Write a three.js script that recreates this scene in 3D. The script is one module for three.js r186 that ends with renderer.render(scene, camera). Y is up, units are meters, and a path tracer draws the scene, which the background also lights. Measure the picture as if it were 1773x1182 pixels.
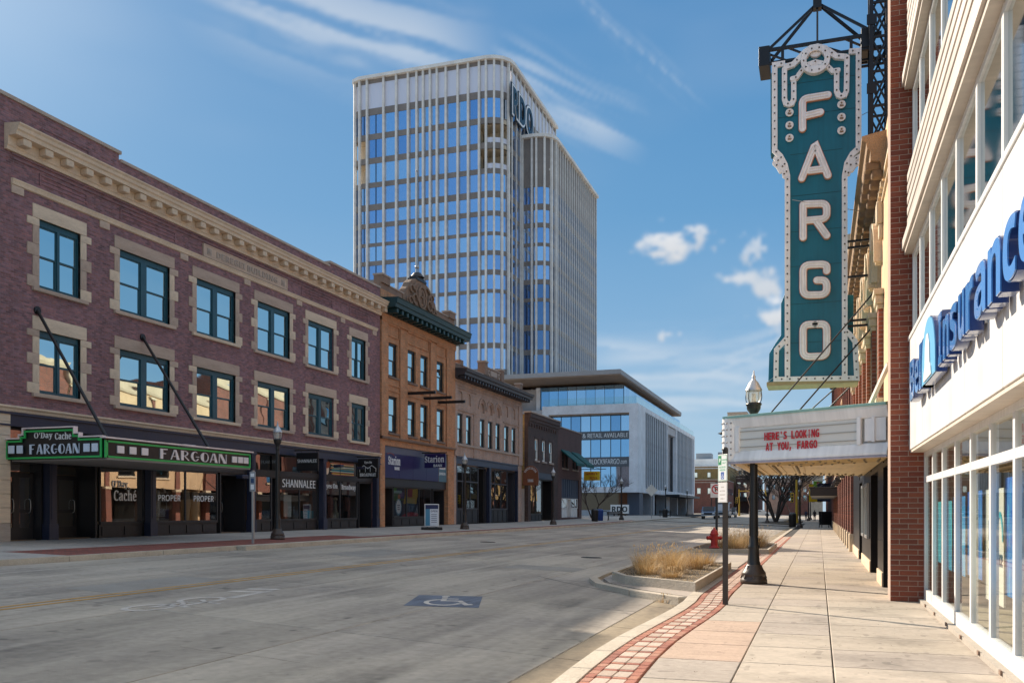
import * as THREE from 'three';
import { mergeGeometries } from 'three/addons/utils/BufferGeometryUtils.js';
import { RoundedBoxGeometry } from 'three/addons/geometries/RoundedBoxGeometry.js';
import { FontLoader } from 'three/addons/loaders/FontLoader.js';
import { TextGeometry } from 'three/addons/geometries/TextGeometry.js';
import { MarchingCubes } from 'three/addons/objects/MarchingCubes.js';

// ---------------------------------------------------------------- camera, sky, sun, exposure
const scene = new THREE.Scene();
const TH = Math.atan2(531.5, 1578), EYE = 1.6;
const camera = new THREE.PerspectiveCamera(2 * Math.atan(591 / 1578) * 180 / Math.PI, 1773 / 1182, 0.1, 4000);
camera.position.set(0, EYE, 0);
camera.rotation.y = TH;
camera.setViewOffset(1773, 1182, 0, -293, 1773, 1182);   // architectural shift lens: verticals stay upright
camera.updateProjectionMatrix();

const renderer = new THREE.WebGLRenderer({ antialias: true });
renderer.toneMapping = THREE.LinearToneMapping;
renderer.toneMappingExposure = 1.9;
renderer.shadowMap.enabled = true;

const SUN = new THREE.Vector3(-0.82 * Math.cos(0.515), Math.sin(0.515), -0.572 * Math.cos(0.515)).normalize();
const sun = new THREE.DirectionalLight(new THREE.Color().setRGB(1, 0.88, 0.73), 4.3);
sun.position.copy(SUN).multiplyScalar(300).add(new THREE.Vector3(-10, 0, -60));
sun.target.position.set(-10, 0, -60);
sun.castShadow = true;
Object.assign(sun.shadow.camera, { left: -160, right: 160, top: 160, bottom: -160, near: 1, far: 700 });
sun.shadow.mapSize.set(4096, 4096);
scene.add(sun, sun.target);

// noise
const fr = (x) => x - Math.floor(x);
const h3 = (x, y, z) => fr(Math.sin(x * 127.1 + y * 311.7 + z * 74.7) * 43758.5453);
const sm = (t) => t * t * (3 - 2 * t), mix = (a, b, t) => a + (b - a) * t, cl = (v, a = 0, b = 1) => Math.min(b, Math.max(a, v));
const sstep = (a, b, v) => sm(cl((v - a) / (b - a)));
function n3(x, y, z) {
  const i = Math.floor(x), j = Math.floor(y), k = Math.floor(z), u = sm(x - i), v = sm(y - j), w = sm(z - k);
  const L = (a, b, c) => h3(i + a, j + b, k + c);
  return mix(mix(mix(L(0, 0, 0), L(1, 0, 0), u), mix(L(0, 1, 0), L(1, 1, 0), u), v), mix(mix(L(0, 0, 1), L(1, 0, 1), u), mix(L(0, 1, 1), L(1, 1, 1), u), v), w);
}
function f3(x, y, z, o = 4) { let s = 0, a = 0.5; for (let i = 0; i < o; i++) { s += a * n3(x, y, z); x = x * 2.03 + 11.3; y = y * 2.03 + 5.1; z = z * 2.03 + 7.7; a *= 0.5; } return s / (1 - 2 * a); }
// tileable value noise in 2-D, periods px and py
function n2(x, y, px, py, s = 0) {
  const i = Math.floor(x), j = Math.floor(y), u = sm(x - i), v = sm(y - j), m = (a, n) => ((a % n) + n) % n;
  const L = (a, b) => h3(m(i + a, px), m(j + b, py), s);
  return mix(mix(L(0, 0), L(1, 0), u), mix(L(0, 1), L(1, 1), u), v);
}
function f2(u, v, fx, fy, o = 4, s = 0) { let t = 0, a = 0.5; for (let i = 0; i < o; i++) { t += a * n2(u * fx, v * fy, fx, fy, s + i * 17); fx *= 2; fy *= 2; a *= 0.5; } return t / (1 - 2 * a); }

// from a place in the survey picture (1773 x 1182) to points on real planes
function ray(px, py) { const X = (px - 886.5) / 1578, s = Math.sin(TH), c = Math.cos(TH); return [-s + X * c, (884 - py) / 1578, -(c + X * s)]; }
function hitX(px, py, x) { const d = ray(px, py), t = x / d[0]; return [-t * d[2], EYE + t * d[1]]; }   // [distance along the street, height]
function hitZ(px, py, z) { const d = ray(px, py), t = z / d[2]; return [t * d[0], EYE + t * d[1]]; }    // [x, height]
const UX = (px, x = -25) => hitX(px, 884, x)[0];

{ // the sky: clear blue air, thin cirrus, a few small cumulus, and unseen cirrus overhead added as fill light
  const W = 2048, H = 1024, data = new Float32Array(W * H * 4), E = 1.9;
  const stops = [[0, .50, .64, .76], [4, .40, .585, .745], [10, .24, .45, .69], [18, .135, .345, .615], [29, .082, .265, .54], [50, .10, .28, .54], [90, .09, .25, .50]];
  const dirOf = (px, py) => new THREE.Vector3(...ray(px, py)).normalize();
  // direction, angular half width and half height in radians, seed
  const cumuli = [[1168, 428, .037, .020, 3, .95], [1210, 408, .018, .014, 5, .8], [1316, 478, .030, .026, 9, .8], [1302, 432, .014, .014, 15, .6], [1345, 548, .024, .018, 12, .9], [1156, 580, .014, .006, 7, .7]].map(([px, py, a, b, s, k]) => {
    const d = dirOf(px, py); return { az: Math.atan2(d.x, -d.z), el: Math.asin(d.y), a, b, s, k };
  });
  // cirrus streaks: two ends, half width, strength
  const streaks = [[395, -30, 800, 95, .040, .66, 1], [560, 10, 730, 75, .03, .5, 11], [1000, -10, 1195, 165, .010, .36, 2], [870, 120, 1085, 228, .026, .6, 3], [1060, 640, 1330, 640, .028, .6, 5], [1030, 598, 1170, 612, .010, .5, 6], [1180, 665, 1420, 590, .03, .55, 7], [1040, 690, 1340, 700, .03, .5, 8]].map(([x0, y0, x1, y1, w, k, s]) => {
    const p = dirOf(x0, y0), q = dirOf(x1, y1), A = (d) => [Math.atan2(d.x, -d.z), Math.asin(d.y)];
    return { p: A(p), q: A(q), w, k, s };
  });
  for (let j = 0; j < H; j++) {
    const el = ((j + .5) / H - .5) * Math.PI, deg = Math.max(0, el * 180 / Math.PI);
    let k = 0; while (k < stops.length - 2 && deg > stops[k + 1][0]) k++;
    const t = cl((deg - stops[k][0]) / (stops[k + 1][0] - stops[k][0]));
    for (let i = 0; i < W; i++) {
      const ph = ((i + .5) / W - .5) * 2 * Math.PI, x = Math.cos(el) * Math.cos(ph), y = Math.sin(el), z = Math.cos(el) * Math.sin(ph);
      const c = [1, 2, 3].map((q) => mix(stops[k][q], stops[k + 1][q], t));
      const m = x * SUN.x + y * SUN.y + z * SUN.z, glow = Math.pow(Math.max(0, m), 6) * .09 + Math.pow(Math.max(0, m), 60) * .3;
      c[0] += glow * 1; c[1] += glow * .95; c[2] += glow * .8;
      if (deg > 0) {
        const az = Math.atan2(x, -z), haze = f3(x * 3 + 5, y * 9, z * 3, 4);
        let cov = .10 * sstep(.45, .8, haze);
        const high = sstep(29, 44, deg); if (high > 0) cov = Math.max(cov, high * cl(.34 + 1.5 * (f3(x * 2.6 + 9, y * 2.6, z * 2.6 + f3(x * 4, y * 4, z * 4, 3) * 1.6, 5) - .42)));  // unseen cirrus overhead and behind the camera, added to fill the shade
        for (const q of streaks) {
          const dx = q.q[0] - q.p[0], dy = q.q[1] - q.p[1], L = Math.hypot(dx, dy), s = ((az - q.p[0]) * dx + (el - q.p[1]) * dy) / L / L, off = ((az - q.p[0]) * -dy + (el - q.p[1]) * dx) / L;
          if (s < -.35 || s > 1.35 || Math.abs(off) > q.w * 2.4) continue;
          const along = s * L * 7, ac = off / q.w, f = f3(along * .8 + q.s * 7, ac * 3.6 + f3(along * 1.4, ac * 2, q.s, 3) * 2.6, q.s, 6);
          const env = Math.exp(-ac * ac * .9) * sstep(-.3, .2, s) * (1 - sstep(.75, 1.25, s));
          cov = Math.max(cov, q.k * env * cl(sstep(.33, .72, f) * 1.15 + .05));
        }
        let cum = 0, lit = 1;
        for (const q of cumuli) {
          const a = (az - q.az) * Math.cos(el) / q.a, b = (el - q.el) / q.b, r = Math.hypot(a, b);
          if (r > 2) continue;
          const f = f3(a * 2.2 + q.s * 3, b * 2 + q.s, q.s, 6), d = sstep(.02, .55, (f - .5) * 2.1 + .62 - r * .72) * q.k;
          if (d > cum) { cum = d; lit = .78 + .2 * cl(b * .5 + .5) + .12 * (f - .5); }
        }
        for (let q = 0; q < 3; q++) { c[q] = mix(c[q], mix([.78, .82, .86][q], [1.2, 1.15, 1.08][q], sstep(29, 40, deg)), cov * .78); c[q] = mix(c[q], [.84, .86, .89][q] * lit, cum); }  // the added cirrus above the view is brighter, for more fill
      }
      const o = (j * W + i) * 4;
      data[o] = c[0] / E; data[o + 1] = c[1] / E; data[o + 2] = c[2] / E; data[o + 3] = 1;
    }
  }
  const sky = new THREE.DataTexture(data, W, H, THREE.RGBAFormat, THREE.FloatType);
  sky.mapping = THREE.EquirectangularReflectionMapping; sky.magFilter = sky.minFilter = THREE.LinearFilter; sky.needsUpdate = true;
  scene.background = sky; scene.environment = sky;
}

// ---------------------------------------------------------------- helpers
let seed = 20240607;
const R = () => { seed = (seed + 0x6d2b79f5) | 0; let t = Math.imul(seed ^ (seed >>> 15), 1 | seed); t = (t + Math.imul(t ^ (t >>> 7), 61 | t)) ^ t; return ((t ^ (t >>> 14)) >>> 0) / 4294967296; };
const rr = (a, b) => a + (b - a) * R(), pick = (a) => a[Math.floor(R() * a.length)];
const col = (r, g, b) => new THREE.Color().setRGB(r, g, b);
const RAD = Math.PI / 180;

const taken = new Map();
function numbered(name) { const n = taken.get(name) ?? 0; taken.set(name, n + 1); return n ? `${name}_${String(n).padStart(3, '0')}` : name; }
function tag(o, label, category, group) { if (label) o.userData.label = label; if (category) o.userData.category = category; if (group) o.userData.group = group; return o; }
function thing(name, label, category, [x, y, z] = [0, 0, 0], turn = 0, group) {
  const o = new THREE.Group(); o.name = numbered(name); scene.add(o); o.position.set(x, y, z); o.rotation.y = turn; return tag(o, label, category, group);
}
function sub(parent, name, x = 0, y = 0, z = 0) { const o = new THREE.Group(); o.name = name; o.position.set(x, y, z); parent.add(o); return o; }
const flat = (g) => (g.index ? g.toNonIndexed() : g);
function mg(list) {
  if (!Array.isArray(list)) return list;
  if (list.length === 1) return list[0];
  return mergeGeometries(list.map((g) => { const q = flat(g); for (const k of Object.keys(q.attributes)) if (!['position', 'normal', 'uv'].includes(k)) q.deleteAttribute(k); return q; }));
}
function part(parent, name, geo, mat, x = 0, y = 0, z = 0) {
  const m = new THREE.Mesh(mg(geo), mat); m.name = name; m.castShadow = m.receiveShadow = true; m.position.set(x, y, z); parent.add(m); return m;
}
function struct(name, geo, mat) { const m = part(scene, numbered(name), geo, mat); m.userData.kind = 'structure'; return m; }
function copyOf(o, label, [x, y, z], turn = 0, group) {
  const c = o.clone(); c.name = numbered(o.name.replace(/_\d{3}$/, '')); c.userData = { ...o.userData, label }; if (group) c.userData.group = group;
  scene.add(c); c.position.set(x, y, z); c.rotation.y = turn; return c;
}
// uv in metres from the place and the facing of each face
function metric(g) {
  g = flat(g); const p = g.attributes.position, n = g.attributes.normal, uv = new Float32Array(p.count * 2);
  for (let i = 0; i < p.count; i++) {
    const ax = Math.abs(n.getX(i)), ay = Math.abs(n.getY(i)), az = Math.abs(n.getZ(i));
    if (ay > ax && ay > az) { uv[2 * i] = p.getX(i); uv[2 * i + 1] = p.getZ(i); } else if (ax > az) { uv[2 * i] = p.getZ(i); uv[2 * i + 1] = p.getY(i); } else { uv[2 * i] = p.getX(i); uv[2 * i + 1] = p.getY(i); }
  }
  g.setAttribute('uv', new THREE.BufferAttribute(uv, 2)); return g;
}
const bx = (x0, x1, y0, y1, z0, z1) => metric(new THREE.BoxGeometry(Math.abs(x1 - x0), Math.abs(y1 - y0), Math.abs(z1 - z0)).translate((x0 + x1) / 2, (y0 + y1) / 2, (z0 + z1) / 2));
const rb = (x0, x1, y0, y1, z0, z1, r = .01, s = 2) => flat(new RoundedBoxGeometry(Math.abs(x1 - x0), Math.abs(y1 - y0), Math.abs(z1 - z0), s, Math.min(r, Math.abs(x1 - x0) / 2.01, Math.abs(y1 - y0) / 2.01, Math.abs(z1 - z0) / 2.01)).translate((x0 + x1) / 2, (y0 + y1) / 2, (z0 + z1) / 2));
const cyl = (r0, r1, h, x = 0, y = 0, z = 0, n = 12) => new THREE.CylinderGeometry(r1, r0, h, n).translate(x, y + h / 2, z);   // r0 below, r1 above, y = foot
const sph = (r, x, y, z, n = 10) => new THREE.SphereGeometry(r, n, Math.max(6, n * .7 | 0)).translate(x, y, z);
function rod(a, b, r, n = 6, r2 = r) {
  const A = new THREE.Vector3(...a), B = new THREE.Vector3(...b), d = B.clone().sub(A), g = new THREE.CylinderGeometry(r2, r, d.length(), n);
  return g.applyQuaternion(new THREE.Quaternion().setFromUnitVectors(new THREE.Vector3(0, 1, 0), d.normalize())).translate((A.x + B.x) / 2, (A.y + B.y) / 2, (A.z + B.z) / 2);
}
function bar(a, b, w, h = w) {   // a square bar from a to b
  const A = new THREE.Vector3(...a), B = new THREE.Vector3(...b), d = B.clone().sub(A), g = new THREE.BoxGeometry(w, h, d.length());
  const m = new THREE.Matrix4().lookAt(A, B, new THREE.Vector3(0, 1, 0)); return metric(g.applyMatrix4(m).translate((A.x + B.x) / 2, (A.y + B.y) / 2, (A.z + B.z) / 2));
}
const lathe = (pts, n = 20) => new THREE.LatheGeometry(pts.map(([r, y]) => new THREE.Vector2(r, y)), n);
const tube = (pts, r, n = 24, k = 6) => new THREE.TubeGeometry(new THREE.CatmullRomCurve3(pts.map((p) => new THREE.Vector3(...p))), n, r, k);
const polyShape = (pts) => { const s = new THREE.Shape(); pts.forEach(([x, y], i) => (i ? s.lineTo(x, y) : s.moveTo(x, y))); s.closePath(); return s; };
function ext(shape, depth, z0 = 0, bevel = 0) {
  return metric(new THREE.ExtrudeGeometry(shape, { depth: depth - 2 * bevel, bevelEnabled: bevel > 0, bevelSize: bevel, bevelThickness: bevel, bevelOffset: -bevel, bevelSegments: 2, curveSegments: 16, steps: 1 }).translate(0, 0, z0 + bevel));
}
// wall in the x-y plane with openings [x0,x1,y0,y1,arched]
function wallGeo(x0, x1, y0, y1, holes, z0, z1) {
  const s = polyShape([[x0, y0], [x1, y0], [x1, y1], [x0, y1]]);
  for (const [a, b, c, d, arch] of holes) {
    const p = new THREE.Path(); p.moveTo(a, c); p.lineTo(b, c);
    if (arch) { const r = (b - a) / 2; p.lineTo(b, d - r); p.absarc((a + b) / 2, d - r, r, 0, Math.PI, false); } else { p.lineTo(b, d); p.lineTo(a, d); }
    p.closePath(); s.holes.push(p);
  }
  return ext(s, z1 - z0, z0);
}
// a moulding of profile [(out, height)] running along x from a to b
function run(profile, a, b) {
  const g = new THREE.ExtrudeGeometry(polyShape(profile.map(([w, y]) => [-w, y])), { depth: b - a, bevelEnabled: false });
  return metric(g.rotateY(Math.PI / 2).translate(a, 0, 0));
}
// ribbon of width w along points in the x-y plane, as a shape (open ones with rounded ends)
function ribbon(pts, w, closed = false, round = true) {
  const n = pts.length, L = [], Q = [], h = w / 2;
  for (let i = 0; i < n; i++) {
    const a = pts[closed ? (i - 1 + n) % n : Math.max(0, i - 1)], b = pts[i], c = pts[closed ? (i + 1) % n : Math.min(n - 1, i + 1)];
    let d1 = [b[0] - a[0], b[1] - a[1]], d2 = [c[0] - b[0], c[1] - b[1]];
    if (!closed && i === 0) d1 = d2; if (!closed && i === n - 1) d2 = d1;
    const l1 = Math.hypot(...d1) || 1, l2 = Math.hypot(...d2) || 1, n1 = [-d1[1] / l1, d1[0] / l1], nn2 = [-d2[1] / l2, d2[0] / l2];
    const m = [n1[0] + nn2[0], n1[1] + nn2[1]], ml = Math.hypot(...m) || 1, k = h / Math.max(.35, (m[0] * n1[0] + m[1] * n1[1]) / ml);
    L.push([b[0] + m[0] / ml * k, b[1] + m[1] / ml * k]); Q.push([b[0] - m[0] / ml * k, b[1] - m[1] / ml * k]);
  }
  if (closed) { const area = (P) => Math.abs(P.reduce((s, p, i) => { const q = P[(i + 1) % n]; return s + p[0] * q[1] - q[0] * p[1]; }, 0)); const [o, i] = area(L) > area(Q) ? [L, Q] : [Q, L]; const s = polyShape(o); s.holes.push(new THREE.Path(i.map((p) => new THREE.Vector2(...p)))); return s; }
  const cap = (p, from) => { if (!round) return []; const out = []; for (let k = 1; k < 8; k++) { const t = from - k / 8 * Math.PI; out.push([p[0] + h * Math.cos(t), p[1] + h * Math.sin(t)]); } return out; };
  const e = pts[n - 1], s0 = pts[0];
  const ang = (p, q) => Math.atan2(q[1] - p[1], q[0] - p[0]);
  return polyShape([...L, ...cap(e, ang(pts[n - 2], e) + Math.PI / 2), ...Q.reverse(), ...cap(s0, ang(s0, pts[1]) - Math.PI / 2)]);
}
function arcPts(cx, cy, r, a0, a1, n = 12, ry = r) { const o = []; for (let i = 0; i <= n; i++) { const t = (a0 + (a1 - a0) * i / n) * RAD; o.push([cx + r * Math.cos(t), cy + ry * Math.sin(t)]); } return o; }

const sans = await new FontLoader().loadAsync('fonts/droid/droid_sans_bold.typeface.json');
const sansR = await new FontLoader().loadAsync('fonts/droid/droid_sans_regular.typeface.json');
const serif = await new FontLoader().loadAsync('fonts/droid/droid_serif_bold.typeface.json');
function text(str, font, h, depth, bevel = 0) { const g = new TextGeometry(str, { font, size: h, depth, curveSegments: 5, bevelEnabled: bevel > 0, bevelSize: bevel, bevelThickness: bevel, bevelSegments: 2 }); g.computeBoundingBox(); return g; }
// text stretched into a box
function textBox(str, font, x0, x1, y0, y1, depth, bevel = 0) {
  const g = text(str, font, 1, depth, 0), b = g.boundingBox; g.translate(-b.min.x, -b.min.y, 0).scale((x1 - x0) / (b.max.x - b.min.x), (y1 - y0) / (b.max.y - b.min.y), 1).translate(x0, y0, 0); return flat(g);
}

// ---------------------------------------------------------------- textures
function tex(w, h, fn, srgb = true) {
  const d = new Uint8Array(w * h * 4);
  for (let j = 0; j < h; j++) for (let i = 0; i < w; i++) { const c = fn((i + .5) / w, (j + .5) / h, i, j), o = (j * w + i) * 4; for (let k = 0; k < 3; k++) d[o + k] = cl(typeof c === 'number' ? c : c[k]) * 255; d[o + 3] = 255; }
  const t = new THREE.DataTexture(d, w, h); t.wrapS = t.wrapT = THREE.RepeatWrapping; t.magFilter = THREE.LinearFilter; t.minFilter = THREE.LinearMipmapLinearFilter; t.generateMipmaps = true;
  if (srgb) t.colorSpace = THREE.SRGBColorSpace; t.needsUpdate = true; return t;
}
const rep = (t, sx, sy = sx) => { const c = t.clone(); c.repeat.set(1 / sx, 1 / sy); c.needsUpdate = true; return c; };
const std = (color, roughness = .8, more = {}) => new THREE.MeshStandardMaterial({ color: Array.isArray(color) ? col(...color) : color, roughness, ...more });
const s2l = (c) => (c <= .04045 ? c / 12.92 : Math.pow((c + .055) / 1.055, 2.4)), l2s = (c) => (c <= .0031308 ? c * 12.92 : 1.055 * Math.pow(c, 1 / 2.4) - .055);
const S = (r, g, b) => [l2s(r), l2s(g), l2s(b)];
// running bond: colours given as linear albedo
function brickwork(nx, ny, bl, bh, base, spread, mortar, sd, px = 512) {
  const W = px, H = px, jx = .010 / bl, jy = .010 / bh;
  const at = (u, v) => { const y = v * ny, j = Math.floor(y), x = u * nx + (j % 2 ? .5 : 0), i = Math.floor(x) % nx; return [fr(x), fr(y), i, j]; };
  const map = tex(W, H, (u, v) => {
    const [a, b, i, j] = at(u, v), m = Math.min(a / jx, (1 - a) / jx, b / jy, (1 - b) / jy), k = sstep(.45, 1.1, m);
    const q = h3(i, j, sd), q2 = h3(i, j, sd + 5), n = f2(u, v, 48, 48, 3, sd) - .5, big = f2(u, v, 4, 3, 4, sd + 40) - .5 + .5 * (f2(u, v, 30, 2, 3, sd + 60) - .5);
    const c = base.map((x, t) => cl(x * (1 + (q - .5) * spread + n * .35 + big * .55) * (1 + (q2 - .5) * [.22, .0, -.2][t])));
    return S(...c.map((x, t) => mix(mortar[t] * (1 + n * .3), x, k)));
  });
  const bump = tex(W, H, (u, v) => { const [a, b, i, j] = at(u, v); return .25 + .5 * sstep(.3, 1.2, Math.min(a / jx, (1 - a) / jx, b / jy, (1 - b) / jy)) + .16 * h3(i, j, sd) + .1 * (f2(u, v, 64, 64, 2, sd) - .5); }, false);
  return std(0xffffff, .86, { map: rep(map, nx * bl, ny * bh), bumpMap: rep(bump, nx * bl, ny * bh), bumpScale: .012 });
}
// mottled surface: colour varies round 1, tinted by the material
const mottle = tex(512, 512, (u, v) => { const a = f2(u, v, 4, 4, 6, 3), b = f2(u, v, 60, 60, 2, 8), c = .80 + .30 * (a - .5) + .16 * (b - .5); return S(c, c * (.985 + .03 * a), c * (.97 + .05 * a)); });
const grain = tex(512, 512, (u, v) => f2(u, v, 40, 40, 4, 21), false);
const stoneMat = (c, size = 2.4, rough = .85, bs = .006) => std(c.map((x) => x * 1.25), rough, { map: rep(mottle, size), bumpMap: rep(grain, size * .6), bumpScale: bs });
// grime that runs down a wall: streaks along y
const streak = tex(512, 512, (u, v) => { const a = f2(u, v, 40, 3, 4, 31), b = f2(u, v, 6, 6, 4, 33), c = .86 + .22 * (a - .5) + .22 * (b - .5); return S(c, c * .99, c * .975); });
const paintMat = (c, rough = .5, size = 3, more = {}) => std(c.map((x) => x * 1.22), rough, { map: rep(streak, size), ...more });
const wave = tex(256, 256, (u, v) => f2(u, v, 3, 3, 2, 77), false);

const M = {
  purple: brickwork(24, 72, .205, .068, [.255, .118, .125], .6, [.22, .165, .16], 11, 1536),
  orange: brickwork(10, 36, .24, .068, [.58, .285, .145], .26, [.36, .17, .075], 23),
  tan: brickwork(8, 44, .305, .055, [.50, .36, .285], .2, [.28, .19, .14], 31),
  dark: brickwork(12, 36, .205, .068, [.085, .050, .042], .5, [.085, .07, .062], 41),
  brown: brickwork(12, 36, .205, .068, [.12, .055, .045], .45, [.10, .075, .065], 43),
  yellow: brickwork(12, 36, .205, .068, [.36, .23, .07], .6, [.26, .2, .12], 47),
  red: brickwork(10, 24, .24, .092, [.30, .085, .045], .35, [.33, .24, .2], 53),
  redfar: brickwork(12, 36, .205, .068, [.24, .075, .05], .4, [.2, .13, .1], 59),
  paver: brickwork(10, 20, .21, .105, [.25, .07, .048], .5, [.14, .085, .07], 61),
  lime: stoneMat([.56, .42, .32], 2.2),
  limeLight: stoneMat([.70, .55, .40], 2.0),
  limeGrey: stoneMat([.42, .34, .28], 2.0),
  brownstone: stoneMat([.27, .18, .13], 1.2, .85, .02),
  peach: stoneMat([.68, .46, .27], 3.2, .9),
  cream: stoneMat([.70, .55, .38], 1.6, .85),
  concrete: stoneMat([.40, .355, .30], 2.5, .9, .006),
  teal: paintMat([.018, .075, .10], .45),
  navy: paintMat([.022, .026, .052], .45),
  charcoal: paintMat([.022, .020, .022], .5),
  black: paintMat([.010, .009, .010], .4),
  darkgreen: paintMat([.010, .040, .042], .5),
  slate: paintMat([.045, .042, .05], .5),
  white: paintMat([.78, .77, .74], .45),
  offwhite: paintMat([.72, .68, .6], .5),
  steel: std([.42, .42, .42], .35, { metalness: .8 }),
  alu: paintMat([.72, .71, .69], .35),
  room: std([.016, .013, .011], .95),  // near black: the shade of unlit rooms is put into this colour
  roomWarm: std([.20, .135, .085], .95),
  roof: stoneMat([.10, .095, .09], 3),
  // glass: a thin coated pane; what is behind it shows through
  pane: new THREE.MeshPhysicalMaterial({ color: col(.56, .70, .72), roughness: .015, metalness: 1, bumpMap: rep(wave, 2.7), bumpScale: .005 }),
  upperPane: new THREE.MeshPhysicalMaterial({ color: col(.60, .66, .66), roughness: .05, metalness: 1, bumpMap: rep(wave, 2.7), bumpScale: .004 }),
  paneDark: new THREE.MeshPhysicalMaterial({ color: col(.40, .50, .48), roughness: .015, transmission: 1, thickness: 0, ior: 3.4, bumpMap: rep(wave, 2.7), bumpScale: .005 }),
  shopPane: new THREE.MeshPhysicalMaterial({ color: col(.75, .78, .76), roughness: .01, transmission: 1, thickness: 0, ior: 3.6, bumpMap: rep(wave, 2.3), bumpScale: .0025 }),
  clearPane: new THREE.MeshPhysicalMaterial({ color: col(.90, .93, .90), roughness: .01, transmission: 1, thickness: 0, ior: 1.5 }),
  blind: std([.56, .50, .40], .8),
  gold: std([.5, .34, .12], .4, { metalness: .7 }),
  redpaint: paintMat([.42, .022, .02], .4),
};
const canvasTex = (w, h, draw) => { const c = document.createElement('canvas'); c.width = w; c.height = h; const x = c.getContext('2d'); draw(x, w, h); const t = new THREE.CanvasTexture(c); t.colorSpace = THREE.SRGBColorSpace; t.magFilter = THREE.LinearFilter; return t; };
const print = (w, h, draw, rough = .5, more = {}) => std(0xffffff, rough, { map: canvasTex(w, h, draw), ...more });
const face = (x0, x1, y0, y1, z) => new THREE.PlaneGeometry(x1 - x0, y1 - y0).translate((x0 + x1) / 2, (y0 + y1) / 2, z);
// ---------------------------------------------------------------- ground, road, pavements
const rise = (x, z) => .25 * sstep(70, 130, -z) * cl(-x / 20, 0, 1.3);
const yR = (x, z) => mix(-.14, .28, cl((-2.35 - x) / 16.15, -.2, 1.4)) + rise(x, z);        // carriageway, tilted up to the far side
const yL = (x, z) => .42 + cl((-18.5 - x) / 6.5, 0, 1.2) * .18 + rise(x, z);                // far pavement
const y0 = () => 0;                                                                          // near pavement
const wob = (z) => .085 * Math.sin((z + 8) * .62) * sstep(-4, -7, z) * sstep(-18.5, -16, z);

const roadTex = tex(1024, 1024, (u, v) => {   // 8 m square, traffic along v
  const a = f2(u, v, 3, 3, 6, 101), b = f2(u, v, 26, 3, 4, 105), c = f2(u, v, 90, 90, 2, 107), d = f2(u, v, 9, 2, 5, 109);
  const tr = Math.max(...[.14, .36, .62, .84].map((q) => Math.exp(-(((u - q + .02 * (a - .5)) / .045) ** 2)))), e = f2(u, v, 44, 2, 4, 113);
  let k = .86 + .38 * (a - .5) + .34 * (b - .5) + .26 * (e - .5) + .24 * (c - .5) - .26 * sstep(.56, .8, d) - .13 * tr * (.5 + b);
  const dr = f2(u, v, 26, 26, 2, 150); k -= .34 * sstep(.80, .90, dr) * (.4 + .6 * tr);
  const cr = Math.abs(f2(u, v, 4, 4, 4, 120) - .5); k -= .13 * (1 - sstep(.0, .006, cr)) * sstep(.5, .7, f2(u, v, 3, 3, 2, 130));
  const sp = f2(u, v, 120, 120, 1, 140); k -= .2 * sstep(.93, .98, sp);
  return S(k * .62, k * .595, k * (.565 - .05 * (a - .5)));
});
const walkTex = tex(1024, 1024, (u, v) => {
  const a = f2(u, v, 4, 4, 6, 201), b = f2(u, v, 110, 110, 2, 205), d = f2(u, v, 7, 7, 4, 207), e = f2(u, v, 3, 40, 3, 209);
  let k = .87 + .34 * (a - .5) + .20 * (b - .5) + .16 * (e - .5) - .24 * sstep(.58, .85, d) - .20 * sstep(.84, .9, f2(u, v, 46, 46, 1, 260));
  k -= .22 * sstep(.93, .98, f2(u, v, 128, 128, 1, 240));
  return S(k * .80, k * .785, k * .765);
});
const fineBump = tex(512, 512, (u, v) => f2(u, v, 90, 90, 3, 61) * .7 + .3 * f2(u, v, 8, 8, 4, 63), false);
const roadMats = [1, .93, 1.07, .88, 1.02].map((k) => std([.77 * k, .695 * k, .595 * k], .82, { map: rep(roadTex, 8), bumpMap: rep(fineBump, 1.6), bumpScale: .006 }));
const walkMats = [1, .95, 1.05, .9].map((k, i) => std([.62 * k, .535 * k, .44 * k * (i === 3 ? 1.04 : 1)], .85, { map: rep(walkTex, 5.3), bumpMap: rep(fineBump, 1.3), bumpScale: .004 }));
const walkLMats = [1, .93, 1.06].map((k) => std([.62 * k, .57 * k, .51 * k], .85, { map: rep(walkTex, 5.3), bumpMap: rep(fineBump, 1.3), bumpScale: .004 }));
const pinkMat = std([.68, .50, .385], .85, { map: rep(walkTex, 3.1), bumpMap: rep(fineBump, .8), bumpScale: .006 });
const kerbMat = stoneMat([.50, .43, .34], 1.7, .9, .008), gutterMat = std([.56, .46, .32], .85, { map: rep(roadTex, 6), bumpMap: rep(fineBump, 1.6), bumpScale: .006 });
const dirtMat = stoneMat([.13, .10, .07], 1.5, 1, .03), jointMat = std([.05, .045, .04], 1);

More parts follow.
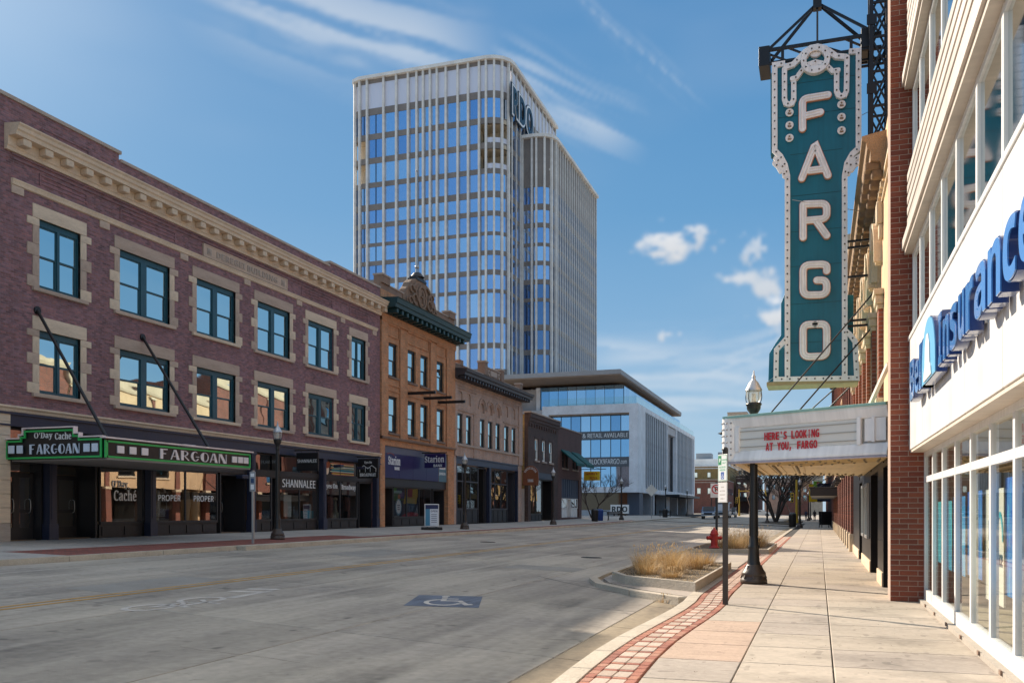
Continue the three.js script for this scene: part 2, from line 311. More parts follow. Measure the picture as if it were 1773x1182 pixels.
// a slab whose top has the corners given (x, z, going round), following a ground height, of thickness th
function slabGeo(c, yf, th, lift = 0, inset = 0) {
  const n = c.length, cx = c.reduce((s, p) => s + p[0], 0) / n, cz = c.reduce((s, p) => s + p[1], 0) / n;
  const q = c.map(([x, z]) => { const dx = cx - x, dz = cz - z, l = Math.hypot(dx, dz); return [x + dx / l * inset * 1.4, z + dz / l * inset * 1.4]; });
  const ev = Math.min(.012, th * .6), t = q.map(([x, z]) => { const dx = cx - x, dz = cz - z, l = Math.hypot(dx, dz); return [x + dx / l * ev, yf(x, z) + lift, z + dz / l * ev]; });
  const e = q.map(([x, z]) => [x, yf(x, z) + lift - ev * .7, z]), b = q.map(([x, z]) => [x, yf(x, z) + lift - th, z]), P = [];
  const tri = (a, d, f) => P.push(...a, ...d, ...f);
  for (let i = 1; i < n - 1; i++) tri(t[0], t[i + 1], t[i]);
  for (let i = 0; i < n; i++) { const j = (i + 1) % n; tri(t[i], t[j], e[j]); tri(t[i], e[j], e[i]); tri(e[i], e[j], b[j]); tri(e[i], b[j], b[i]); }
  const g = new THREE.BufferGeometry(); g.setAttribute('position', new THREE.Float32BufferAttribute(P, 3)); g.computeVertexNormals();
  if (g.attributes.normal.getY(0) < 0) { for (let i = 0; i < P.length; i += 9) for (let k = 0; k < 3; k++) { const s = P[i + 3 + k]; P[i + 3 + k] = P[i + 6 + k]; P[i + 6 + k] = s; } g.setAttribute('position', new THREE.Float32BufferAttribute(P, 3)); g.computeVertexNormals(); }
  return metric(g);
}
function sheet(xs, zs, yf) {
  const P = [], I = [], U = []; xs.forEach((x) => zs.forEach((z) => { P.push(x, yf(x, z), z); U.push(x, z); }));
  for (let i = 0; i < xs.length - 1; i++) for (let j = 0; j < zs.length - 1; j++) { const a = i * zs.length + j, b = a + 1, c = a + zs.length, d = c + 1; I.push(a, c, b, b, c, d); }
  const g = new THREE.BufferGeometry(); g.setAttribute('position', new THREE.Float32BufferAttribute(P, 3)); g.setAttribute('uv', new THREE.Float32BufferAttribute(U, 2)); g.setIndex(I); g.computeVertexNormals();
  if (g.attributes.normal.getY(0) < 0) { for (let i = 0; i < I.length; i += 3) { const s = I[i]; I[i] = I[i + 1]; I[i + 1] = s; } g.setIndex(I); g.computeVertexNormals(); }
  return flat(g);
}
const range = (a, b, n) => Array.from({ length: n + 1 }, (_, i) => a + (b - a) * i / n);

struct('ground', sheet(range(-1500, 1500, 4), range(400, -2500, 6), () => -.6), stoneMat([.34, .31, .27], 9, 1, .02));

// carriageway: a bed, and on it concrete panels one by one, joints askew to the kerb
const road = struct('road', sheet([-18.5, -10, -2.35], range(12, -420, 54), (x, z) => yR(x, z) - .03), jointMat);
part(road, 'far_carriageway', sheet([-18.5, -10, -2.35], range(-107, -420, 40), (x, z) => yR(x, z)), roadMats[1]);
{
  const xs = [-2.95, -6.25, -10.0, -14.1, -18.5], sk = .2, step = 5.1;
  for (let k = -4; k < 20; k++) {
    const z0 = -10.2 + 5.1 - k * step + 5.1, zOf = (x, z) => z + sk * (x + 2.35);
    for (let i = 0; i < 4; i++) {
      const a = xs[i], b = xs[i + 1], c = [[a, zOf(a, z0)], [b, zOf(b, z0)], [b, zOf(b, z0 - step)], [a, zOf(a, z0 - step)]];
      if (z0 - step < -108) continue;
      part(road, 'concrete_panel', slabGeo(c, yR, .05, 0, .014), pick(roadMats));
    }
  }
  for (let z = 8; z > -17; z -= 3.05) part(road, 'gutter_panel', slabGeo([[-2.36, z], [-2.945, z], [-2.945, z - 3.05], [-2.36, z - 3.05]], (x, zz) => yR(-2.95, zz) - .035 * cl((x + 2.95) / .6), .05, 0, .006), gutterMat);
  for (let z = -42; z > -108; z -= 6) part(road, 'gutter_panel', slabGeo([[-2.36, z], [-2.945, z], [-2.945, z - 6], [-2.36, z - 6]], yR, .05, 0, .006), gutterMat);
}
// paint on the road
const yellowPaint = std([.95, .52, .09], .7, { map: rep(roadTex, 2.1) }), whitePaint = std([1.12, 1.06, .99], .7, { map: rep(roadTex, 1.3) }), bluePaint = std([.26, .31, .42], .75, { map: rep(roadTex, 1.7) });
const onRoad = (pts, lift) => { const s = new THREE.ShapeGeometry(polyShape(pts.map(([x, z]) => [x, -z]))); const p = s.attributes.position; for (let i = 0; i < p.count; i++) { const x = p.getX(i), z = -p.getY(i); p.setXYZ(i, x, yR(x, z) + lift, z); } s.computeVertexNormals(); if (s.attributes.normal.getY(0) < 0) { const a = s.index.array; for (let i = 0; i < a.length; i += 3) { const t = a[i]; a[i] = a[i + 1]; a[i + 1] = t; } s.computeVertexNormals(); } return metric(s); };
for (const dx of [-.13, .13]) {
  const g = []; for (let z = 6; z > -108; z -= 6) g.push(onRoad([[-11.85 + dx - .05, z], [-11.85 + dx + .05, z], [-11.85 + dx + .05, z - 6], [-11.85 + dx - .05, z - 6]], .004));
  const l = part(road, 'yellow_line', g, yellowPaint);
}
{ // the bicycle mark and its chevrons
  const cx = -10.1, line = (pts, w) => { const sh = ribbon(pts, w, false, false); return onRoad(sh.getPoints().map((p) => [cx + p.x, p.y]), .004); };
  const ring = (z, r) => { const g = []; for (let i = 0; i < 20; i++) { const a = i / 20 * Math.PI * 2, b = (i + 1) / 20 * Math.PI * 2, q = (t, k) => [cx + k * Math.cos(t) * .34, z + k * Math.sin(t) * .52]; g.push(onRoad([q(a, 1), q(b, 1), q(b, .74), q(a, .74)], .004)); } return g; };
  part(road, 'bicycle_mark', [...ring(-11.9), ...ring(-13.2), line([[0, -11.9], [.28, -12.3], [.0, -12.75], [0, -11.9]], .09), line([[.28, -12.3], [.28, -12.95], [0, -13.2]], .09), line([[0, -12.75], [.28, -12.95]], .09), line([[.28, -12.95], [.62, -12.85]], .09), line([[.28, -12.3], [.5, -12.2]], .12)], whitePaint);
  for (const z of [-14.55, -15.1]) part(road, 'chevron_bar', [onRoad([[cx - .5, z], [cx + .1, z - .2], [cx + .1, z - .42], [cx - .5, z - .22]], .004)], whitePaint);
  part(road, 'chevron_line', [onRoad([[cx + .1, -13.7], [cx + .3, -13.7], [cx + .16, -15.2], [cx + .06, -15.2]], .004)], whitePaint);
}
{ // accessible parking bay mark
  const c = [[-5.5, -14.55], [-6.75, -14.2], [-7.25, -15.95], [-6.1, -16.35]];
  part(road, 'blue_bay_mark', onRoad(c, .004), bluePaint);
  const at = (u, v) => { const L = (p, q, t) => [mix(p[0], q[0], t), mix(p[1], q[1], t)]; return L(L(c[1], c[0], u), L(c[2], c[3], u), v); };
  const seg = (pts, w) => onRoad(ribbon(pts, w, false, false).getPoints().map((p) => at(p.x, p.y)), .0075);
  part(road, 'wheelchair_mark', [seg(arcPts(.48, .36, .24, 100, 350, 14), .07), seg([[.44, .82], [.46, .5], [.7, .5], [.82, .2], [.9, .24]], .08), seg([[.44, .68], [.66, .68]], .06), seg(arcPts(.44, .9, .035, 0, 340, 8), .06)], whitePaint);
}
for (const [x, z, w, d] of [[-13.4, -13.5, 1.6, 3.4], [-8.4, -24, 2.2, 1.5], [-15.2, -26, 1.8, 4]]) part(road, 'repair_patch', onRoad([[x, z], [x + w, z + .2 * w], [x + w, z + .2 * w - d], [x, z - d]], .003), stoneMat([.31, .285, .25], 2.1, .9, .008));
for (const [x, z] of [[-14.3, -39], [-7.4, -30.5]]) { const m = part(road, 'manhole_cover', [cyl(.36, .36, .012, 0, 0, 0, 24), ...[-.2, -.1, 0, .1, .2].map((q) => bx(-Math.sqrt(.1 - q * q), Math.sqrt(.1 - q * q), .012, .018, q - .02, q + .02))], paintMat([.06, .052, .045], .6), x, yR(x, z) + .001, z); m.rotation.z = -.0257; }
{ // grit and leaves gathered in the gutter and along the kerbs
  const P = []; const leaf = (x, y, z, s) => { const a = rr(0, 6.28), c = Math.cos(a) * s, q = Math.sin(a) * s, t = rr(-.3, .3) * s; P.push(x + c, y, z + q, x - q * .5, y + .004 + t * .3, z + c * .5, x - c, y + t * .2, z - q, x + c, y, z + q, x - c, y + t * .2, z - q, x + q * .5, y + .003, z - c * .5); };
  for (let i = 0; i < 900; i++) { const z = rr(-17, -3), x = -2.4 - Math.abs(rr(0, 1) * rr(0, 1)) * .6; leaf(x, yR(-2.95, z) - .025, z, rr(.006, .022)); }
  for (let i = 0; i < 260; i++) { const z = rr(-30, -4), x = rr(-2.1, 1.7); leaf(x, .004, z, rr(.004, .012)); }
  for (let i = 0; i < 300; i++) { const z = rr(-50, -22), x = -18.48 + Math.abs(rr(0, 1) * rr(0, 1)) * .5; leaf(x, yR(x, z) + .006, z, rr(.015, .04)); }
  const g = new THREE.BufferGeometry(); g.setAttribute('position', new THREE.Float32BufferAttribute(P, 3)); g.computeVertexNormals();
  const m = part(road, 'grit', metric(g), stoneMat([.16, .11, .065], .5, .95)); m.userData.kind = 'stuff';
}
// ragged cracks and tar lines in the concrete
{
  const tar = std([.045, .04, .036], .8);
  const crack = (x, z, dx, dz, n, w) => { const pts = []; let a = x, b = z; for (let i = 0; i <= n; i++) { pts.push([a, b]); a += dx / n + rr(-.04, .04); b += dz / n + rr(-.04, .04); } return onRoad(ribbon(pts, w, false, false).getPoints().map((p) => [p.x, p.y]), .003); };
  const g = []; for (const [x, z, dx, dz, n, w] of [[-7.2, -9, 1.8, .3, 9, .007], [-8.6, -15.5, -2.8, -.9, 10, .008], [-13, -18, 1.6, -3.4, 12, .01], [-5.2, -19.9, -1.4, -1.9, 3, .03], [-5.2, -19.9, 1.2, 1.3, 3, .03], [-14.6, -31, 3, -1, 12, .014]]) g.push(crack(x, z, dx, dz, n, w));
  const m = part(road, 'crack', g, tar); m.userData.kind = 'stuff';
}

// near pavement
const walk = struct('pavement', sheet([-2.12, 1.9], range(8, -300, 40), (x, z) => -.03 + (z < -118 ? .03 : 0)), jointMat);
{
  const xs = [-1.58, -.78, .14, 1.95];
  let z = 3.5, i = 0;
  while (z > -118) {
    const d = z > -30 ? 1.22 : 2.44;
    for (let k = 0; k < 3; k++) {
      const pinks = k === 0 && z < -9 && z > -12.5;
      part(walk, 'paving_slab', slabGeo([[xs[k] + (k ? 0 : wob(z)), z], [xs[k + 1], z], [xs[k + 1], z - d], [xs[k] + (k ? 0 : wob(z - d)), z - d]], y0, .06, 0, .006), pinks ? pinkMat : pick(walkMats));
    }
    z -= d; i++;
  }
  walk.material = jointMat;
  part(walk, 'far_paving', sheet([-2.12, 2], range(-118, -300, 8), () => .004), walkMats[1]);
}
const tagStuff = (m) => { m.userData.kind = 'stuff'; return m; };
// kerb stones, and the band of red brick and pale pavers behind them
{
  const kz = (z) => -2.35 + wob(z);
  for (let z = 3; z > -17.4; z -= 1.2) part(walk, 'kerb_stone', slabGeo([[kz(z), z], [-2.13 + wob(z), z], [-2.13 + wob(z - 1.2), z - 1.2], [kz(z - 1.2), z - 1.2]], y0, .2, .006, .004), kerbMat);
  for (let z = -43; z > -118; z -= 5) part(walk, 'kerb_stone', slabGeo([[-2.35, z], [-2.12, z], [-2.12, z - 5], [-2.35, z - 5]], y0, .25, .006, .004), kerbMat);
  const bricks = [[.42, .165, .11], [.37, .135, .09], [.46, .20, .13], [.33, .125, .085], [.45, .22, .15]].map((c) => stoneMat(c, .9, .9, .004)), pavers = [[.58, .46, .37], [.52, .42, .34], [.60, .46, .37], [.48, .37, .29]].map((c) => stoneMat(c, 1.3, .9, .004));
  const geos = new Map(), put = (parent, name, w, d, x, z, mat) => {
    const k = w + '/' + d; if (!geos.has(k)) geos.set(k, slabGeo([[-w / 2, d / 2], [w / 2, d / 2], [w / 2, -d / 2], [-w / 2, -d / 2]], y0, .05, 0, 0));
    const m = part(parent, name, geos.get(k), mat, x, .001 + rr(-.0015, .0025), z); m.rotation.y = rr(-.012, .012); return m;
  };
  const P = .42; let n = 0; const far = [];
  for (let z = -5.6; z > -58; z -= P) {
    const near = n < 288, sets = [];
    for (const x of [-2.065, -1.645]) for (const k of [0, 1]) sets.push(['brick', .098, .2, x, z - .105 - k * .21]);
    for (const k of [-1, 1]) { sets.push(['brick', .152, .098, -1.855 + k * .08, z - .052]); sets.push(['paver', .152, .3, -1.855 + k * .08, z - .265]); }
    for (const [nm, w, d, x, zz] of sets) {
      if (near) { put(walk, nm, w, d, x + wob(zz), zz, pick(nm === 'brick' ? bricks : pavers)); n++; } else far.push([nm, w, d, x, zz]);
    }
  }
  for (const nm of ['brick', 'paver']) { const m = part(walk, nm + '_band', far.filter((f) => f[0] === nm).map(([, w, d, x, z]) => slabGeo([[x - w / 2, z + d / 2], [x + w / 2, z + d / 2], [x + w / 2, z - d / 2], [x - w / 2, z - d / 2]], y0, .05)), nm === 'brick' ? bricks[0] : pavers[0]); m.userData.kind = 'stuff'; }
  part(walk, 'mortar_bed', sheet([-2.25, -1.45], [3, -60], () => -.028), stoneMat([.3, .2, .15], 1));
}
// kerb extension with two planters
const bump = struct('kerb_extension', (() => {
  const s = polyShape([[-2.13, 17.0], [-2.6, 17.5], [-3.4, 18.4], [-4.4, 19.9], [-4.85, 21.2], [-4.95, 23], [-4.95, 41], [-4.6, 42.4], [-3.6, 43.4], [-2.13, 43.8]]);
  return ext(s, .5, -.5).rotateX(-Math.PI / 2);
})(), walkMats[3]);
{ // its own kerb, stone by stone, and slabs between the planters
  const pts = [[-2.3, -17.0], [-2.62, -17.35], [-3.45, -18.2], [-4.5, -19.75], [-4.98, -21.15], [-5.1, -23], [-5.1, -26], [-5.1, -30], [-5.1, -34], [-5.1, -38], [-5.1, -41], [-4.72, -42.5], [-3.65, -43.55], [-2.3, -43.95]];
  for (let i = 0; i < pts.length - 1; i++) {
    const a = pts[i], b = pts[i + 1], f = (p, k) => { const t = [b[0] - a[0], b[1] - a[1]], l = Math.hypot(...t); return [p[0] + t[1] / l * -k, p[1] + t[0] / l * k]; };
    const q = [a, b, f(b, -.2), f(a, -.2)];
    part(bump, 'kerb_stone', slabGeo(q, (x, z) => .012, .3, 0, .003), kerbMat);
  }
  for (let z = -26.2; z > -34.6; z -= 1.4) for (const [a, b] of [[-4.85, -3.5], [-3.5, -2.14]]) part(bump, 'paving_slab', slabGeo([[a, z], [b, z], [b, z - 1.4], [a, z - 1.4]], () => .016, .03, 0, .006), pick(walkMats));
}
// far pavement
const walkL = struct('far_pavement', sheet([-18.6, -22, -25.2], range(12, -300, 40), (x, z) => yL(x, z) - .03), jointMat);
{
  const xs = [-18.72, -21.0, -23.0, -25.1];
  for (let z = -8; z > -140; z -= z > -60 ? 2.2 : 4.4) for (let k = 0; k < 3; k++) {
    const d = z > -60 ? 2.2 : 4.4, red = k === 0 && z < -18 && z > -34.6;
    part(walkL, red ? 'red_paving' : 'paving_slab', slabGeo([[xs[k], z], [xs[k + 1], z], [xs[k + 1], z - d], [xs[k], z - d]], yL, .05, 0, red ? .001 : .008), red ? M.paver : pick(walkLMats));
  }
  for (let z = -8; z > -140; z -= 3.6) { const t = z < -23 && z > -35 ? .35 : 0; part(walkL, 'kerb_stone', slabGeo([[-18.5 + t * sstep(-23, -25, z), z], [-18.73, z], [-18.73, z - 3.6], [-18.5 + t * sstep(-23, -25, z - 3.6), z - 3.6]], (x, q) => yL(-18.6, q), .3, .004, .006), kerbMat); }
  part(walkL, 'brick_band', sheet([-18.75, -19.35], range(-34.7, -98, 20), (x, z) => yL(x, z) + .004), M.paver);
  part(walkL, 'plaza_paving', sheet([-25.2, -60], range(-98.6, -134, 6), (x, z) => yL(-25, z) + .004), walkLMats[1]);
}
// square beyond the buildings
struct('cross_street', sheet(range(-120, -18.4, 6), [-200, -262], (x, z) => yL(-25, z) - .06), roadMats[1]);
// ---------------------------------------------------------------- buildings along the far side
function block(name, label, category, u0, yb, X, turn, group) {
  const g = thing(name, label, category, turn > 0 ? [X, yb, -u0] : turn < 0 ? [X, yb, u0] : [u0, yb, X], turn, group);
  const P = (nm, geo, mat, parent) => { const q = mg(geo); if (!parent || parent === g) q.translate(-u0, -yb, 0); return part(parent ?? g, nm, q, mat); };
  return { g, P, u0, yb, sub: (nm, x, y, z = 0) => sub(g, nm, x - u0, y - yb, z) };
}
const cache = new Map(), once = (k, f) => { if (!cache.has(k)) cache.set(k, f()); return cache.get(k); };
const blindGeo = (w, h) => once('blind' + w.toFixed(2) + h.toFixed(2), () => { const g = []; for (let y = 0; y < h - .02; y += .055) g.push(bx(-w / 2, w / 2, y, y + .045, -.003, .003).rotateX(0)); return mg(g); });
// sash window: cols sashes side by side, opening a wide and h high, origin at the middle of its foot
function sash(B, uc, y0, a, h, { cols = 2, mull = .16, head = .2, w = -.12, frame = M.teal, blinds = .5, pane = M.pane, side = .07 } = {}) {
  const win = B.sub('window', uc, y0, 0);
  const key = [a.toFixed(2), h.toFixed(2), cols, mull, head, side].join('/');
  const sw = (a - 2 * side - (cols - 1) * mull) / cols, X = (i) => -a / 2 + side + i * (sw + mull);
  part(win, 'frame', once('f' + key, () => { const g = [bx(-a / 2, -a / 2 + side, 0, h, -.1, .03), bx(a / 2 - side, a / 2, 0, h, -.1, .03), bx(-a / 2 + side, a / 2 - side, h - head, h, -.1, .04), bx(-a / 2 + side, a / 2 - side, 0, .09, -.1, .035)]; for (let i = 1; i < cols; i++) g.push(bx(X(i) - mull, X(i), .09, h - head, -.1, .045)); return mg(g); }), frame, 0, 0, w);
  const mid = (h - head + .09) / 2;
  for (let i = 0; i < cols; i++) {
    part(win, 'sash_rail', once('r' + key, () => mg([bx(-sw / 2, sw / 2, mid - .03, mid + .03, -.05, .012), bx(-sw / 2, -sw / 2 + .045, .09, h - head, -.06, .005), bx(sw / 2 - .045, sw / 2, .09, h - head, -.06, .005), bx(-sw / 2, sw / 2, .09, .14, -.06, .006), bx(-sw / 2, sw / 2, h - head - .05, h - head, -.06, .006)])), frame, X(i) + sw / 2, 0, w);
    for (const [k, z] of [[0, -.045], [1, -.02]]) { const p = part(win, 'pane', once('p' + key + k, () => face(-sw / 2 + .045, sw / 2 - .045, k ? mid + .03 : .14, k ? h - head - .05 : mid - .03, 0)), pane, X(i) + sw / 2, 0, w + z); p.rotation.y = rr(-.006, .006); p.rotation.x = rr(-.003, .003); }
    const bl = cl(blinds + rr(-.25, .3), 0, 1); if (bl > .12) part(win, 'blind', blindGeo(sw - .04, (h - head) * (bl > .85 ? .95 : bl)), M.blind, X(i) + sw / 2, h - head - (h - head) * (bl > .85 ? .95 : bl), w - .14);
  }
  return win;
}
// shop front along a plane: list of [kind, u0, u1]; kinds: window (n panes), door
function shopfront(B, list, { w = -.3, y0, sill, top, transom = 0, transomTop = 0, frame = M.charcoal, pane = M.shopPane, bulk = M.charcoal, t = .07 }) {
  for (const [kind, a, b, n = 1, opt = {}] of list) {
    if (kind === 'window') {
      const win = B.sub('shop_window', (a + b) / 2, y0, w), W = b - a, s = (opt.sill ?? sill) - y0, T = (opt.top ?? top) - y0, g = [bx(-W / 2, W / 2, s - .06, s + .04, -.05, .05), bx(-W / 2, W / 2, T - .07, T, -.05, .04)];
      for (let i = 0; i <= n; i++) { const x = -W / 2 + W * i / n; g.push(bx(x - t / 2, x + t / 2, s + .04, T - .07, -.045, .035)); }
      part(win, 'frame', g, frame);
      for (let i = 0; i < n; i++) part(win, 'pane', face(-W / 2 + W * i / n + t / 2, -W / 2 + W * (i + 1) / n - t / 2, s + .04, T - .07, 0), pane).rotation.y = rr(-.003, .003);
      const k = Math.max(1, Math.round(W / 1.1)), q = [bx(-W / 2, W / 2, 0, s - .06, -.08, -.02)];
      for (let i = 0; i < k; i++) q.push(bx(-W / 2 + W * (i + .1) / k, -W / 2 + W * (i + .9) / k, .1, s - .14, -.02, .012));
      part(win, 'bulkhead', q, bulk);
    } else if (kind === 'door' || kind === 'doors') {
      const m = kind === 'door' ? 1 : 2, rec = opt.rec ?? -.9, D = B.sub('doorway', (a + b) / 2, y0, w), W = b - a, T = (opt.top ?? top) - y0;
      part(D, 'frame', [bx(-W / 2, -W / 2 + .08, 0, T, rec, .02), bx(W / 2 - .08, W / 2, 0, T, rec, .02), bx(-W / 2 + .08, W / 2 - .08, T - .1, T, rec, .02)], frame);
      const dw = (W - .16) / m, dh = Math.min(2.3, T - .3);
      for (let i = 0; i < m; i++) {
        const x = -W / 2 + .08 + dw * (i + .5);
        part(D, 'door', [bx(x - dw / 2, x - dw / 2 + .13, .02, dh, rec, rec + .05), bx(x + dw / 2 - .13, x + dw / 2, .02, dh, rec, rec + .05), bx(x - dw / 2 + .13, x + dw / 2 - .13, .02, .45, rec, rec + .05), bx(x - dw / 2 + .13, x + dw / 2 - .13, dh - .16, dh, rec, rec + .05), bx(x - dw / 2 + .13, x + dw / 2 - .13, .95, 1.06, rec + .005, rec + .045)], opt.doorMat ?? frame);
        part(D, 'door_pane', face(x - dw / 2 + .13, x + dw / 2 - .13, .45, dh - .16, rec + .02), pane);
        part(D, 'handle', [tube([[x + dw / 2 - .2, .95, rec + .05], [x + dw / 2 - .2, .97, rec + .12], [x + dw / 2 - .2, 1.4, rec + .12], [x + dw / 2 - .2, 1.42, rec + .05]], .014, 12, 5)], M.steel);
      }
      part(D, 'fanlight', face(-W / 2 + .08, W / 2 - .08, dh + .04, T - .1, rec + .02), pane);
    } else part(B.g, kind, [bx(a, b, y0, top, w - .1, w + .08)].map((g) => g.translate(-B.u0, -B.yb, 0)), frame);
  }
  if (transom) for (const [kind, a, b, n = 1] of list) { const win = B.sub('transom_window', (a + b) / 2, transom, w), W = b - a, H = transomTop - transom, k = Math.max(1, n), g = [bx(-W / 2, W / 2, 0, .07, -.05, .04), bx(-W / 2, W / 2, H - .06, H, -.05, .04)]; for (let i = 0; i <= k; i++) { const x = -W / 2 + W * i / k; g.push(bx(x - .03, x + .03, .07, H - .06, -.045, .035)); } part(win, 'frame', g, frame); for (let i = 0; i < k; i++) part(win, 'pane', face(-W / 2 + W * i / k + .03, -W / 2 + W * (i + 1) / k - .03, .07, H - .06, 0), pane).rotation.y = rr(-.004, .004); }
}
const script = (x, s, px, y, size, color, font = 'italic 100px serif') => { x.save(); x.translate(px, y); x.scale(size / 100, size / 100); x.font = font; x.fillStyle = color; x.textAlign = 'center'; x.fillText(s, 0, 0); x.restore(); };
// lettering laid on glass or a board: built as thin letters
function lettering(parent, str, font, x0, x1, y0, y1, z, mat, depth = .006, name = 'lettering') { return part(parent, name, textBox(str, font, x0, x1, y0, y1, depth).translate(0, 0, z), mat); }
const XL = -25, L90 = Math.PI / 2;
const wht = std([.8, .8, .78], .5);

// ---- the long purple-brown brick building
{
  const B = block('brick_building', 'long three-storey purple-brown brick building with pale stone window surrounds, left edge of the street', 'building', 18.5, .58, XL, L90);
  B.u0 = 18.5; B.yb = .58;
  const { g, P } = B, U1 = 49.35;
  const wins = [[24.08, 25.9, .1], [27.82, 30.62, .32], [32.3, 35.02, .32], [36.72, 39.48, .3], [41.2, 43.82, .26], [45.8, 47.48, .1]], rows = [[9.12, 11.46], [5.56, 7.7]];
  const holes = [], wholes = []; for (const [a, b] of wins) for (const [c, d] of rows) holes.push([a, b, c, d]);
  P('wall', [wallGeo(18.5, U1, 4.95, 14.75, holes, -.45, 0), bx(18.5, 27.8, 14.75, 15.03, -.45, 0), bx(43.45, U1, 14.75, 14.95, -.45, 0), bx(18.5, 18.9, .58, 14.7, -14, -.451), bx(U1 - .4, U1, .58, 14.7, -14, -.451), bx(18.9, U1 - .4, .58, 14.7, -14, -13.6)], M.purple);
  P('roof', [bx(18.9, U1 - .4, 13.6, 13.8, -13.6, -.46)], M.roof);
  P('coping', [bx(18.45, 27.88, 15.03, 15.15, -.5, .06), bx(27.88, 43.4, 14.75, 14.86, -.5, .05), bx(43.4, U1, 14.95, 15.07, -.5, .06)], M.limeGrey);
  P('interior', [bx(19, U1 - .5, 5, 13.5, -1.3, -1.2)], M.room);
  P('shop_interior', [bx(22, U1 - .5, .6, 4.6, -3.5, -3.4), bx(22, U1 - .5, .56, .62, -3.4, -.5), bx(22, U1 - .5, 4.5, 4.6, -3.4, -.5), bx(29.5, 29.7, .6, 4.6, -3.4, -.6), bx(36.2, 36.4, .6, 4.6, -3.4, -.6), bx(42.7, 42.9, .6, 4.6, -3.4, -.6)], M.roomWarm);
  // windows with their stones
  const st = [M.lime, M.limeLight, stoneMat([.47, .35, .27], 1.7)];
  wins.forEach(([a, b, mull], i) => rows.forEach(([c, d], j) => {
    const W = sash(B, (a + b) / 2, c, b - a, d - c, { cols: 2, mull, blinds: [[.3, .9], [.2, .6], [.45, .65], [.95, .12], [.95, .1], [.95, .05]][i][j], head: .2 });
    const h = d - c, x = (b - a) / 2, e = .27, stone = (nm, x0, x1, y0, y1, o = .035) => part(W, nm, rb(x0, x1, y0, y1, -.1, o, .012), pick(st));
    stone('lintel', -x - e, x + e, h, h + .46, .04);
    stone('sill_stone', -x - e - .03, x + e + .03, -.13, 0, .11);
    for (const s of [-1, 1]) {
      const q = (o, y0, y1) => { const X = [s * x, s * (x + o)].sort((m, n) => m - n); stone('quoin', X[0], X[1], y0, y1); };
      const k = h / 2.34; let y = .002; [[.5, .38], [.27, .68], [.5, .4], [.27, .62], [.5, .26]].forEach(([o, dy], n) => { const t = n === 4 ? h - y - .004 : dy * k; q(o, y, y + t - .005); y += t; });
    }
  }));
  // cornice and its brackets
  const corn = [[0, 13.32], [.1, 13.32], [.12, 13.42], [.16, 13.46], [.16, 13.74], [.5, 13.74], [.52, 13.86], [.58, 13.9], [.60, 14.0], [.66, 14.06], [.66, 14.1], [0, 14.16]];
  P('cornice', run(corn, 22.7, U1 + .02), M.limeLight);
  for (let u = 23.2; u < U1; u += .9) P('bracket', rb(u - .17, u + .17, 13.5, 13.735, .161, .46, .03), M.limeLight);
  P('belt_course', run([[0, 12.26], [.06, 12.28], [.09, 12.38], [.12, 12.42], [.12, 12.45], [0, 12.47]], 22.95, 48.9), M.limeLight);
  for (const u of [23.2, 27.05, 31.5, 35.9, 40.35, 44.8, 48.6]) P('belt_block', rb(u - .24, u + .24, 12.0, 12.255, -.05, .045, .01), M.lime);
  P('brick_band', [bx(22.95, 48.9, 13.1, 13.16, 0, .04), bx(22.95, 48.9, 13.24, 13.3, 0, .05)], M.purple);
  for (const [a, b] of [[24.15, 26.15], [27.9, 30.9], [40.6, 43.6], [45.6, 47.7]]) P('recessed_panel', [bx(a, b, 12.94, 13.0, 0, .035), bx(a, b, 12.80, 12.85, 0, .03), bx(a, b, 12.66, 12.70, 0, .03), bx(a - .06, a, 12.6, 13.0, 0, .035), bx(b, b + .06, 12.6, 13.0, 0, .035)], M.purple);
  for (const [a, b] of [[24.2, 26.3], [45.3, 47.9]]) P('parapet_panel', [bx(a, b, 14.55, 14.59, 0, .03), bx(a, a + .05, 14.25, 14.55, 0, .03), bx(b - .05, b, 14.25, 14.55, 0, .03)], M.purple);
  const nm = B.sub('name_stone', 35.95, 12.5, 0);
  part(nm, 'slab', [rb(-3.25, 3.25, 0, .54, -.05, .05, .01), bx(-3.25, 3.25, .49, .54, .05, .075), bx(-3.25, 3.25, 0, .04, .05, .075), bx(-3.25, -3.2, .04, .49, .05, .075), bx(3.2, 3.25, .04, .49, .05, .075)], M.lime);
  lettering(nm, 'DEREGEI BUILDING', sans, -2.35, 2.35, .13, .40, .05, M.limeGrey, .03);
  for (const x of [-2.85, 2.85]) part(nm, 'rosette', [rb(x - .15, x + .15, .13, .40, .05, .072, .01), rb(x - .07, x + .07, .2, .33, .072, .1, .02)], M.limeGrey);
  // ground floor
  P('stone_belt', run([[0, 4.82], [.05, 4.84], [.08, 4.92], [.14, 4.97], [.14, 5.02], [0, 5.05]], 18.5, U1), M.limeLight);
  P('steel_beam', [bx(22.3, U1, 4.36, 4.82, -.3, .03), bx(22.3, U1, 4.74, 4.82, .03, .1), bx(22.3, U1, 4.36, 4.42, .03, .1)], M.navy);
  { let y = .58; for (const h of [.62, .5, .45, .45, .5, .5, .45, .45, .35]) { P('pier_stone', rb(18.6, 22.9, y, y + h - .008, -.4, .05, .012), y < 1 ? M.limeGrey : M.limeLight); y += h; } }
  for (const u of [24.66, 29.64, 36.4, 42.86, 49.0]) P('iron_column', [bx(u - .15, u + .15, .58, 4.36, -.25, .04), bx(u - .2, u + .2, .58, 1.15, -.25, .07), bx(u - .2, u + .2, 4.2, 4.36, -.25, .07), bx(u - .08, u + .08, 1.3, 4.1, .04, .06)], M.navy);
  const sf = { y0: .58, sill: 1.15, top: 3.3, transom: 3.5, transomTop: 4.34 };
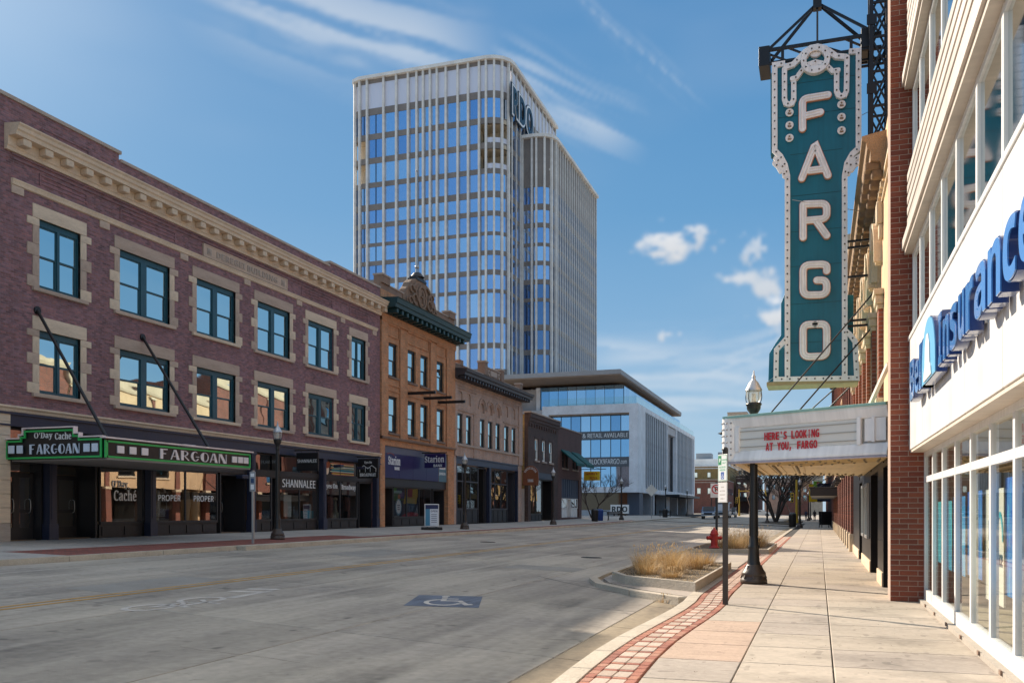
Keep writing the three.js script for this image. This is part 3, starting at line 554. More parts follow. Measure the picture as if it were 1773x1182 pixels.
  shopfront(B, [['doors', 22.95, 24.5, 2, { rec: -.35 }], ['doors', 24.85, 27.0, 2, { rec: -.9 }], ['window', 27.15, 29.48]], sf);
  shopfront(B, [['window', 29.82, 34.1, 2], ['door', 34.3, 36.2, 2, { rec: -1.2 }]], sf);
  shopfront(B, [['window', 36.6, 38.3, 1], ['door', 38.3, 39.0, 1, { rec: -1.0 }], ['window', 39.0, 42.7, 2]], { ...sf });
  shopfront(B, [['window', 43.05, 47.0, 2], ['door', 47.2, 48.8, 2, { rec: -1.1 }]], sf);
  P('shop_lintel', [bx(22.95, 29.5, 3.3, 3.5, -.36, -.22), bx(29.8, 36.24, 3.3, 3.5, -.36, -.22), bx(36.56, 42.7, 3.3, 3.5, -.36, -.22), bx(43.02, 48.84, 3.3, 3.5, -.36, -.22)], M.charcoal);
  // writing on the glass
  const glassSign = (str, font, a, b, y0, y1, mat = wht) => { const q = textBox(str, font, a, b, y0, y1, .004).translate(0, 0, -.28); P('window_lettering', q, mat); };
  glassSign("O'Day", serif, 27.75, 28.6, 2.42, 2.75); glassSign('Caché', serif, 27.85, 29.05, 1.98, 2.4);
  glassSign('PROPER', sansR, 30.3, 31.65, 2.0, 2.25); glassSign('PROPER', sansR, 32.5, 33.85, 2.0, 2.25);
  P('sign_board', [bx(39.02, 42.5, 2.66, 3.28, -.26, -.235)], M.black);
  P('sign_lettering', textBox('SHANNALEE', sansR, 39.2, 42.3, 2.78, 3.18, .02).translate(0, 0, -.235), wht);
  glassSign('Eyes On', serif, 43.3, 44.75, 2.75, 3.08); glassSign('Broadway', serif, 45.2, 46.85, 2.7, 3.08);
  const stripes = print(512, 128, (x, w, h) => { const c = ['#d9b32e', '#c23c37', '#1f7f86', '#e2cf7a', '#8a2d3d', '#2f4f6f', '#d4762c', '#f0e3c0', '#49a08f', '#201c25']; let s = 7; for (let k = 0; k < 60; k++) { s = (s * 16807) % 2147483647; x.fillStyle = c[s % 10]; const y = (s >> 4) % h; x.fillRect((s >> 7) % 60 + 120, y, 420, 2 + (s >> 3) % 7); } x.fillStyle = '#f1d6b8'; x.beginPath(); x.ellipse(70, 80, 34, 50, 0, 0, 7); x.fill(); x.fillStyle = '#a8532d'; x.beginPath(); x.ellipse(75, 34, 48, 34, 0, 0, 7); x.fill(); });
  P('striped_poster', face(43.1, 46.6, 3.57, 4.3, -.27), stripes);
  // shop displays
  for (const [a, b] of [[30.2, 33.9], [27.4, 29.3], [39.2, 42.5], [43.2, 46.8]]) P('display_plinth', bx(a, b, .6, 1.18, -1.35, -.65), std([.35, .26, .18], .8));
  P('display_figure', [...[31.0, 32.9, 33.5].flatMap((u) => [cyl(.12, .2, .7, u, 1.2, -1.0, 10), cyl(.2, .14, .55, u, 1.9, -1.0, 10), sph(.1, u, 2.62, -1.0)])], std([.4, .3, .2], .8));
  P('display_card', [bx(39.9, 40.6, 1.3, 2.4, -.62, -.6)], std([.5, .5, .47], .7));
  P('display_box', [rb(41.9, 42.6, 1.2, 1.6, -.9, -.5, .03)], std([.02, .22, .25], .6));
  P('display_shape', [cyl(.16, .05, 1.0, 45.6, 1.2, -.9, 9), sph(.12, 45.6, 2.25, -.9), cyl(.3, .2, .35, 45.5, 1.16, -.85, 10)], std([.35, .28, .2], .8));
  P('wall_lamp', [...[35.0, 43.9, 46.5].map((u) => rb(u - .18, u + .18, 3.95, 4.1, .03, .5, .04)), rb(35.3, 35.8, 3.05, 3.25, -.2, .2, .06)], M.navy);
  P('drain_pipe', [rod([19.2, 5.1, .08], [19.2, 13, .08], .05, 8)], M.charcoal);
  // the hanging signs
  const hs = block('hanging_sign', 'small black hanging sign lettered SHANNALEE above the shop door', 'sign', 39.9, 3.75, XL, L90);
  hs.P('bracket', [rod([39.9, 4.62, -.2], [39.9, 4.62, 1.45], .03), rod([39.9, 4.6, 1.3], [39.9, 4.3, 1.3], .015), rod([39.9, 4.6, .4], [39.9, 4.3, .4], .015)], M.black);
  { const b = hs.P('board', [rb(39.85, 39.95, 3.6, 4.5, .15, 1.4, .02)], M.black); const t = textBox('SHANNALEE', sansR, -.55, .55, 4.0, 4.17, .01); t.rotateY(-Math.PI / 2).translate(39.84, 0, .78); hs.P('lettering', t, wht); }
  const es = block('hanging_sign', 'black hanging sign reading Eyes On Broadway over an outlined building', 'sign', 46.45, 3.6, XL, L90);
  es.P('bracket', [rod([46.45, 4.66, -.2], [46.45, 4.66, 1.45], .03), rod([46.45, 4.66, .4], [46.45, 4.5, .4], .015), rod([46.45, 4.66, 1.2], [46.45, 4.5, 1.2], .015)], M.black);
  es.P('board', [rb(46.39, 46.51, 3.45, 4.55, .1, 1.38, .02)], M.black);
  { const T = (geo) => geo.rotateY(-Math.PI / 2).scale(1, 1, .85).translate(46.38, .09, .74); es.P('lettering', [T(textBox('Eyes On', serif, -.25, .3, 4.15, 4.32, .008)), T(textBox('BROADWAY', serif, -.6, .6, 3.46, 3.64, .008)), T(ext(ribbon([[-.6, 3.72], [-.6, 3.9], [-.3, 4.08], [0, 3.9], [.3, 4.08], [.6, 3.9], [.6, 3.72]], .03), .008)), T(ext(ribbon([[-.18, 3.72], [-.18, 3.95], [.18, 3.95], [.18, 3.72]], .025), .008))], wht); }
}
// ---- its black marquee with green neon border
{
  const B = block('marquee', 'black canopy sign with green edging lettered FARGOAN over the shop doors', 'marquee', 22.8, 3.22, XL, L90);
  const { P, g } = B, w1 = 3.95, u1 = 30.45;
  const stepped = polyShape([[0, 3.24], [3.9, 3.24], [3.9, 3.9], [3.05, 3.9], [3.05, 4.02], [2.85, 4.02], [2.85, 4.22], [.75, 4.22], [.75, 4.02], [.58, 4.02], [.58, 3.9], [0, 3.9]]);
  // end face, seen from the near side: local x of that face runs from the wall (0) to the kerb (3.9)
  const E = (geo, off = 0) => geo.rotateY(-Math.PI / 2).translate(22.8 - off, 0, 0);
  P('end_panel', E(ext(stepped, .1, -.1)), M.black);
  P('soffit', [bx(22.9, u1, 3.2, 3.26, .1, w1)], std([.3, .28, .26], .7));
  P('front_panel', [bx(22.8, u1, 3.26, 3.84, w1 - .1, w1)], M.black);
  P('far_panel', [bx(u1 - .1, u1, 3.26, 3.84, .1, w1 - .1)], M.black);
  P('top', [bx(22.9, u1 - .1, 3.76, 3.8, .1, w1 - .1)], M.roof);
  const green = new THREE.MeshStandardMaterial({ color: col(.02, .42, .09), roughness: .35 }), cap = paintMat([.55, .2, .2], .5);
  P('green_border', [E(ext(ribbon([[.05, 3.29], [3.86, 3.29], [3.86, 3.83], [3.0, 3.83], [3.0, 3.95], [2.78, 3.95], [2.78, 4.14], [.82, 4.14], [.82, 3.95], [.66, 3.95], [.66, 3.83], [.05, 3.83]], .06, true), .04), .04), bx(22.85, u1 - .03, 3.26, 3.32, w1, w1 + .04), bx(22.85, u1 - .03, 3.74, 3.80, w1, w1 + .04), bx(22.78, 22.9, 3.26, 3.8, w1, w1 + .04), bx(u1 - .09, u1 - .03, 3.32, 3.74, w1, w1 + .04)], green);
  P('top_rim', [bx(22.72, u1 + .1, 3.86, 3.91, w1 - .12, w1 + .1), E(ext(ribbon([[0, 3.92], [.6, 3.92], [.6, 4.04], [.76, 4.04], [.76, 4.24], [2.84, 4.24], [2.84, 4.04], [3.04, 4.04], [3.04, 3.92], [3.95, 3.92]], .04, false, false), .16, -.1), .06)], paintMat([.75, .62, .6], .4));
  // deco lettering: heavy left strokes
  const deco = { F: [[0, 0, .26, 1], [.26, .86, .75, 1], [.26, .45, .6, .53]], A: null };
  const letters = (x0, x1, y0, y1, put) => {
    const W = 'FARGOAN', n = 7, cw = (x1 - x0) / n;
    [...W].forEach((c, i) => {
      const X = x0 + i * cw, s = cw * .84, H = y1 - y0, q = [];
      const A = (pts) => polyShape(pts.map(([a, b]) => [X + a * s, y0 + b * H]));
      if (c === 'F') q.push(A([[0, 0], [.3, 0], [.3, 1], [0, 1]]), A([[.34, .9], [.8, .9], [.8, 1], [.34, 1]]), A([[.34, .48], [.62, .48], [.62, .57], [.34, .57]]));
      if (c === 'A') q.push(A([[.0, 0], [.08, 0], [.42, .85], [.38, 1]]), A([[.38, 1], [.52, .72], [.68, 0], [1, 0], [.62, 1]]), A([[.2, .3], [.6, .3], [.6, .36], [.22, .36]]));
      if (c === 'R') q.push(A([[0, 0], [.3, 0], [.3, 1], [0, 1]]), polyShape([...arcPts(X + .34 * s, y0 + .72 * H, .5 * s, 90, -90, 10, .28 * H), ...arcPts(X + .34 * s, y0 + .72 * H, .38 * s, -90, 90, 10, .22 * H)]), A([[.36, .44], [.48, .44], [1, 0], [.84, 0]]));
      if (c === 'G') q.push(polyShape([...arcPts(X + .5 * s, y0 + .5 * H, .5 * s, 55, 330, 16, .5 * H), ...arcPts(X + .56 * s, y0 + .5 * H, .3 * s, 330, 55, 16, .44 * H)]), A([[.62, .42], [1, .42], [1, .5], [.62, .5]]));
      if (c === 'O') q.push(polyShape([...arcPts(X + .5 * s, y0 + .5 * H, .5 * s, 90, 270, 14, .5 * H), ...arcPts(X + .5 * s, y0 + .5 * H, .12 * s, 270, 90, 14, .5 * H)]), polyShape([...arcPts(X + .54 * s, y0 + .5 * H, .46 * s, -90, 90, 14, .5 * H), ...arcPts(X + .54 * s, y0 + .5 * H, .38 * s, 90, -90, 14, .44 * H)]));
      if (c === 'N') q.push(A([[0, 0], [.08, 0], [.08, .9], [.0, 1]]), A([[.0, 1], [.36, 1], [.92, .1], [.92, 0], [.62, 0], [.1, .86]]), A([[.94, 0], [1.0, 0], [1.0, 1], [.94, 1]]));
      put(mg(q.map((sh) => ext(sh, .03))));
    });
  };
  const blue = std([.62, .70, .80], .4), pinkish = std([.80, .72, .70], .4);
  letters(1.0, 3.05, 3.41, 3.72, (q) => P('letter', E(q, .03), blue));
  letters(25.3, 29.0, 3.36, 3.70, (q) => P('letter', q.translate(0, 0, w1), pinkish));
  for (const x of [.15, .5, 3.2, 3.52]) P('square_lamp', E(rb(x, x + .24, 3.44, 3.7, 0, .05, .015), .05), blue);
  for (const u of [23.3, 23.85, 24.4, 29.25, 29.62, 29.98]) P('square_lamp', rb(u, u + .3, 3.42, 3.66, w1, w1 + .05, .015), pinkish);
  P('shop_name', [E(textBox("O'Day", serif, 1.15, 1.9, 3.86, 4.1, .01), .01), E(textBox('Cache', serif, 2.0, 2.65, 3.86, 4.08, .01), .01)], wht);
  P('tie_rod', [rod([24.0, 8.35, .02], [23.0, 3.88, w1 - .1], .055, 8)], M.black); P('tie_rod', [rod([29.05, 8.35, .02], [28.05, 3.88, w1 - .1], .055, 8)], M.black);
  P('rod_plate', [cyl(.14, .14, .05, 0, 0, 0, 10).rotateX(Math.PI / 2).translate(24.0, 8.35, 0), cyl(.14, .14, .05, 0, 0, 0, 10).rotateX(Math.PI / 2).translate(29.05, 8.35, 0)], M.black);
  P('spotlight', [rb(28.6, 29.3, 3.92, 4.12, 2.0, 2.35, .05), bx(29.3, 29.9, 3.95, 4.05, 2.1, 2.3)], paintMat([.5, .48, .5], .4));
}
// ---- orange brick building with dark cornice
{
  const B = block('brick_building', 'narrow orange brick building with dark green cornice and carved crest, bank on the ground floor', 'building', 49.4, .62, XL, L90);
  B.u0 = 49.4; B.yb = .62;
  const { g, P } = B, U0 = 49.4, U1 = 61.1;
  const up = [[50.52, 51.75], [53.25, 54.5], [55.24, 56.46], [57.93, 59.2]], rows = [[9.86, 11.95], [6.4, 8.67]], holes = [[50.02, 59.95, .62, 5.6]];
  for (const [a, b] of up) for (const [c, d] of rows) holes.push([a, b, c, d]);
  const s = polyShape([[U0, .62], [50.02, .62], [50.02, 5.6], [59.95, 5.6], [59.95, .62], [U1, .62], [U1, 15.0], [U0, 15.0]]);
  for (const [a, b, c, d] of holes.slice(1)) s.holes.push(new THREE.Path([[a, c], [b, c], [b, d], [a, d]].map((p) => new THREE.Vector2(...p))));
  P('wall', [ext(s, .4, -.4), bx(U0, U0 + .3, .62, 14.9, -13, -.401), bx(U1 - .3, U1, .62, 14.9, -13, -.401)], M.orange);
  for (const q of [[U0, 50.25, 13.4], [51.98, 53.05, 13.0], [56.68, 57.72, 13.0], [59.55, U1, 13.4]]) P('pilaster', bx(q[0], q[1], 5.95, q[2], 0, .1), M.orange);
  P('brick_panel', [...[[50.3, 51.95], [53.1, 56.6], [57.75, 59.5]].flatMap(([a, b]) => [bx(a, b, 13.0, 13.1, 0, .09), bx(a, b, 12.3, 12.36, 0, .06), bx(a, a + .07, 12.36, 13.0, 0, .06), bx(b - .07, b, 12.36, 13.0, 0, .06), bx(a, b, 9.3, 9.37, 0, .06), bx(a, b, 8.95, 9.02, 0, .06)])], M.orange);
  P('frieze', [bx(U0, U1, 13.1, 13.55, 0, .14)], M.orange);
  P('roof', [bx(U0 + .3, U1 - .3, 13.9, 14.0, -13, -.41)], M.roof);
  P('interior', [bx(U0 + .3, U1 - .3, 5.7, 13, -1.2, -1.1)], M.room);
  for (const [a, b] of up) for (const [c, d] of rows) { sash(B, (a + b) / 2, c, b - a, d - c, { cols: 1, head: .12, frame: M.black, blinds: c > 9 ? .9 : .4, w: -.14, side: .06 }); P('sill_stone', [rb(a - .12, b + .12, c - .12, c, -.1, .1, .01)], M.brownstone); }
  P('string_course', run([[0, 5.95], [.16, 5.97], [.2, 6.06], [.2, 6.12], [0, 6.16]], U0, U1), M.brownstone);
  P('cornice', run([[0, 13.55], [.3, 13.58], [.32, 13.72], [.42, 13.78], [1.05, 13.8], [1.08, 14.0], [1.15, 14.05], [1.2, 14.3], [1.25, 14.36], [0, 14.44]], U0 - .1, U1 + .4), M.darkgreen);
  for (let u = U0 + .4; u < U1 + .2; u += .72) P('bracket', rb(u - .14, u + .14, 13.5, 13.79, .33, .98, .05), M.darkgreen);
  P('parapet', [bx(U0, U1, 15.0, 15.35, -.35, 0), bx(U0 - .0, U0 + 1.1, 15.35, 15.8, -.45, .12), bx(U1 - 1.1, U1, 15.35, 15.75, -.45, .12)], M.brownstone);
  P('coping', [bx(U0 - .04, U0 + 1.15, 15.8, 15.9, -.5, .17), bx(U1 - 1.15, U1 + .04, 15.75, 15.85, -.5, .17), bx(U0 + 1.15, U1 - 1.15, 15.35, 15.42, -.4, .05)], M.limeGrey);
  // carved crest
  const cr = B.sub('crest', 55.2, 15.0, .02), carve = stoneMat([.34, .225, .155], .8, .9, .05); cr.scale.y = .88;
  part(cr, 'slab', ext(polyShape([[-2.75, -.3], [2.75, -.3], [2.75, .35], [2.5, .5], [2.35, .85], [2.0, 1.15], [1.75, 1.5], [1.35, 1.8], [.8, 1.98], [-.8, 1.98], [-1.35, 1.8], [-1.75, 1.5], [-2.0, 1.15], [-2.35, .85], [-2.5, .5], [-2.75, .35]]), .5, -.45, .06), carve);
  part(cr, 'shield', [ext(ribbon(arcPts(0, .75, .62, 0, 340, 20, .8), .16, true), .16, .02, .03), ext(polyShape(arcPts(0, .75, .5, 0, 345, 18, .65)), .12, .02, .04), ext(ribbon([[-.3, .75], [.3, .75]], .1), .2, .03), ext(ribbon([[0, .35], [0, 1.15]], .1), .21, .03)], carve);
  for (const k of [-1, 1]) { part(cr, 'scroll', [ext(ribbon(arcPts(k * 1.15, .4, .36, 0, 300, 14), .14), .18, .02, .02), ext(ribbon(arcPts(k * 1.75, .2, .25, 40, 330, 12), .12), .15, .02, .02), ext(ribbon(arcPts(k * 2.2, .1, .16, 0, 300, 10), .1), .12, .02, .02), ext(ribbon([[k * .85, 1.6], [k * 1.3, 1.3], [k * 1.0, .95], [k * .9, .6]], .14), .17, .02, .02), ext(ribbon(arcPts(k * 1.6, 1.05, .26, 0, 300, 12), .12), .16, .02, .02), ext(ribbon([[k * 1.3, .6], [k * 1.6, .5], [k * 2.0, .35]], .1), .14, .02, .02)], carve); }
  part(cr, 'finial_base', [bx(-.75, .75, 1.95, 2.12, -.6, .1), bx(-.6, .6, 2.12, 2.3, -.5, 0), cyl(.5, .25, .35, 0, 2.3, -.25, 12)], M.charcoal);
  part(cr, 'flagpole', [cyl(.12, .08, .4, 0, 2.65, -.25, 10), sph(.16, 0, 3.1, -.25), cyl(.06, .035, 7.2, 0, 3.1, -.25, 8), sph(.09, 0, 10.35, -.25)], M.steel);
  // bank front
  P('lintel', [bx(50.02, 59.95, 5.15, 5.6, -.3, -.1)], paintMat([.1, .1, .14], .5));
  P('bank_interior', [bx(50.02, 59.95, .62, 5.2, -2.6, -2.5), bx(50.02, 59.95, .6, .64, -2.5, -.3)], M.room);
  const navyPanel = std([.016, .010, .085], .35);
  for (let i = 0; i < 4; i++) P('sign_panel', rb(50.06 + i * 2.1, 50.06 + i * 2.1 + 2.09, 3.62, 5.14, -.28, -.08, .01), navyPanel);
  P('sign_lettering', [textBox('Starion', serif, 50.62, 52.3, 4.45, 5.0, .02).translate(0, 0, -.08), textBox('BANK', sans, 51.5, 52.2, 4.15, 4.35, .02).translate(0, 0, -.08)], wht);
  P('sign_swoosh', ext(ribbon(arcPts(50.9, 4.95, .55, 20, 140, 10, .2), .04), .02, -.08), std([.3, .05, .03], .5));
  P('banner', [face(58.5, 59.9, 3.62, 5.14, -.09)], print(256, 280, (x, w, h) => { x.fillStyle = '#51707c'; x.fillRect(0, 0, w, h); x.fillStyle = '#d8d2cc'; x.fillRect(26, 18, 190, 100); x.fillStyle = '#8d4a45'; x.font = 'bold 40px sans-serif'; x.fillText('COMING', 34, 60); x.fillText('SOON', 60, 104); x.fillStyle = '#e8e8e4'; x.font = 'bold 44px sans-serif'; x.fillText('JOHNSON', 14, 190); }));
  P('shop_lintel', [bx(50.02, 59.95, 3.1, 3.62, -.35, -.15)], M.charcoal);
  shopfront(B, [['door', 50.05, 51.7, 1, { rec: -1.1 }], ['window', 51.75, 57.55, 3], ['door', 57.9, 59.9, 1, { rec: -1.0 }]], { y0: .62, sill: 1.2, top: 3.1, w: -.3 });
  P('window_graphic', [face(51.85, 55.7, 1.24, 3.02, -.33)], print(512, 256, (x, w, h) => { x.fillStyle = '#1c2440'; x.fillRect(0, 0, w, h); x.fillStyle = '#48623c'; x.fillRect(0, 40, 190, 70); x.fillStyle = '#5c3f74'; x.fillRect(110, 30, 90, 60); x.fillStyle = '#b7734b'; x.beginPath(); x.arc(110, 80, 26, 0, 7); x.fill(); x.fillStyle = '#26425f'; x.fillRect(250, 90, 180, 120); x.fillStyle = '#93a8a8'; x.fillRect(0, 20, 160, 24); x.fillStyle = '#94243a'; x.beginPath(); x.moveTo(150, 256); x.quadraticCurveTo(300, 190, 512, 236); x.lineTo(512, 256); x.fill(); x.fillStyle = '#7aa0b8'; x.beginPath(); x.ellipse(100, 170, 58, 76, 0, 0, 7); x.fill(); x.fillStyle = '#e8e6ea'; x.beginPath(); x.ellipse(100, 168, 46, 62, 0, 0, 7); x.fill(); x.fillStyle = '#6a5a80'; x.fillRect(76, 150, 48, 8); x.fillRect(80, 168, 36, 8); x.fillRect(78, 188, 44, 8); }));
  for (const q of [[58.6, 59.1, 1.9, 2.5], [50.3, 51.3, 1.3, 2.1]]) P('notice', bx(...q, -.9, -.88), std([.35, .3, .24], .7));
  for (const u of [53.1, 55.8, 58.2]) P('roof_bar', bx(u - .07, u + .07, 9.0, 9.18, 0, 2.0), M.black);
  const ps = block('hanging_sign', 'navy projecting sign lettered Starion Bank on the orange brick building', 'sign', 55.7, 4.2, XL, L90);
  ps.P('board', [rb(55.63, 55.77, 4.45, 5.38, .1, 1.6, .02)], navyPanel); ps.P('arm', [rod([55.7, 5.44, -.1], [55.7, 5.44, 1.7], .04)], M.black);
  { const T = (q) => q.rotateY(-Math.PI / 2).scale(1, 1, .9).translate(55.62, .2, .86); ps.P('lettering', [T(textBox('Starion', serif, -.8, .75, 4.6, 5.05, .01)), T(textBox('BANK', sans, -.1, .6, 4.3, 4.48, .01))], wht); }
}
// ---- tan brick building with three arches
{
  const B = block('brick_building', 'low tan brick building with three arches over its middle windows', 'building', 61.1, .62, XL, L90);
  B.u0 = 61.1; B.yb = .62;
  const { g, P } = B, U0 = 61.1, U1 = 76.9;
  const wins = [[61.75, 62.8], [63.47, 64.55], [66.41, 67.46], [68.24, 69.3], [70.05, 71.15], [72.2, 73.35], [74.15, 75.25]];
  const s = polyShape([[U0, .62], [61.5, .62], [61.5, 5.6], [75.9, 5.6], [75.9, .62], [U1, .62], [U1, 11.9], [U0, 11.9]]);
  for (const [a, b] of wins) s.holes.push(new THREE.Path([[a, 6.53], [b, 6.53], [b, 8.76], [a, 8.76]].map((p) => new THREE.Vector2(...p))));
  for (const [a, b] of wins.slice(2, 5)) { const p = new THREE.Path(); p.moveTo(a, 9.25); p.lineTo(b, 9.25); p.absarc((a + b) / 2, 9.5, (b - a) / 2, 0, Math.PI, false); p.closePath(); s.holes.push(p); }
  const pan = [[61.85, 62.75], [63.5, 64.45], [72.3, 73.2], [74.2, 75.1]];
  for (const [a, b] of pan) s.holes.push(new THREE.Path([[a, 9.5], [b, 9.5], [b, 10.2], [b - .2, 10.4], [a + .2, 10.4], [a, 10.2]].map((p) => new THREE.Vector2(...p))));
  P('wall', [ext(s, .35, -.35), bx(U0, U0 + .3, .62, 11.8, -13, -.351), bx(U1 - .3, U1, .62, 11.8, -13, -.351)], M.tan);
  P('panel_back', [bx(61.6, 65, 9.4, 10.5, -.3, -.1), bx(72, 75.5, 9.4, 10.5, -.3, -.1), bx(66.3, 71.3, 9.2, 10.3, -.3, -.16)], M.tan);
  P('interior', [bx(U0 + .3, U1 - .3, 5.7, 8.9, -1.2, -1.1)], M.room);
  P('roof', [bx(U0 + .3, U1 - .3, 11.0, 11.1, -13, -.36)], M.roof);
  for (const [a, b] of wins) sash(B, (a + b) / 2, 6.53, b - a, 2.23, { cols: 1, head: .1, frame: M.black, blinds: .2, w: -.12, side: .06 });
  for (const [a, b] of wins.slice(2, 5)) P('arch', [ext(ribbon([[(a + b) / 2 - .85, 9.1], ...arcPts((a + b) / 2, 9.5, .85, 180, 0, 16), [(a + b) / 2 + .85, 9.1]].slice(1, -1), .12, false, false), .08, 0), ext(ribbon(arcPts((a + b) / 2, 9.5, .66, 180, 0, 16), .08, false, false), .05, .001 * a % .003)], M.tan);
  P('string_course', [bx(U0 + .3, 65.6, 8.95, 9.05, 0, .07), bx(71.9, U1 - .9, 8.95, 9.05, 0, .07), bx(U0, U1, 11.0, 11.06, 0, .06), bx(U0, U1, 10.75, 10.8, 0, .06), bx(61.4, 65.6, 10.55, 10.62, 0, .08), bx(71.9, 75.6, 10.55, 10.62, 0, .08)], M.tan);
  for (const q of [[U0, 61.5, 10.75, .1], [65.0, 65.75, 8.95, .06], [75.9, U1, 10.75, .1]]) P('pilaster', bx(q[0], q[1], 5.6, q[2], 0, q[3]), M.tan);
  P('sill_stone', [rb(U0 + .3, U1 - .8, 6.36, 6.53, -.1, .12, .02)], M.limeGrey);
  P('cornice', run([[0, 11.2], [.25, 11.25], [.3, 11.4], [.85, 11.42], [.88, 11.6], [1.0, 11.66], [1.05, 11.86], [0, 11.95]], U0 - .05, U1 + .5), M.slate);
  for (let u = U0 + .3; u < U1 + .3; u += .62) P('bracket', rb(u - .12, u + .12, 11.16, 11.41, .301, .78, .04), M.slate);
  P('parapet', [bx(U0, U1, 11.9, 12.3, -.35, 0), bx(67.2, 67.9, 12.3, 13.3, -.5, .1), bx(71.2, 71.9, 12.3, 13.2, -.5, .1), bx(67.9, 71.2, 12.3, 12.95, -.35, 0), bx(62.2, 62.8, 12.3, 12.7, -.4, .05), bx(U1 - .6, U1, 12.3, 12.75, -.45, .08)], M.brownstone);
  P('coping', [bx(67.15, 67.95, 13.3, 13.42, -.55, .15), bx(71.15, 71.95, 13.2, 13.32, -.55, .15), bx(67.95, 71.15, 12.95, 13.03, -.4, .05), bx(U1 - .66, U1 + .05, 12.75, 12.85, -.5, .13), bx(U0, 67.15, 12.3, 12.36, -.4, .04), bx(71.95, U1 - .66, 12.3, 12.36, -.4, .04)], M.limeGrey);
  P('date_stone', [bx(68.8, 70.3, 12.42, 12.85, 0, .04), ext(ribbon(arcPts(68.35, 12.6, .2, 0, 340, 12), .1, true), .06), ext(ribbon(arcPts(70.75, 12.6, .2, 0, 340, 12), .1, true), .06)], M.limeGrey);
  P('lintel', [bx(61.5, 75.9, 5.05, 5.6, -.3, -.02), bx(61.5, 75.9, 5.5, 5.6, -.02, .05)], paintMat([.05, .058, .09], .5));
  P('shop_interior', [bx(61.5, 75.9, .62, 5.1, -3, -2.9), bx(61.5, 75.9, .6, .64, -2.9, -.3), bx(68.0, 68.2, .62, 5.1, -2.9, -.3)], M.room);
  for (const [a, b] of [[68.55, 68.95], [61.5, 61.7], [75.7, 75.9]]) P('iron_column', bx(a, b, .62, 5.05, -.25, .01), M.navy);
  shopfront(B, [['window', 61.75, 66.6, 3], ['door', 66.7, 68.5, 1, { rec: -1.4, top: 5 }]], { y0: .62, sill: 1.75, top: 5.0, w: -.28, frame: M.slate });
  shopfront(B, [['window', 69.0, 73.6, 3], ['door', 73.8, 75.65, 1, { rec: -1.4, top: 5 }]], { y0: .62, sill: 1.75, top: 5.0, w: -.28, frame: M.slate });
  P('window_rail', [bx(61.8, 66.55, 3.75, 3.85, -.3, -.24), bx(69.05, 73.55, 3.75, 3.85, -.3, -.24)], M.slate);
}
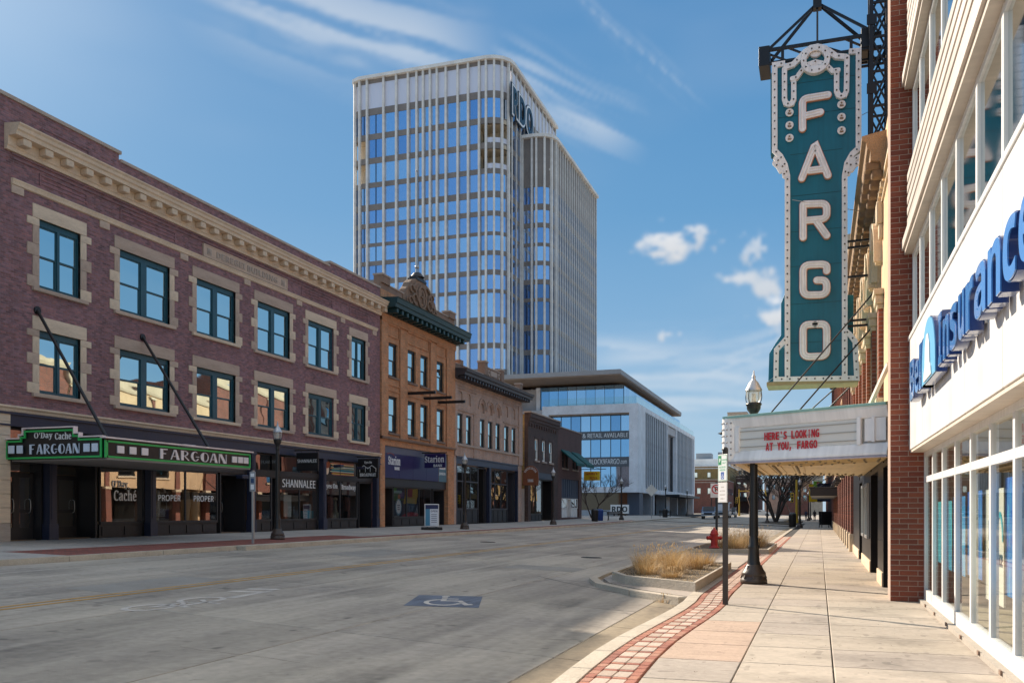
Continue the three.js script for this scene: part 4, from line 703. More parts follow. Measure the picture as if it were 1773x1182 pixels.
// ---- two small brick shops before the plaza
{
  const B = block('brick_building', 'small two-storey dark brick tavern with yellow brick side wall', 'building', 78.8, .62, XL, L90);
  B.u0 = 78.8; B.yb = .62;
  const { P } = B, U0 = 78.8, U1 = 88.75, wins = [[80.95, 82.0], [83.3, 84.4], [85.65, 86.8]];
  const s = polyShape([[U0, .62], [79.6, .62], [79.6, 5.2], [87.4, 5.2], [87.4, .62], [U1, .62], [U1, 10.5], [U0, 10.5]]);
  for (const [a, b] of wins) s.holes.push(new THREE.Path([[a, 6.3], [b, 6.3], [b, 8.3], [a, 8.3]].map((p) => new THREE.Vector2(...p))));
  P('wall', [ext(s, .35, -.35), bx(U1 - .3, U1, .62, 10.4, -11, -.351)], M.dark);
  P('side_wall', [bx(U0 + .001, U0 + .3, 3.6, 10.4, -11, -.351)], M.yellow);
  P('side_base', [bx(U0, U0 + .3, .62, 3.6, -11, -.351)], paintMat([.5, .48, .46], .8));
  P('roof', [bx(U0 + .3, U1 - .3, 9.8, 9.9, -11, -.36)], M.roof);
  P('interior', [bx(U0 + .3, U1 - .3, 5.3, 9, -1.2, -1.1), bx(79.6, 87.4, .62, 5.2, -2.6, -2.5)], M.room);
  P('cornice', [bx(U0 - .06, U1, 9.6, 9.8, 0, .1), bx(U0 - .1, U1, 9.8, 10.1, 0, .2), bx(U0 - .14, U1, 10.1, 10.5, 0, .3), ...Array.from({ length: 12 }, (_, i) => bx(U0 + .2 + i * .8, U0 + .5 + i * .8, 9.3, 9.6, 0, .1))], M.dark);
  P('coping', [bx(U0 - .18, U1, 10.5, 10.62, -.4, .36)], M.limeGrey);
  for (const [a, b] of wins) { sash(B, (a + b) / 2, 6.3, b - a, 2.0, { cols: 1, head: .1, frame: M.white, blinds: .1, w: -.12, side: .1 }); P('sill_stone', [rb(a - .15, b + .15, 6.14, 6.3, -.1, .12, .01)], M.limeGrey); P('lintel', [rb(a - .15, b + .15, 8.3, 8.5, -.1, .05, .01)], M.dark); }
  P('shop_sign', [bx(79.6, 87.4, 4.6, 5.2, -.25, -.02)], M.navy);
  shopfront(B, [['window', 79.65, 83.9, 2], ['door', 84.0, 87.3, 1, { rec: -1.2, top: 4.6 }]], { y0: .62, sill: 1.3, top: 4.6, w: -.28, frame: M.black });
  const sg = block('hanging_sign', 'brown arched wooden tavern sign with white lettering', 'sign', 77.1, 3.6, XL, L90), wood = paintMat([.22, .075, .03], .5);
  sg.P('board', [ext(polyShape([[-.95, 3.55], [.95, 3.55], [.95, 4.55], ...arcPts(0, 4.55, .95, 0, 180, 12, .75)]), .14, -.07, .02).rotateY(-Math.PI / 2).scale(1, 1, .76).translate(77.1, .3, .78)], wood);
  { const T = (q) => q.rotateY(-Math.PI / 2).scale(1, 1, .76).translate(77.02, .3, .78); sg.P('lettering', [...['T', 'H', 'E', 'S', 'T', 'A', 'R', 'T', 'E', 'R'].map((c, i) => { const a = (155 - i * 14.4) * RAD; return T(textBox(c, serif, -.07, .07, -.1, .1, .01).rotateZ(a - Math.PI / 2).translate(.72 * Math.cos(a), 4.5 + .58 * Math.sin(a), 0)); }), T(textBox('1886', serif, -.35, .35, 3.85, 4.1, .01))], wht); }
  sg.P('arm', [rod([77.1, 5.1, -.1], [77.1, 5.1, .3], .04), rod([77.1, 4.0, -.1], [77.1, 4.0, .3], .03)], M.black);
}
{
  const B = block('brick_building', 'low reddish-brown brick shop with two green awnings beside the plaza', 'building', 88.75, .62, XL, L90);
  B.u0 = 88.75; B.yb = .62;
  const { P } = B, U0 = 88.78, U1 = 98.5, wins = [[90.4, 91.3], [91.7, 92.6], [94.6, 95.5], [95.9, 96.8]];
  const s = polyShape([[U0, .62], [U1, .62], [U1, 10.1], [U0, 10.1]]);
  for (const [a, b] of wins) s.holes.push(new THREE.Path([[a, 6.0], [b, 6.0], [b, 7.7], [a, 7.7]].map((p) => new THREE.Vector2(...p))));
  s.holes.push(new THREE.Path([[90.2, .9], [97.3, .9], [97.3, 4.9], [90.2, 4.9]].map((p) => new THREE.Vector2(...p))));
  P('wall', [ext(s, .35, -.35), bx(U1 - .3, U1, .62, 10, -11, -.351)], M.brown);
  P('roof', [bx(U0 + .3, U1 - .3, 9.5, 9.6, -11, -.36)], M.roof);
  P('interior', [bx(U0 + .3, U1 - .3, 5.3, 9, -1.2, -1.1), bx(90.2, 97.3, .62, 5.2, -2.6, -2.5)], M.room);
  P('coping', [bx(U0, U1 + .05, 10.1, 10.2, -.4, .06)], M.limeGrey);
  for (const [a, b] of wins) { sash(B, (a + b) / 2, 6, b - a, 1.7, { cols: 1, head: .1, frame: M.charcoal, blinds: .2 }); P('sill_stone', [rb(a - .1, b + .1, 5.86, 6, -.1, .1, .01)], M.limeGrey); }
  P('shop_board', [bx(90.2, 97.3, 2.9, 4.9, -.2, -.1)], std([.045, .055, .085], .6));
  for (let i = 1; i < 8; i++) P('board_batten', [bx(90.2 + i * .89 - .03, 90.2 + i * .89 + .03, 2.9, 4.9, -.1, -.07)], std([.04, .05, .08], .6));
  shopfront(B, [['window', 90.3, 92.9, 1], ['door', 93.0, 94.4, 1, { rec: -.5, top: 2.9 }], ['window', 94.5, 97.2, 2]], { y0: .62, sill: 1.9, top: 2.9, w: -.15, frame: M.white, bulk: M.white });
  for (const [a, b] of [[89.9, 93.1], [94.1, 97.3]]) P('awning', [ext(polyShape([[0, 7.9], [1.7, 6.5], [1.7, 6.2], [1.62, 6.2], [1.62, 6.44], [0, 7.75]]), b - a).rotateY(-Math.PI / 2).translate(b, 0, 0)], paintMat([.012, .09, .085], .8));
  const sg = block('hanging_sign', "yellow hanging box sign with red Sammy's PIZZA lettering", 'sign', 98.4, 4.9, XL, L90);
  sg.P('box', [rb(98.3, 98.55, 4.95, 5.95, .3, 2.1, .03)], paintMat([.75, .50, .015], .5));
  { const T = (q) => q.scale(.82, .78, 1).rotateY(-Math.PI / 2).translate(98.29, 1.22, 1.25), red = std([.4, .02, .02], .5); sg.P('lettering', [T(textBox("Sammy's", serif, -.95, .7, 5.42, 5.98, .01)), T(textBox('PIZZA', serif, -.35, .75, 4.87, 5.3, .01))], red); }
  sg.P('arm', [rod([98.42, 6.2, -.1], [98.42, 6.2, 2.8], .04), rod([98.42, 6.9, -.1], [98.42, 6.2, 2.2], .025)], M.black);
}
// ---------------------------------------------------------------- the glass tower
const towerGlass = [[.58, .71, .94], [.54, .67, .90], [.64, .77, .96], [.48, .62, .88], [.42, .55, .80], [.70, .81, .97]].map((c) => new THREE.MeshPhysicalMaterial({ color: col(...c), metalness: .92, roughness: .03, bumpMap: rep(wave, 3.1), bumpScale: .006 }));
const crownGlass = new THREE.MeshPhysicalMaterial({ color: col(.78, .77, .84), metalness: .25, roughness: .4 });
{
  const B = block('office_tower', 'tall glass tower with pale vertical fins and rounded corners', 'tower', -46, .6, -131, 0);
  const g = B.g, ox = -46, oz = -131, PT = (nm, geo, mat, parent) => { const q = mg(geo); q.translate(-ox, -.6, -oz); return part(parent ?? g, nm, q, mat); };
  const conc = stoneMat([.80, .78, .74], 6, .75), spand = stoneMat([.24, .21, .19], 5, .6), dark = std([.03, .03, .035], .4);
  const rowPx = [175, 219, 262, 305, 346, 377.6, 411, 445, 479, 510, 561.7, 605];          // heads of the window rows, front face
  const footPx = [208.8, 251.6, 296, 335, 369, 404.7, 437, 470, 503.5, 551, 595.6, 640];
  const rows = rowPx.map((p, i) => [hitZ(800, footPx[i], -131)[1], hitZ(800, p, -131)[1]]);
  const low = rows[rows.length - 1][0]; for (let y = low - .9; y > 7; y -= 3.8) rows.push([y - 3, y]);
  const crown = [hitZ(800, 163, -131)[1], hitZ(800, 118, -131)[1]], TOP = 71.1;
  const X = (px) => hitZ(px, 884, -131)[0];
  // plan of the fins: front, round corner, street side
  const arc = (cx, cz, r, a0, a1, n) => Array.from({ length: n + 1 }, (_, i) => { const t = (a0 + (a1 - a0) * i / n) * RAD; return [cx + r * Math.cos(t), cz + r * Math.sin(t)]; });
  const pathA = [[-71.4, -140], [-71.4, -134], ...arc(-69.9, -132.5, 1.5, 180, 90, 2), ...[636, 664.5, 686.5, 707, 721.8, 733, 745, 757, 772.4, 793, 811, 830].map((p) => [X(p), -131]), ...arc(-48.3, -134.1, 3.1, 90, 0, 4), ...Array.from({ length: 12 }, (_, i) => [-45.2, -136.3 - i * 2.05])];
  const pathB = [[-45.0, -139], [-43.4, -139], ...arc(-42.7, -141.4, 2.4, 90, 0, 3), ...Array.from({ length: 19 }, (_, i) => [-40.3, -142.9 - i * 1.5])];
  const inset = (p, i, d) => { const a = p[Math.max(0, i - 1)], b = p[Math.min(p.length - 1, i + 1)], t = [b[0] - a[0], b[1] - a[1]], l = Math.hypot(...t); return [p[i][0] + t[1] / l * d, p[i][1] - t[0] / l * d]; };
  let panes = 0; const glazing = [];
  const quad = (a, b, y0, y1) => { const q = new THREE.BufferGeometry(); q.setAttribute('position', new THREE.Float32BufferAttribute([a[0], y0, a[1], b[0], y0, b[1], b[0], y1, b[1], a[0], y0, a[1], b[0], y1, b[1], a[0], y1, a[1]], 3)); q.computeVertexNormals(); return metric(q); };
  const stripG = (pts, y0, y1, d0, d1) => { const o = []; for (let i = 0; i < pts.length - 1; i++) { const a = inset(pts, i, d0), b = inset(pts, i + 1, d0), c = inset(pts, i + 1, d1), e = inset(pts, i, d1); o.push(ext(polyShape([[a[0], -a[1]], [b[0], -b[1]], [c[0], -c[1]], [e[0], -e[1]]]), y1 - y0, y0).rotateX(-Math.PI / 2)); } return o; };
  const side = (pts) => -1;
  function volume(pts, top, rws, crn, opts = {}) {
    // which way is out: the left of travel for these paths is outwards when inset < 0
    const out = -.12, finMats = conc;
    pts.forEach((p, i) => {
      const sd = opts.thin ? i > 5 : i > 20, o = inset(pts, i, sd ? -.04 : out), a = pts[Math.max(0, i - 1)], b = pts[Math.min(pts.length - 1, i + 1)], ang = Math.atan2(b[1] - a[1], b[0] - a[0]);
      PT('fin', bx(sd ? -.13 : -.16, sd ? .13 : .16, 6, top - .45, sd ? -.09 : -.2, sd ? .09 : .2).rotateY(-ang).translate(o[0], 0, o[1]), finMats);
    });
    PT('parapet', stripG(pts, top - .5, top, .35, -.55), conc);
    let hi = crn ? crn[1] : rws[0][1];
    const bands = [[hi, top - .5]]; if (crn) bands.push([rws[0][1], crn[0]]);
    rws.forEach(([a], i) => bands.push([i + 1 < rws.length ? rws[i + 1][1] : a - 3, a]));
    for (const [a, b] of bands) PT('spandrel', stripG(pts, a, b, .32, .045), spand);
    const list = crn ? [[...crn, 1], ...rws] : rws;
    list.forEach(([a, b, isCrown], j) => {
      for (let i = 0; i < pts.length - 1; i++) {
        if (opts.skip?.(i, j)) continue;
        const gi = (opts.thin ? i > 5 : i > 20) ? .06 : .12, p = inset(pts, i, gi), q = inset(pts, i + 1, gi), big = !isCrown && opts.near?.(i) && panes < 290;
        const jx = rr(-.010, .010), q1 = [q[0], q[1] + jx];
        if (big || isCrown) { PT(isCrown ? 'screen_pane' : 'pane', quad(p, q1, a, b), isCrown ? crownGlass : pick(towerGlass)); if (big) panes++; } else glazing.push(quad(p, q1, a, b));
        if (!isCrown && opts.split?.(i)) PT('mullion', [bx(-.05, .05, a, b, -.05, .05).translate((p[0] + q[0]) / 2, 0, (p[1] + q[1]) / 2 + .04)], dark);
      }
    });
  }
  const balc = (i, j) => ((j === 2 || j === 3) && (i >= 16 && i <= 20)) || ((j === 2 || j === 3) && i >= 1 && i <= 4);
  volume(pathA, TOP, rows, crown, { near: (i) => i >= 4 && i <= 19, split: (i) => i === 5 || i === 4, skip: balc });
  const rowsB = rows.filter((r) => r[1] < 56);
  volume(pathB, 61.6, rowsB, null, { near: (i) => i <= 5, thin: true });
  const gz = PT('side_glazing', glazing, new THREE.MeshPhysicalMaterial({ color: col(.20, .29, .46), metalness: .9, roughness: .04 })); gz.userData.kind = 'stuff';
  PT('core', [bx(-70.9, -45.6, .6, 70.2, -158, -136), bx(-68.0, -50.5, .6, 70.0, -136, -131.6), bx(-45.5, -42.6, .6, 56, -168, -140), bx(-42.6, -40.6, .6, 56, -168, -142)], dark);
  // recessed balconies at the corners
  const cream = stoneMat([.66, .56, .42], 4);
  rows.slice(1, 3).forEach(([a, b]) => {
    PT('balcony', [bx(-50.4, -48.5, b, b + .55, -135, -131.3), bx(-48.5, -45.6, b, b + .55, -135, -132.2), bx(-50.4, -50.1, a - .4, b, -134.6, -131.3), bx(-50.1, -45.7, a - .4, b, -135.3, -134.9)], cream);
    PT('balustrade', stripG(arc(-48.3, -134.1, 3.0, 90, 10, 6), a - .2, a + .75, .03, 0), crownGlass);
    PT('balcony', [bx(-71, -68.6, b, b + .55, -134.2, -131.5), bx(-68.8, -68.4, a - .4, b, -134, -131.3), bx(-70.9, -68.8, a - .4, b, -133.4, -133.2)], cream);
  });
  // letters near the top of the street side
  const sgn = sub(g, 'sign_letters', 0, 0, 0), wl = std([.92, .92, .92], .5), dl = std([.01, .03, .05], .4);
  [['R', -132.6, -135.2], ['D', -135.9, -138.9], ['O', -139.5, -142.9]].forEach(([c, z0, z1]) => {
    const mk = (gr, d, o) => textBox(c, sans, 0 - gr, (z0 - z1) + gr, 62.6 - gr, 66.9 + gr, d).rotateY(Math.PI / 2).translate(-44.75 + o, 0, z0);
    PT('letter', mk(.42, .2, 0), dl, sgn); PT('letter_face', mk(.27, .05, .2), wl, sgn); PT('letter_inner', mk(-.05, .05, .25), dl, sgn);
  });
  PT('roof_terrace', [bx(-45, -40.8, 56, 56.3, -168, -140)], conc);
}
// ---------------------------------------------------------------- pale office block on the plaza
const officeGlass = [[.34, .58, .82], [.28, .52, .78], [.42, .64, .86], [.22, .42, .66]].map((c) => new THREE.MeshPhysicalMaterial({ color: col(...c), metalness: .85, roughness: .03, bumpMap: rep(wave, 4.3), bumpScale: .004 }));
{
  const B = block('office_building', 'pale four-storey office block with glass front and thin overhanging roof beside the tower', 'building', -33, .6, -132, 0);
  const g = B.g, PT = (nm, geo, mat, parent) => { const q = mg(geo); q.translate(33, -.6, 132); return part(parent ?? g, nm, q, mat); };
  const pale = stoneMat([.78, .79, .82], 4, .6), wallG = stoneMat([.52, .51, .52], 4, .7), soffit = stoneMat([.34, .24, .17], 3, .7), dark = std([.02, .022, .026], .5);
  const zb = -196, gx = [-38.5, -26.3], fl = [5.15, 8.5, 12.4, 16.0];
  // front frame
  PT('frame', [bx(-39.6, -25, 16.0, 17.3, -134, -131.8), bx(-26.3, -25, 4.3, 16, -134, -131.8), bx(-39.6, -26.3, 4.3, 5.1, -134, -131.8), bx(-39.6, -38.6, 5.1, 16, -134, -131.8)], pale);
  PT('frame_soffit', [bx(-38.6, -26.3, 15.85, 15.99, -133.9, -131.9)], soffit);
  const nx = 8, W = (gx[1] - gx[0]) / nx;
  for (let i = 0; i < nx; i++) for (let j = 0; j < 3; j++) { const pn = PT('pane', face(gx[0] + i * W + .04, gx[0] + (i + 1) * W - .04, fl[j] + (j ? .02 : 0), fl[j + 1] - .06, -133.2 + rr(-.02, .02)), pick(officeGlass)); }
  for (let i = 0; i <= nx; i++) PT('mullion', bx(gx[0] + i * W - .04, gx[0] + i * W + .04, 5.1, 16, -133.3, -133.1), dark);
  for (const y of fl.slice(1, 3)) PT('floor_band', bx(gx[0], gx[1], y - .1, y + .05, -133.35, -133.12), dark);
  const banner = std([.12, .135, .15], .7), bl = std([.9, .92, .92], .6);
  PT('banner', [bx(-34.5, gx[1], 12.2, 13.45, -133.1, -133.05)], banner); PT('banner_lettering', [textBox('& RETAIL AVAILABLE', sansR, -33.6, -26.7, 12.5, 13.15, .03).translate(0, 0, -133.05)], bl);
  PT('banner', [bx(-34.5, gx[1], 8.15, 9.6, -133.1, -133.05)], banner); PT('banner_lettering', [textBox('BLOCK9FARGO', sansR, -32.6, -28.0, 8.55, 9.3, .03).translate(0, 0, -133.05), textBox('.com', sansR, -27.9, -26.9, 8.55, 9.05, .03).translate(0, 0, -133.05)], bl);
  // street side: pale wall with deep vertical slots
  const finShadeM = stoneMat([.10, .105, .115], 4, .7), wallZ = (z0, z1, y0, y1) => bx(-25.6, -25, y0, y1, z1, z0);
  PT('side_wall', [bx(-25.5, -25, 16.6, 17.3, zb, -134), bx(-25.5, -25, 4.3, 5.0, zb, -134), wallZ(-134, -137.6, 5, 16.6), wallZ(-159.2, -160, 5, 16.6), wallZ(-169.3, -170.2, 5, 16.6), wallZ(-194.5, -196, 5, 16.6)], pale);
  PT('side_back', [bx(-26.6, -26.4, 4.3, 17, zb, -134)], wallG);
  for (let z = -138.6; z > -159; z -= 1.75) { PT('fin', bx(-25.14, -25.02, 5, 16.6, z - .2, z + .2), pale); PT('shaded_fin_web', bx(-26.3, -25.14, 5, 16.6, z - .14, z + .14), finShadeM); }  // webs darker than the caps: shade on the fin sides put into the colour
  for (let z = -171.6; z > -194.3; z -= 1.9) { PT('fin', bx(-25.14, -25.02, 5, 16.6, z - .2, z + .2), pale); PT('shaded_fin_web', bx(-26.3, -25.2, 5, 16.6, z - .2, z + .2), finShadeM); }
  for (let z = -139.4; z > -158; z -= 1.75) PT('slot_pane', bx(-26.2, -26.1, 5, 16.6, z - .55, z + .55), officeGlass[0]);
  for (let z = -172.5; z > -193.5; z -= 1.9) PT('slot_pane', bx(-26.2, -26.1, 5, 16.6, z - .6, z + .6), officeGlass[1]);
  PT('deep_bay', [bx(-29, -28.8, 4.3, 16.6, -169.3, -160), bx(-29, -25.2, 15.2, 16.5, -169.3, -160)], wallG);
  // set back top floor under the thin roof
  for (let i = 0; i < 9; i++) PT('pane', face(-41 + i * 1.46 + .03, -41 + (i + 1) * 1.46 - .03, 17.3, 20.6, -135.4 + rr(-.02, .02)), pick(officeGlass));
  for (let i = 0; i < 30; i++) PT('pane', face(0, 1.9, 17.3, 20.6, 0).rotateY(Math.PI / 2).translate(-27.8, 0, -135.5 - i * 1.95), officeGlass[i % 3]);
  PT('core', [bx(-60, -28.0, .6, 20.5, -190, -136), bx(-60, -27, 4.4, 17, -195.5, -134.2), bx(-46, -39.6, .6, 17, -190, -134)], wallG);
  PT('corner_post', [bx(-41.5, -40.9, .6, 20.6, -135.6, -135)], pale);
  PT('roof_slab', [bx(-46, -26.8, 21.15, 21.8, -189, -128)], stoneMat([.34, .33, .33], 4, .6)); PT('roof_soffit', [bx(-45.9, -26.9, 21.0, 21.14, -188.9, -128.1)], soffit);
  PT('glass_rail', [bx(-39.5, -25.3, 17.3, 18.4, -132.2, -132.15), bx(-25.3, -25.25, 17.3, 18.4, zb, -132.2)], M.clearPane);
  // ground floor
  PT('shop_glass', [bx(-39.6, -26.8, .6, 4.3, -134.6, -134.5)], new THREE.MeshPhysicalMaterial({ color: col(.12, .09, .06), metalness: .6, roughness: .05 }));
  PT('shop_glass', [bx(-27.2, -27.1, .6, 4.3, zb, -137)], new THREE.MeshPhysicalMaterial({ color: col(.08, .08, .08), metalness: .6, roughness: .05 }));
  for (const [z0, z1] of [[-134, -137], [-146, -147.2], [-159, -163], [-172, -173], [-184, -185], [-194.5, -196]]) PT('column', bx(-27, -25.2, .5, 4.3, z1, z0), z0 === -134 ? std([.08, .09, .12], .6) : wallG);
  PT('canopy', [bx(-25, -22.6, 4.0, 4.4, -185, -157)], dark);
  PT('base_wall', [bx(-39.6, -28.5, .6, 1.7, -134.1, -133.6)], wallG);
  PT('corner_light', [bx(-35.8, -35.5, 5.3, 7.1, -133.5, -133.4)], std([.4, .25, .06], .5));
}
{
  const B = block('plaza_sign', 'white block sign with black RDO letters standing on the plaza', 'sign', -26.5, .6, -126, 0);
  B.P('board', rb(-27.8, -25.2, 1.2, 2.45, -.25, .0, .02), M.white); B.P('post', [bx(-27.4, -27.2, .6, 1.2, -.2, -.05), bx(-25.8, -25.6, .6, 1.2, -.2, -.05)], M.charcoal);
  B.P('lettering', textBox('RDO', sans, -27.6, -25.4, 1.42, 2.22, .03), std([.02, .025, .03], .5));
}
// ---------------------------------------------------------------- near side: glass-fronted office with white fascia
const R90 = -Math.PI / 2;
{
  const B = block('office_building', 'white-clad office building with blue raised letters above tall shop windows, nearest on right', 'building', -9, 0, 1.79, R90);
  const { g, P } = B, zs = [-17.39, -16.2, -14.96, -13.62, -12.29, -10.96, -9.68, -8.38, -7.08, -5.78, -4.48, -3.2, -1.9, -.6, .7], zN = .7;   // local x is z, out is towards the street
  const frameW = paintMat([.74, .74, .73], .35), reveal = paintMat([.55, .42, .38], .5);
  // shop windows, one by one
  for (let i = 0; i < zs.length - 1; i++) {
    const a = zs[i], b = zs[i + 1], W = B.sub('shop_window', (a + b) / 2, 0, 0), w = (b - a) / 2;
    part(W, 'mullion', [bx(-w - .055, -w + .055, .06, 2.62, -.04, .04)], frameW);
    part(W, 'bottom_rail', bx(-w + .055, w - .055, .06, .24, -.04, .042), frameW); part(W, 'transom_bar', bx(-w + .055, w - .055, 2.09, 2.19, -.04, .038), frameW); part(W, 'top_rail', bx(-w + .055, w - .055, 2.54, 2.62, -.04, .038), frameW);
    part(W, 'sill', [bx(-w, w, 0, .06, -.12, .13)], M.concrete);
    part(W, 'pane', face(-w + .045, w - .045, .24, 2.09, .012), M.clearPane).rotation.y = rr(-.002, .002);
    part(W, 'transom_pane', face(-w + .045, w - .045, 2.19, 2.54, .012), M.clearPane).rotation.y = rr(-.002, .002);
    part(W, 'drain_block', [bx(w - .12, w - .03, .03, .075, .13, .15)], M.brownstone);
  }
  // room behind: floor, back wall with pictures, ceiling
  P('floor', [bx(-17.4, zN, -.06, .02, -6, -.13)], std([.42, .36, .24], .5));
  P('back_wall', [bx(-17.4, zN, .02, 2.7, -6.1, -6), bx(-17.5, -17.4, .02, 2.7, -6, -.13)], std([.42, .38, .30], .9));
  P('ceiling', [bx(-17.4, zN, 2.64, 2.7, -6, -.2)], std([.5, .46, .36], .9));
  let sd = 5; const rnd = () => (sd = (sd * 16807) % 2147483647) / 2147483647;
  const abstract = (a, b) => print(256, 256, (x, w, h) => { x.fillStyle = a; x.fillRect(0, 0, w, h); for (let k = 0; k < 420; k++) { x.fillStyle = [b, '#0f3f8f', '#1a6fb8', '#2ab5c4', '#0c5f9e', '#6fd0d6'][Math.floor(rnd() * 6)]; x.globalAlpha = .28; const X = rnd() * w, Y = rnd() * h; x.fillRect(X, Y, 3 + rnd() * 9, 20 + rnd() * 70); } x.globalAlpha = 1; }, .6);
  for (const [a, b, y0, y1, c, d] of [[-17.3, -16.25, .75, 1.75, '#18a8b4', '#3fd4cf'], [-16.1, -15.0, .7, 1.75, '#149fb4', '#35c4d0'], [-14.9, -13.7, .7, 1.8, '#1a86c4', '#2fb4dc'], [-13.55, -12.35, .75, 1.85, '#1466bc', '#1f9bd8'], [-10.9, -9.75, .7, 1.95, '#1460c0', '#23b6e0'], [-9.6, -8.45, .8, 1.9, '#1258b4', '#23b6d8']]) P('hanging_picture', [face(a, b, y0, y1, -.1)], abstract(c, d));
  P('hanging_panel', [bx(-12.2, -11.05, .55, 1.85, -.13, -.11)], std([.66, .66, .58], .7));
  P('panel_lettering', [textBox('Bell', sans, -11.95, -11.45, 1.25, 1.5, .005).translate(0, 0, -.108), textBox('Insurance', sans, -11.95, -11.1, .98, 1.16, .005).translate(0, 0, -.108)], std([.02, .10, .16], .5));
  P('panel_mark', [ext(ribbon(arcPts(-11.25, 1.26, .17, 0, 180, 14, .3), .06, false, false), .005, -.108)], std([.05, .42, .5], .5));
  // soffit, fascia panels
  P('soffit', [bx(-17.44, zN, 2.62, 2.69, -.1, .26)], paintMat([.62, .54, .46], .5));
  for (let z = -17.44; z < zN; z += 2.15) { P('fascia_panel', rb(z + .004, Math.min(zN, z + 2.138), 2.665, 3.715, .16, .28, .006), frameW); P('fascia_panel', rb(z + .004, Math.min(zN, z + 2.138), 3.73, 4.58, .16, .28, .006), frameW); }
  P('fascia_cap', [bx(-17.46, zN, 4.58, 4.64, -.1, .3)], frameW);
  P('fascia_end', [bx(-17.46, -17.441, 2.665, 4.58, -.1, .27)], paintMat([.45, .5, .5], .5));
  P('inner_wall', [bx(-17.44, zN, 2.7, 4.6, -.3, .15)], M.roof);
  // upper windows
  const ws = [-17.3, -16.1, -14.72, -13.36, -12.0, -10.52, -9.1, -7.7, -6.3, -4.9, -3.5, -2.1, -.7, .7];
  const storey = (y0, y1) => { for (let i = 0; i < ws.length - 1; i++) { const a = ws[i], b = ws[i + 1], W = B.sub('window', (a + b) / 2, y0, .19), w = (b - a) / 2, h = y1 - y0; part(W, 'mullion', [bx(-w - .055, -w + .055, 0, h, -.04, .045)], frameW); part(W, 'bottom_rail', bx(-w + .05, w - .05, 0, .08, -.1, .042), frameW); part(W, 'top_rail', bx(-w + .05, w - .05, h - .08, h, -.1, .04), frameW); part(W, 'pane', face(-w + .05, w - .05, .08, h - .08, .01), M.upperPane).rotation.y = rr(-.004, .004); part(W, 'blind', [bx(-w, w, h * .15, h, -.3, -.28)], std([.44, .42, .38], .9)); } };
  storey(4.66, 6.1); storey(7.5, 8.98); storey(10.5, 11.9);
  P('interior', [bx(-17.4, zN, 4.6, 12, -1.0, -.9)], M.room);
  // ribbed cladding bands, plank by plank
  const planks = [paintMat([.47, .415, .37], .55), paintMat([.51, .45, .40], .55), paintMat([.43, .38, .335], .55)];
  for (const [y0, y1] of [[6.2, 7.5], [9.1, 10.5]]) {
    const n = 6, h = (y1 - y0 - .14) / n;
    for (let k = 0; k < n; k++) for (let z = -17.25, i = 0; z < zN; z += 3.6, i++) P('cladding_plank', rb(z + .004, Math.min(zN, z + 3.596), y0 + .14 + k * h, y0 + .14 + (k + 1) * h - .052, .121, .33, .012), planks[(k * 2 + i) % 3]);
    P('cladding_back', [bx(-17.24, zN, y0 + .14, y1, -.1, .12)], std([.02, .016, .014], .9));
    P('band_trim', [bx(-17.5, zN, y0 - .02, y0 + .135, -.1, .40)], planks[1]); P('band_soffit', [bx(-17.4, zN, y0 - .1, y0 - .021, -.1, .36)], paintMat([.5, .43, .36], .5));
    P('end_trim', [bx(-17.3, -17.255, y0 + .14, y1, -.1, .3)], planks[2]);
  }
  P('party_wall', [bx(-17.44, -17.2, 2.7, 14, -8, -.3)], M.red);
  // raised blue letters
  const blueFace = new THREE.MeshPhysicalMaterial({ color: col(.06, .22, .60), roughness: .25, clearcoat: .6 }), blueSide = new THREE.MeshPhysicalMaterial({ color: col(.012, .04, .17), roughness: .3, clearcoat: .5 });
  const y0 = 3.36, x0 = .31, kk = 1.36 / 1.4, ky = (y) => EYE + (y - EYE) * kk;
  const put = (c, a, b, h0, h1) => { a *= kk; b *= kk; h0 = ky(h0); h1 = ky(h1); const L = B.sub('letter', (a + b) / 2, h0, x0), w = (b - a) / 2; part(L, 'return', textBox(c, sans, -w, w, 0, h1 - h0, .12), blueSide); part(L, 'letter_face', textBox(c, sans, -w + .012, w - .012, .012, h1 - h0 - .012, .012).translate(0, 0, .122), blueFace); part(L, 'stand_off', [bx(-.02, .02, .06, .1, -.05, 0), bx(-.02, .02, h1 - h0 - .12, h1 - h0 - .08, -.05, 0)], M.steel); };
  const zl = (x) => -hitX(1540 + x / 2.884, 884, 1.36)[0] / kk, ht = { B: [3.34, 3.98], l: [3.34, 4.02], I: [3.36, 4.0] };
  [['B', 108, 130], ['e', 132, 151], ['l', 154, 164], ['l', 168, 180], ['I', 250, 266], ['n', 274, 304], ['s', 309, 344], ['u', 351, 382], ['r', 388, 426], ['a', 432, 490], ['n', 500, 566], ['c', 576, 644], ['e', 656, 735]].map(([c, a, b]) => [c, zl(a), zl(b), ...(ht[c] ?? [3.355, 3.86])]).forEach((a) => put(...a));
  const lg = B.sub('emblem', -13.3 * kk, ky(3.34), x0), arch = [[-.78, 0], ...arcPts(0, .2, .78, 180, 0, 18, .62), [.78, 0]];
  part(lg, 'return', ext(polyShape(arch), .12), blueSide); part(lg, 'emblem_face', ext(polyShape(arch.map(([x, y]) => [x * .96, y * .97 + .012])), .014, .122), std([.16, .48, .75], .3)); part(lg, 'emblem_bell', ext(polyShape([[-.42, .03], [-.36, .14], [-.26, .2], [-.22, .46], [-.08, .6], [.08, .6], [.22, .46], [.26, .2], [.36, .14], [.42, .03]]), .012, .138), M.white);
}
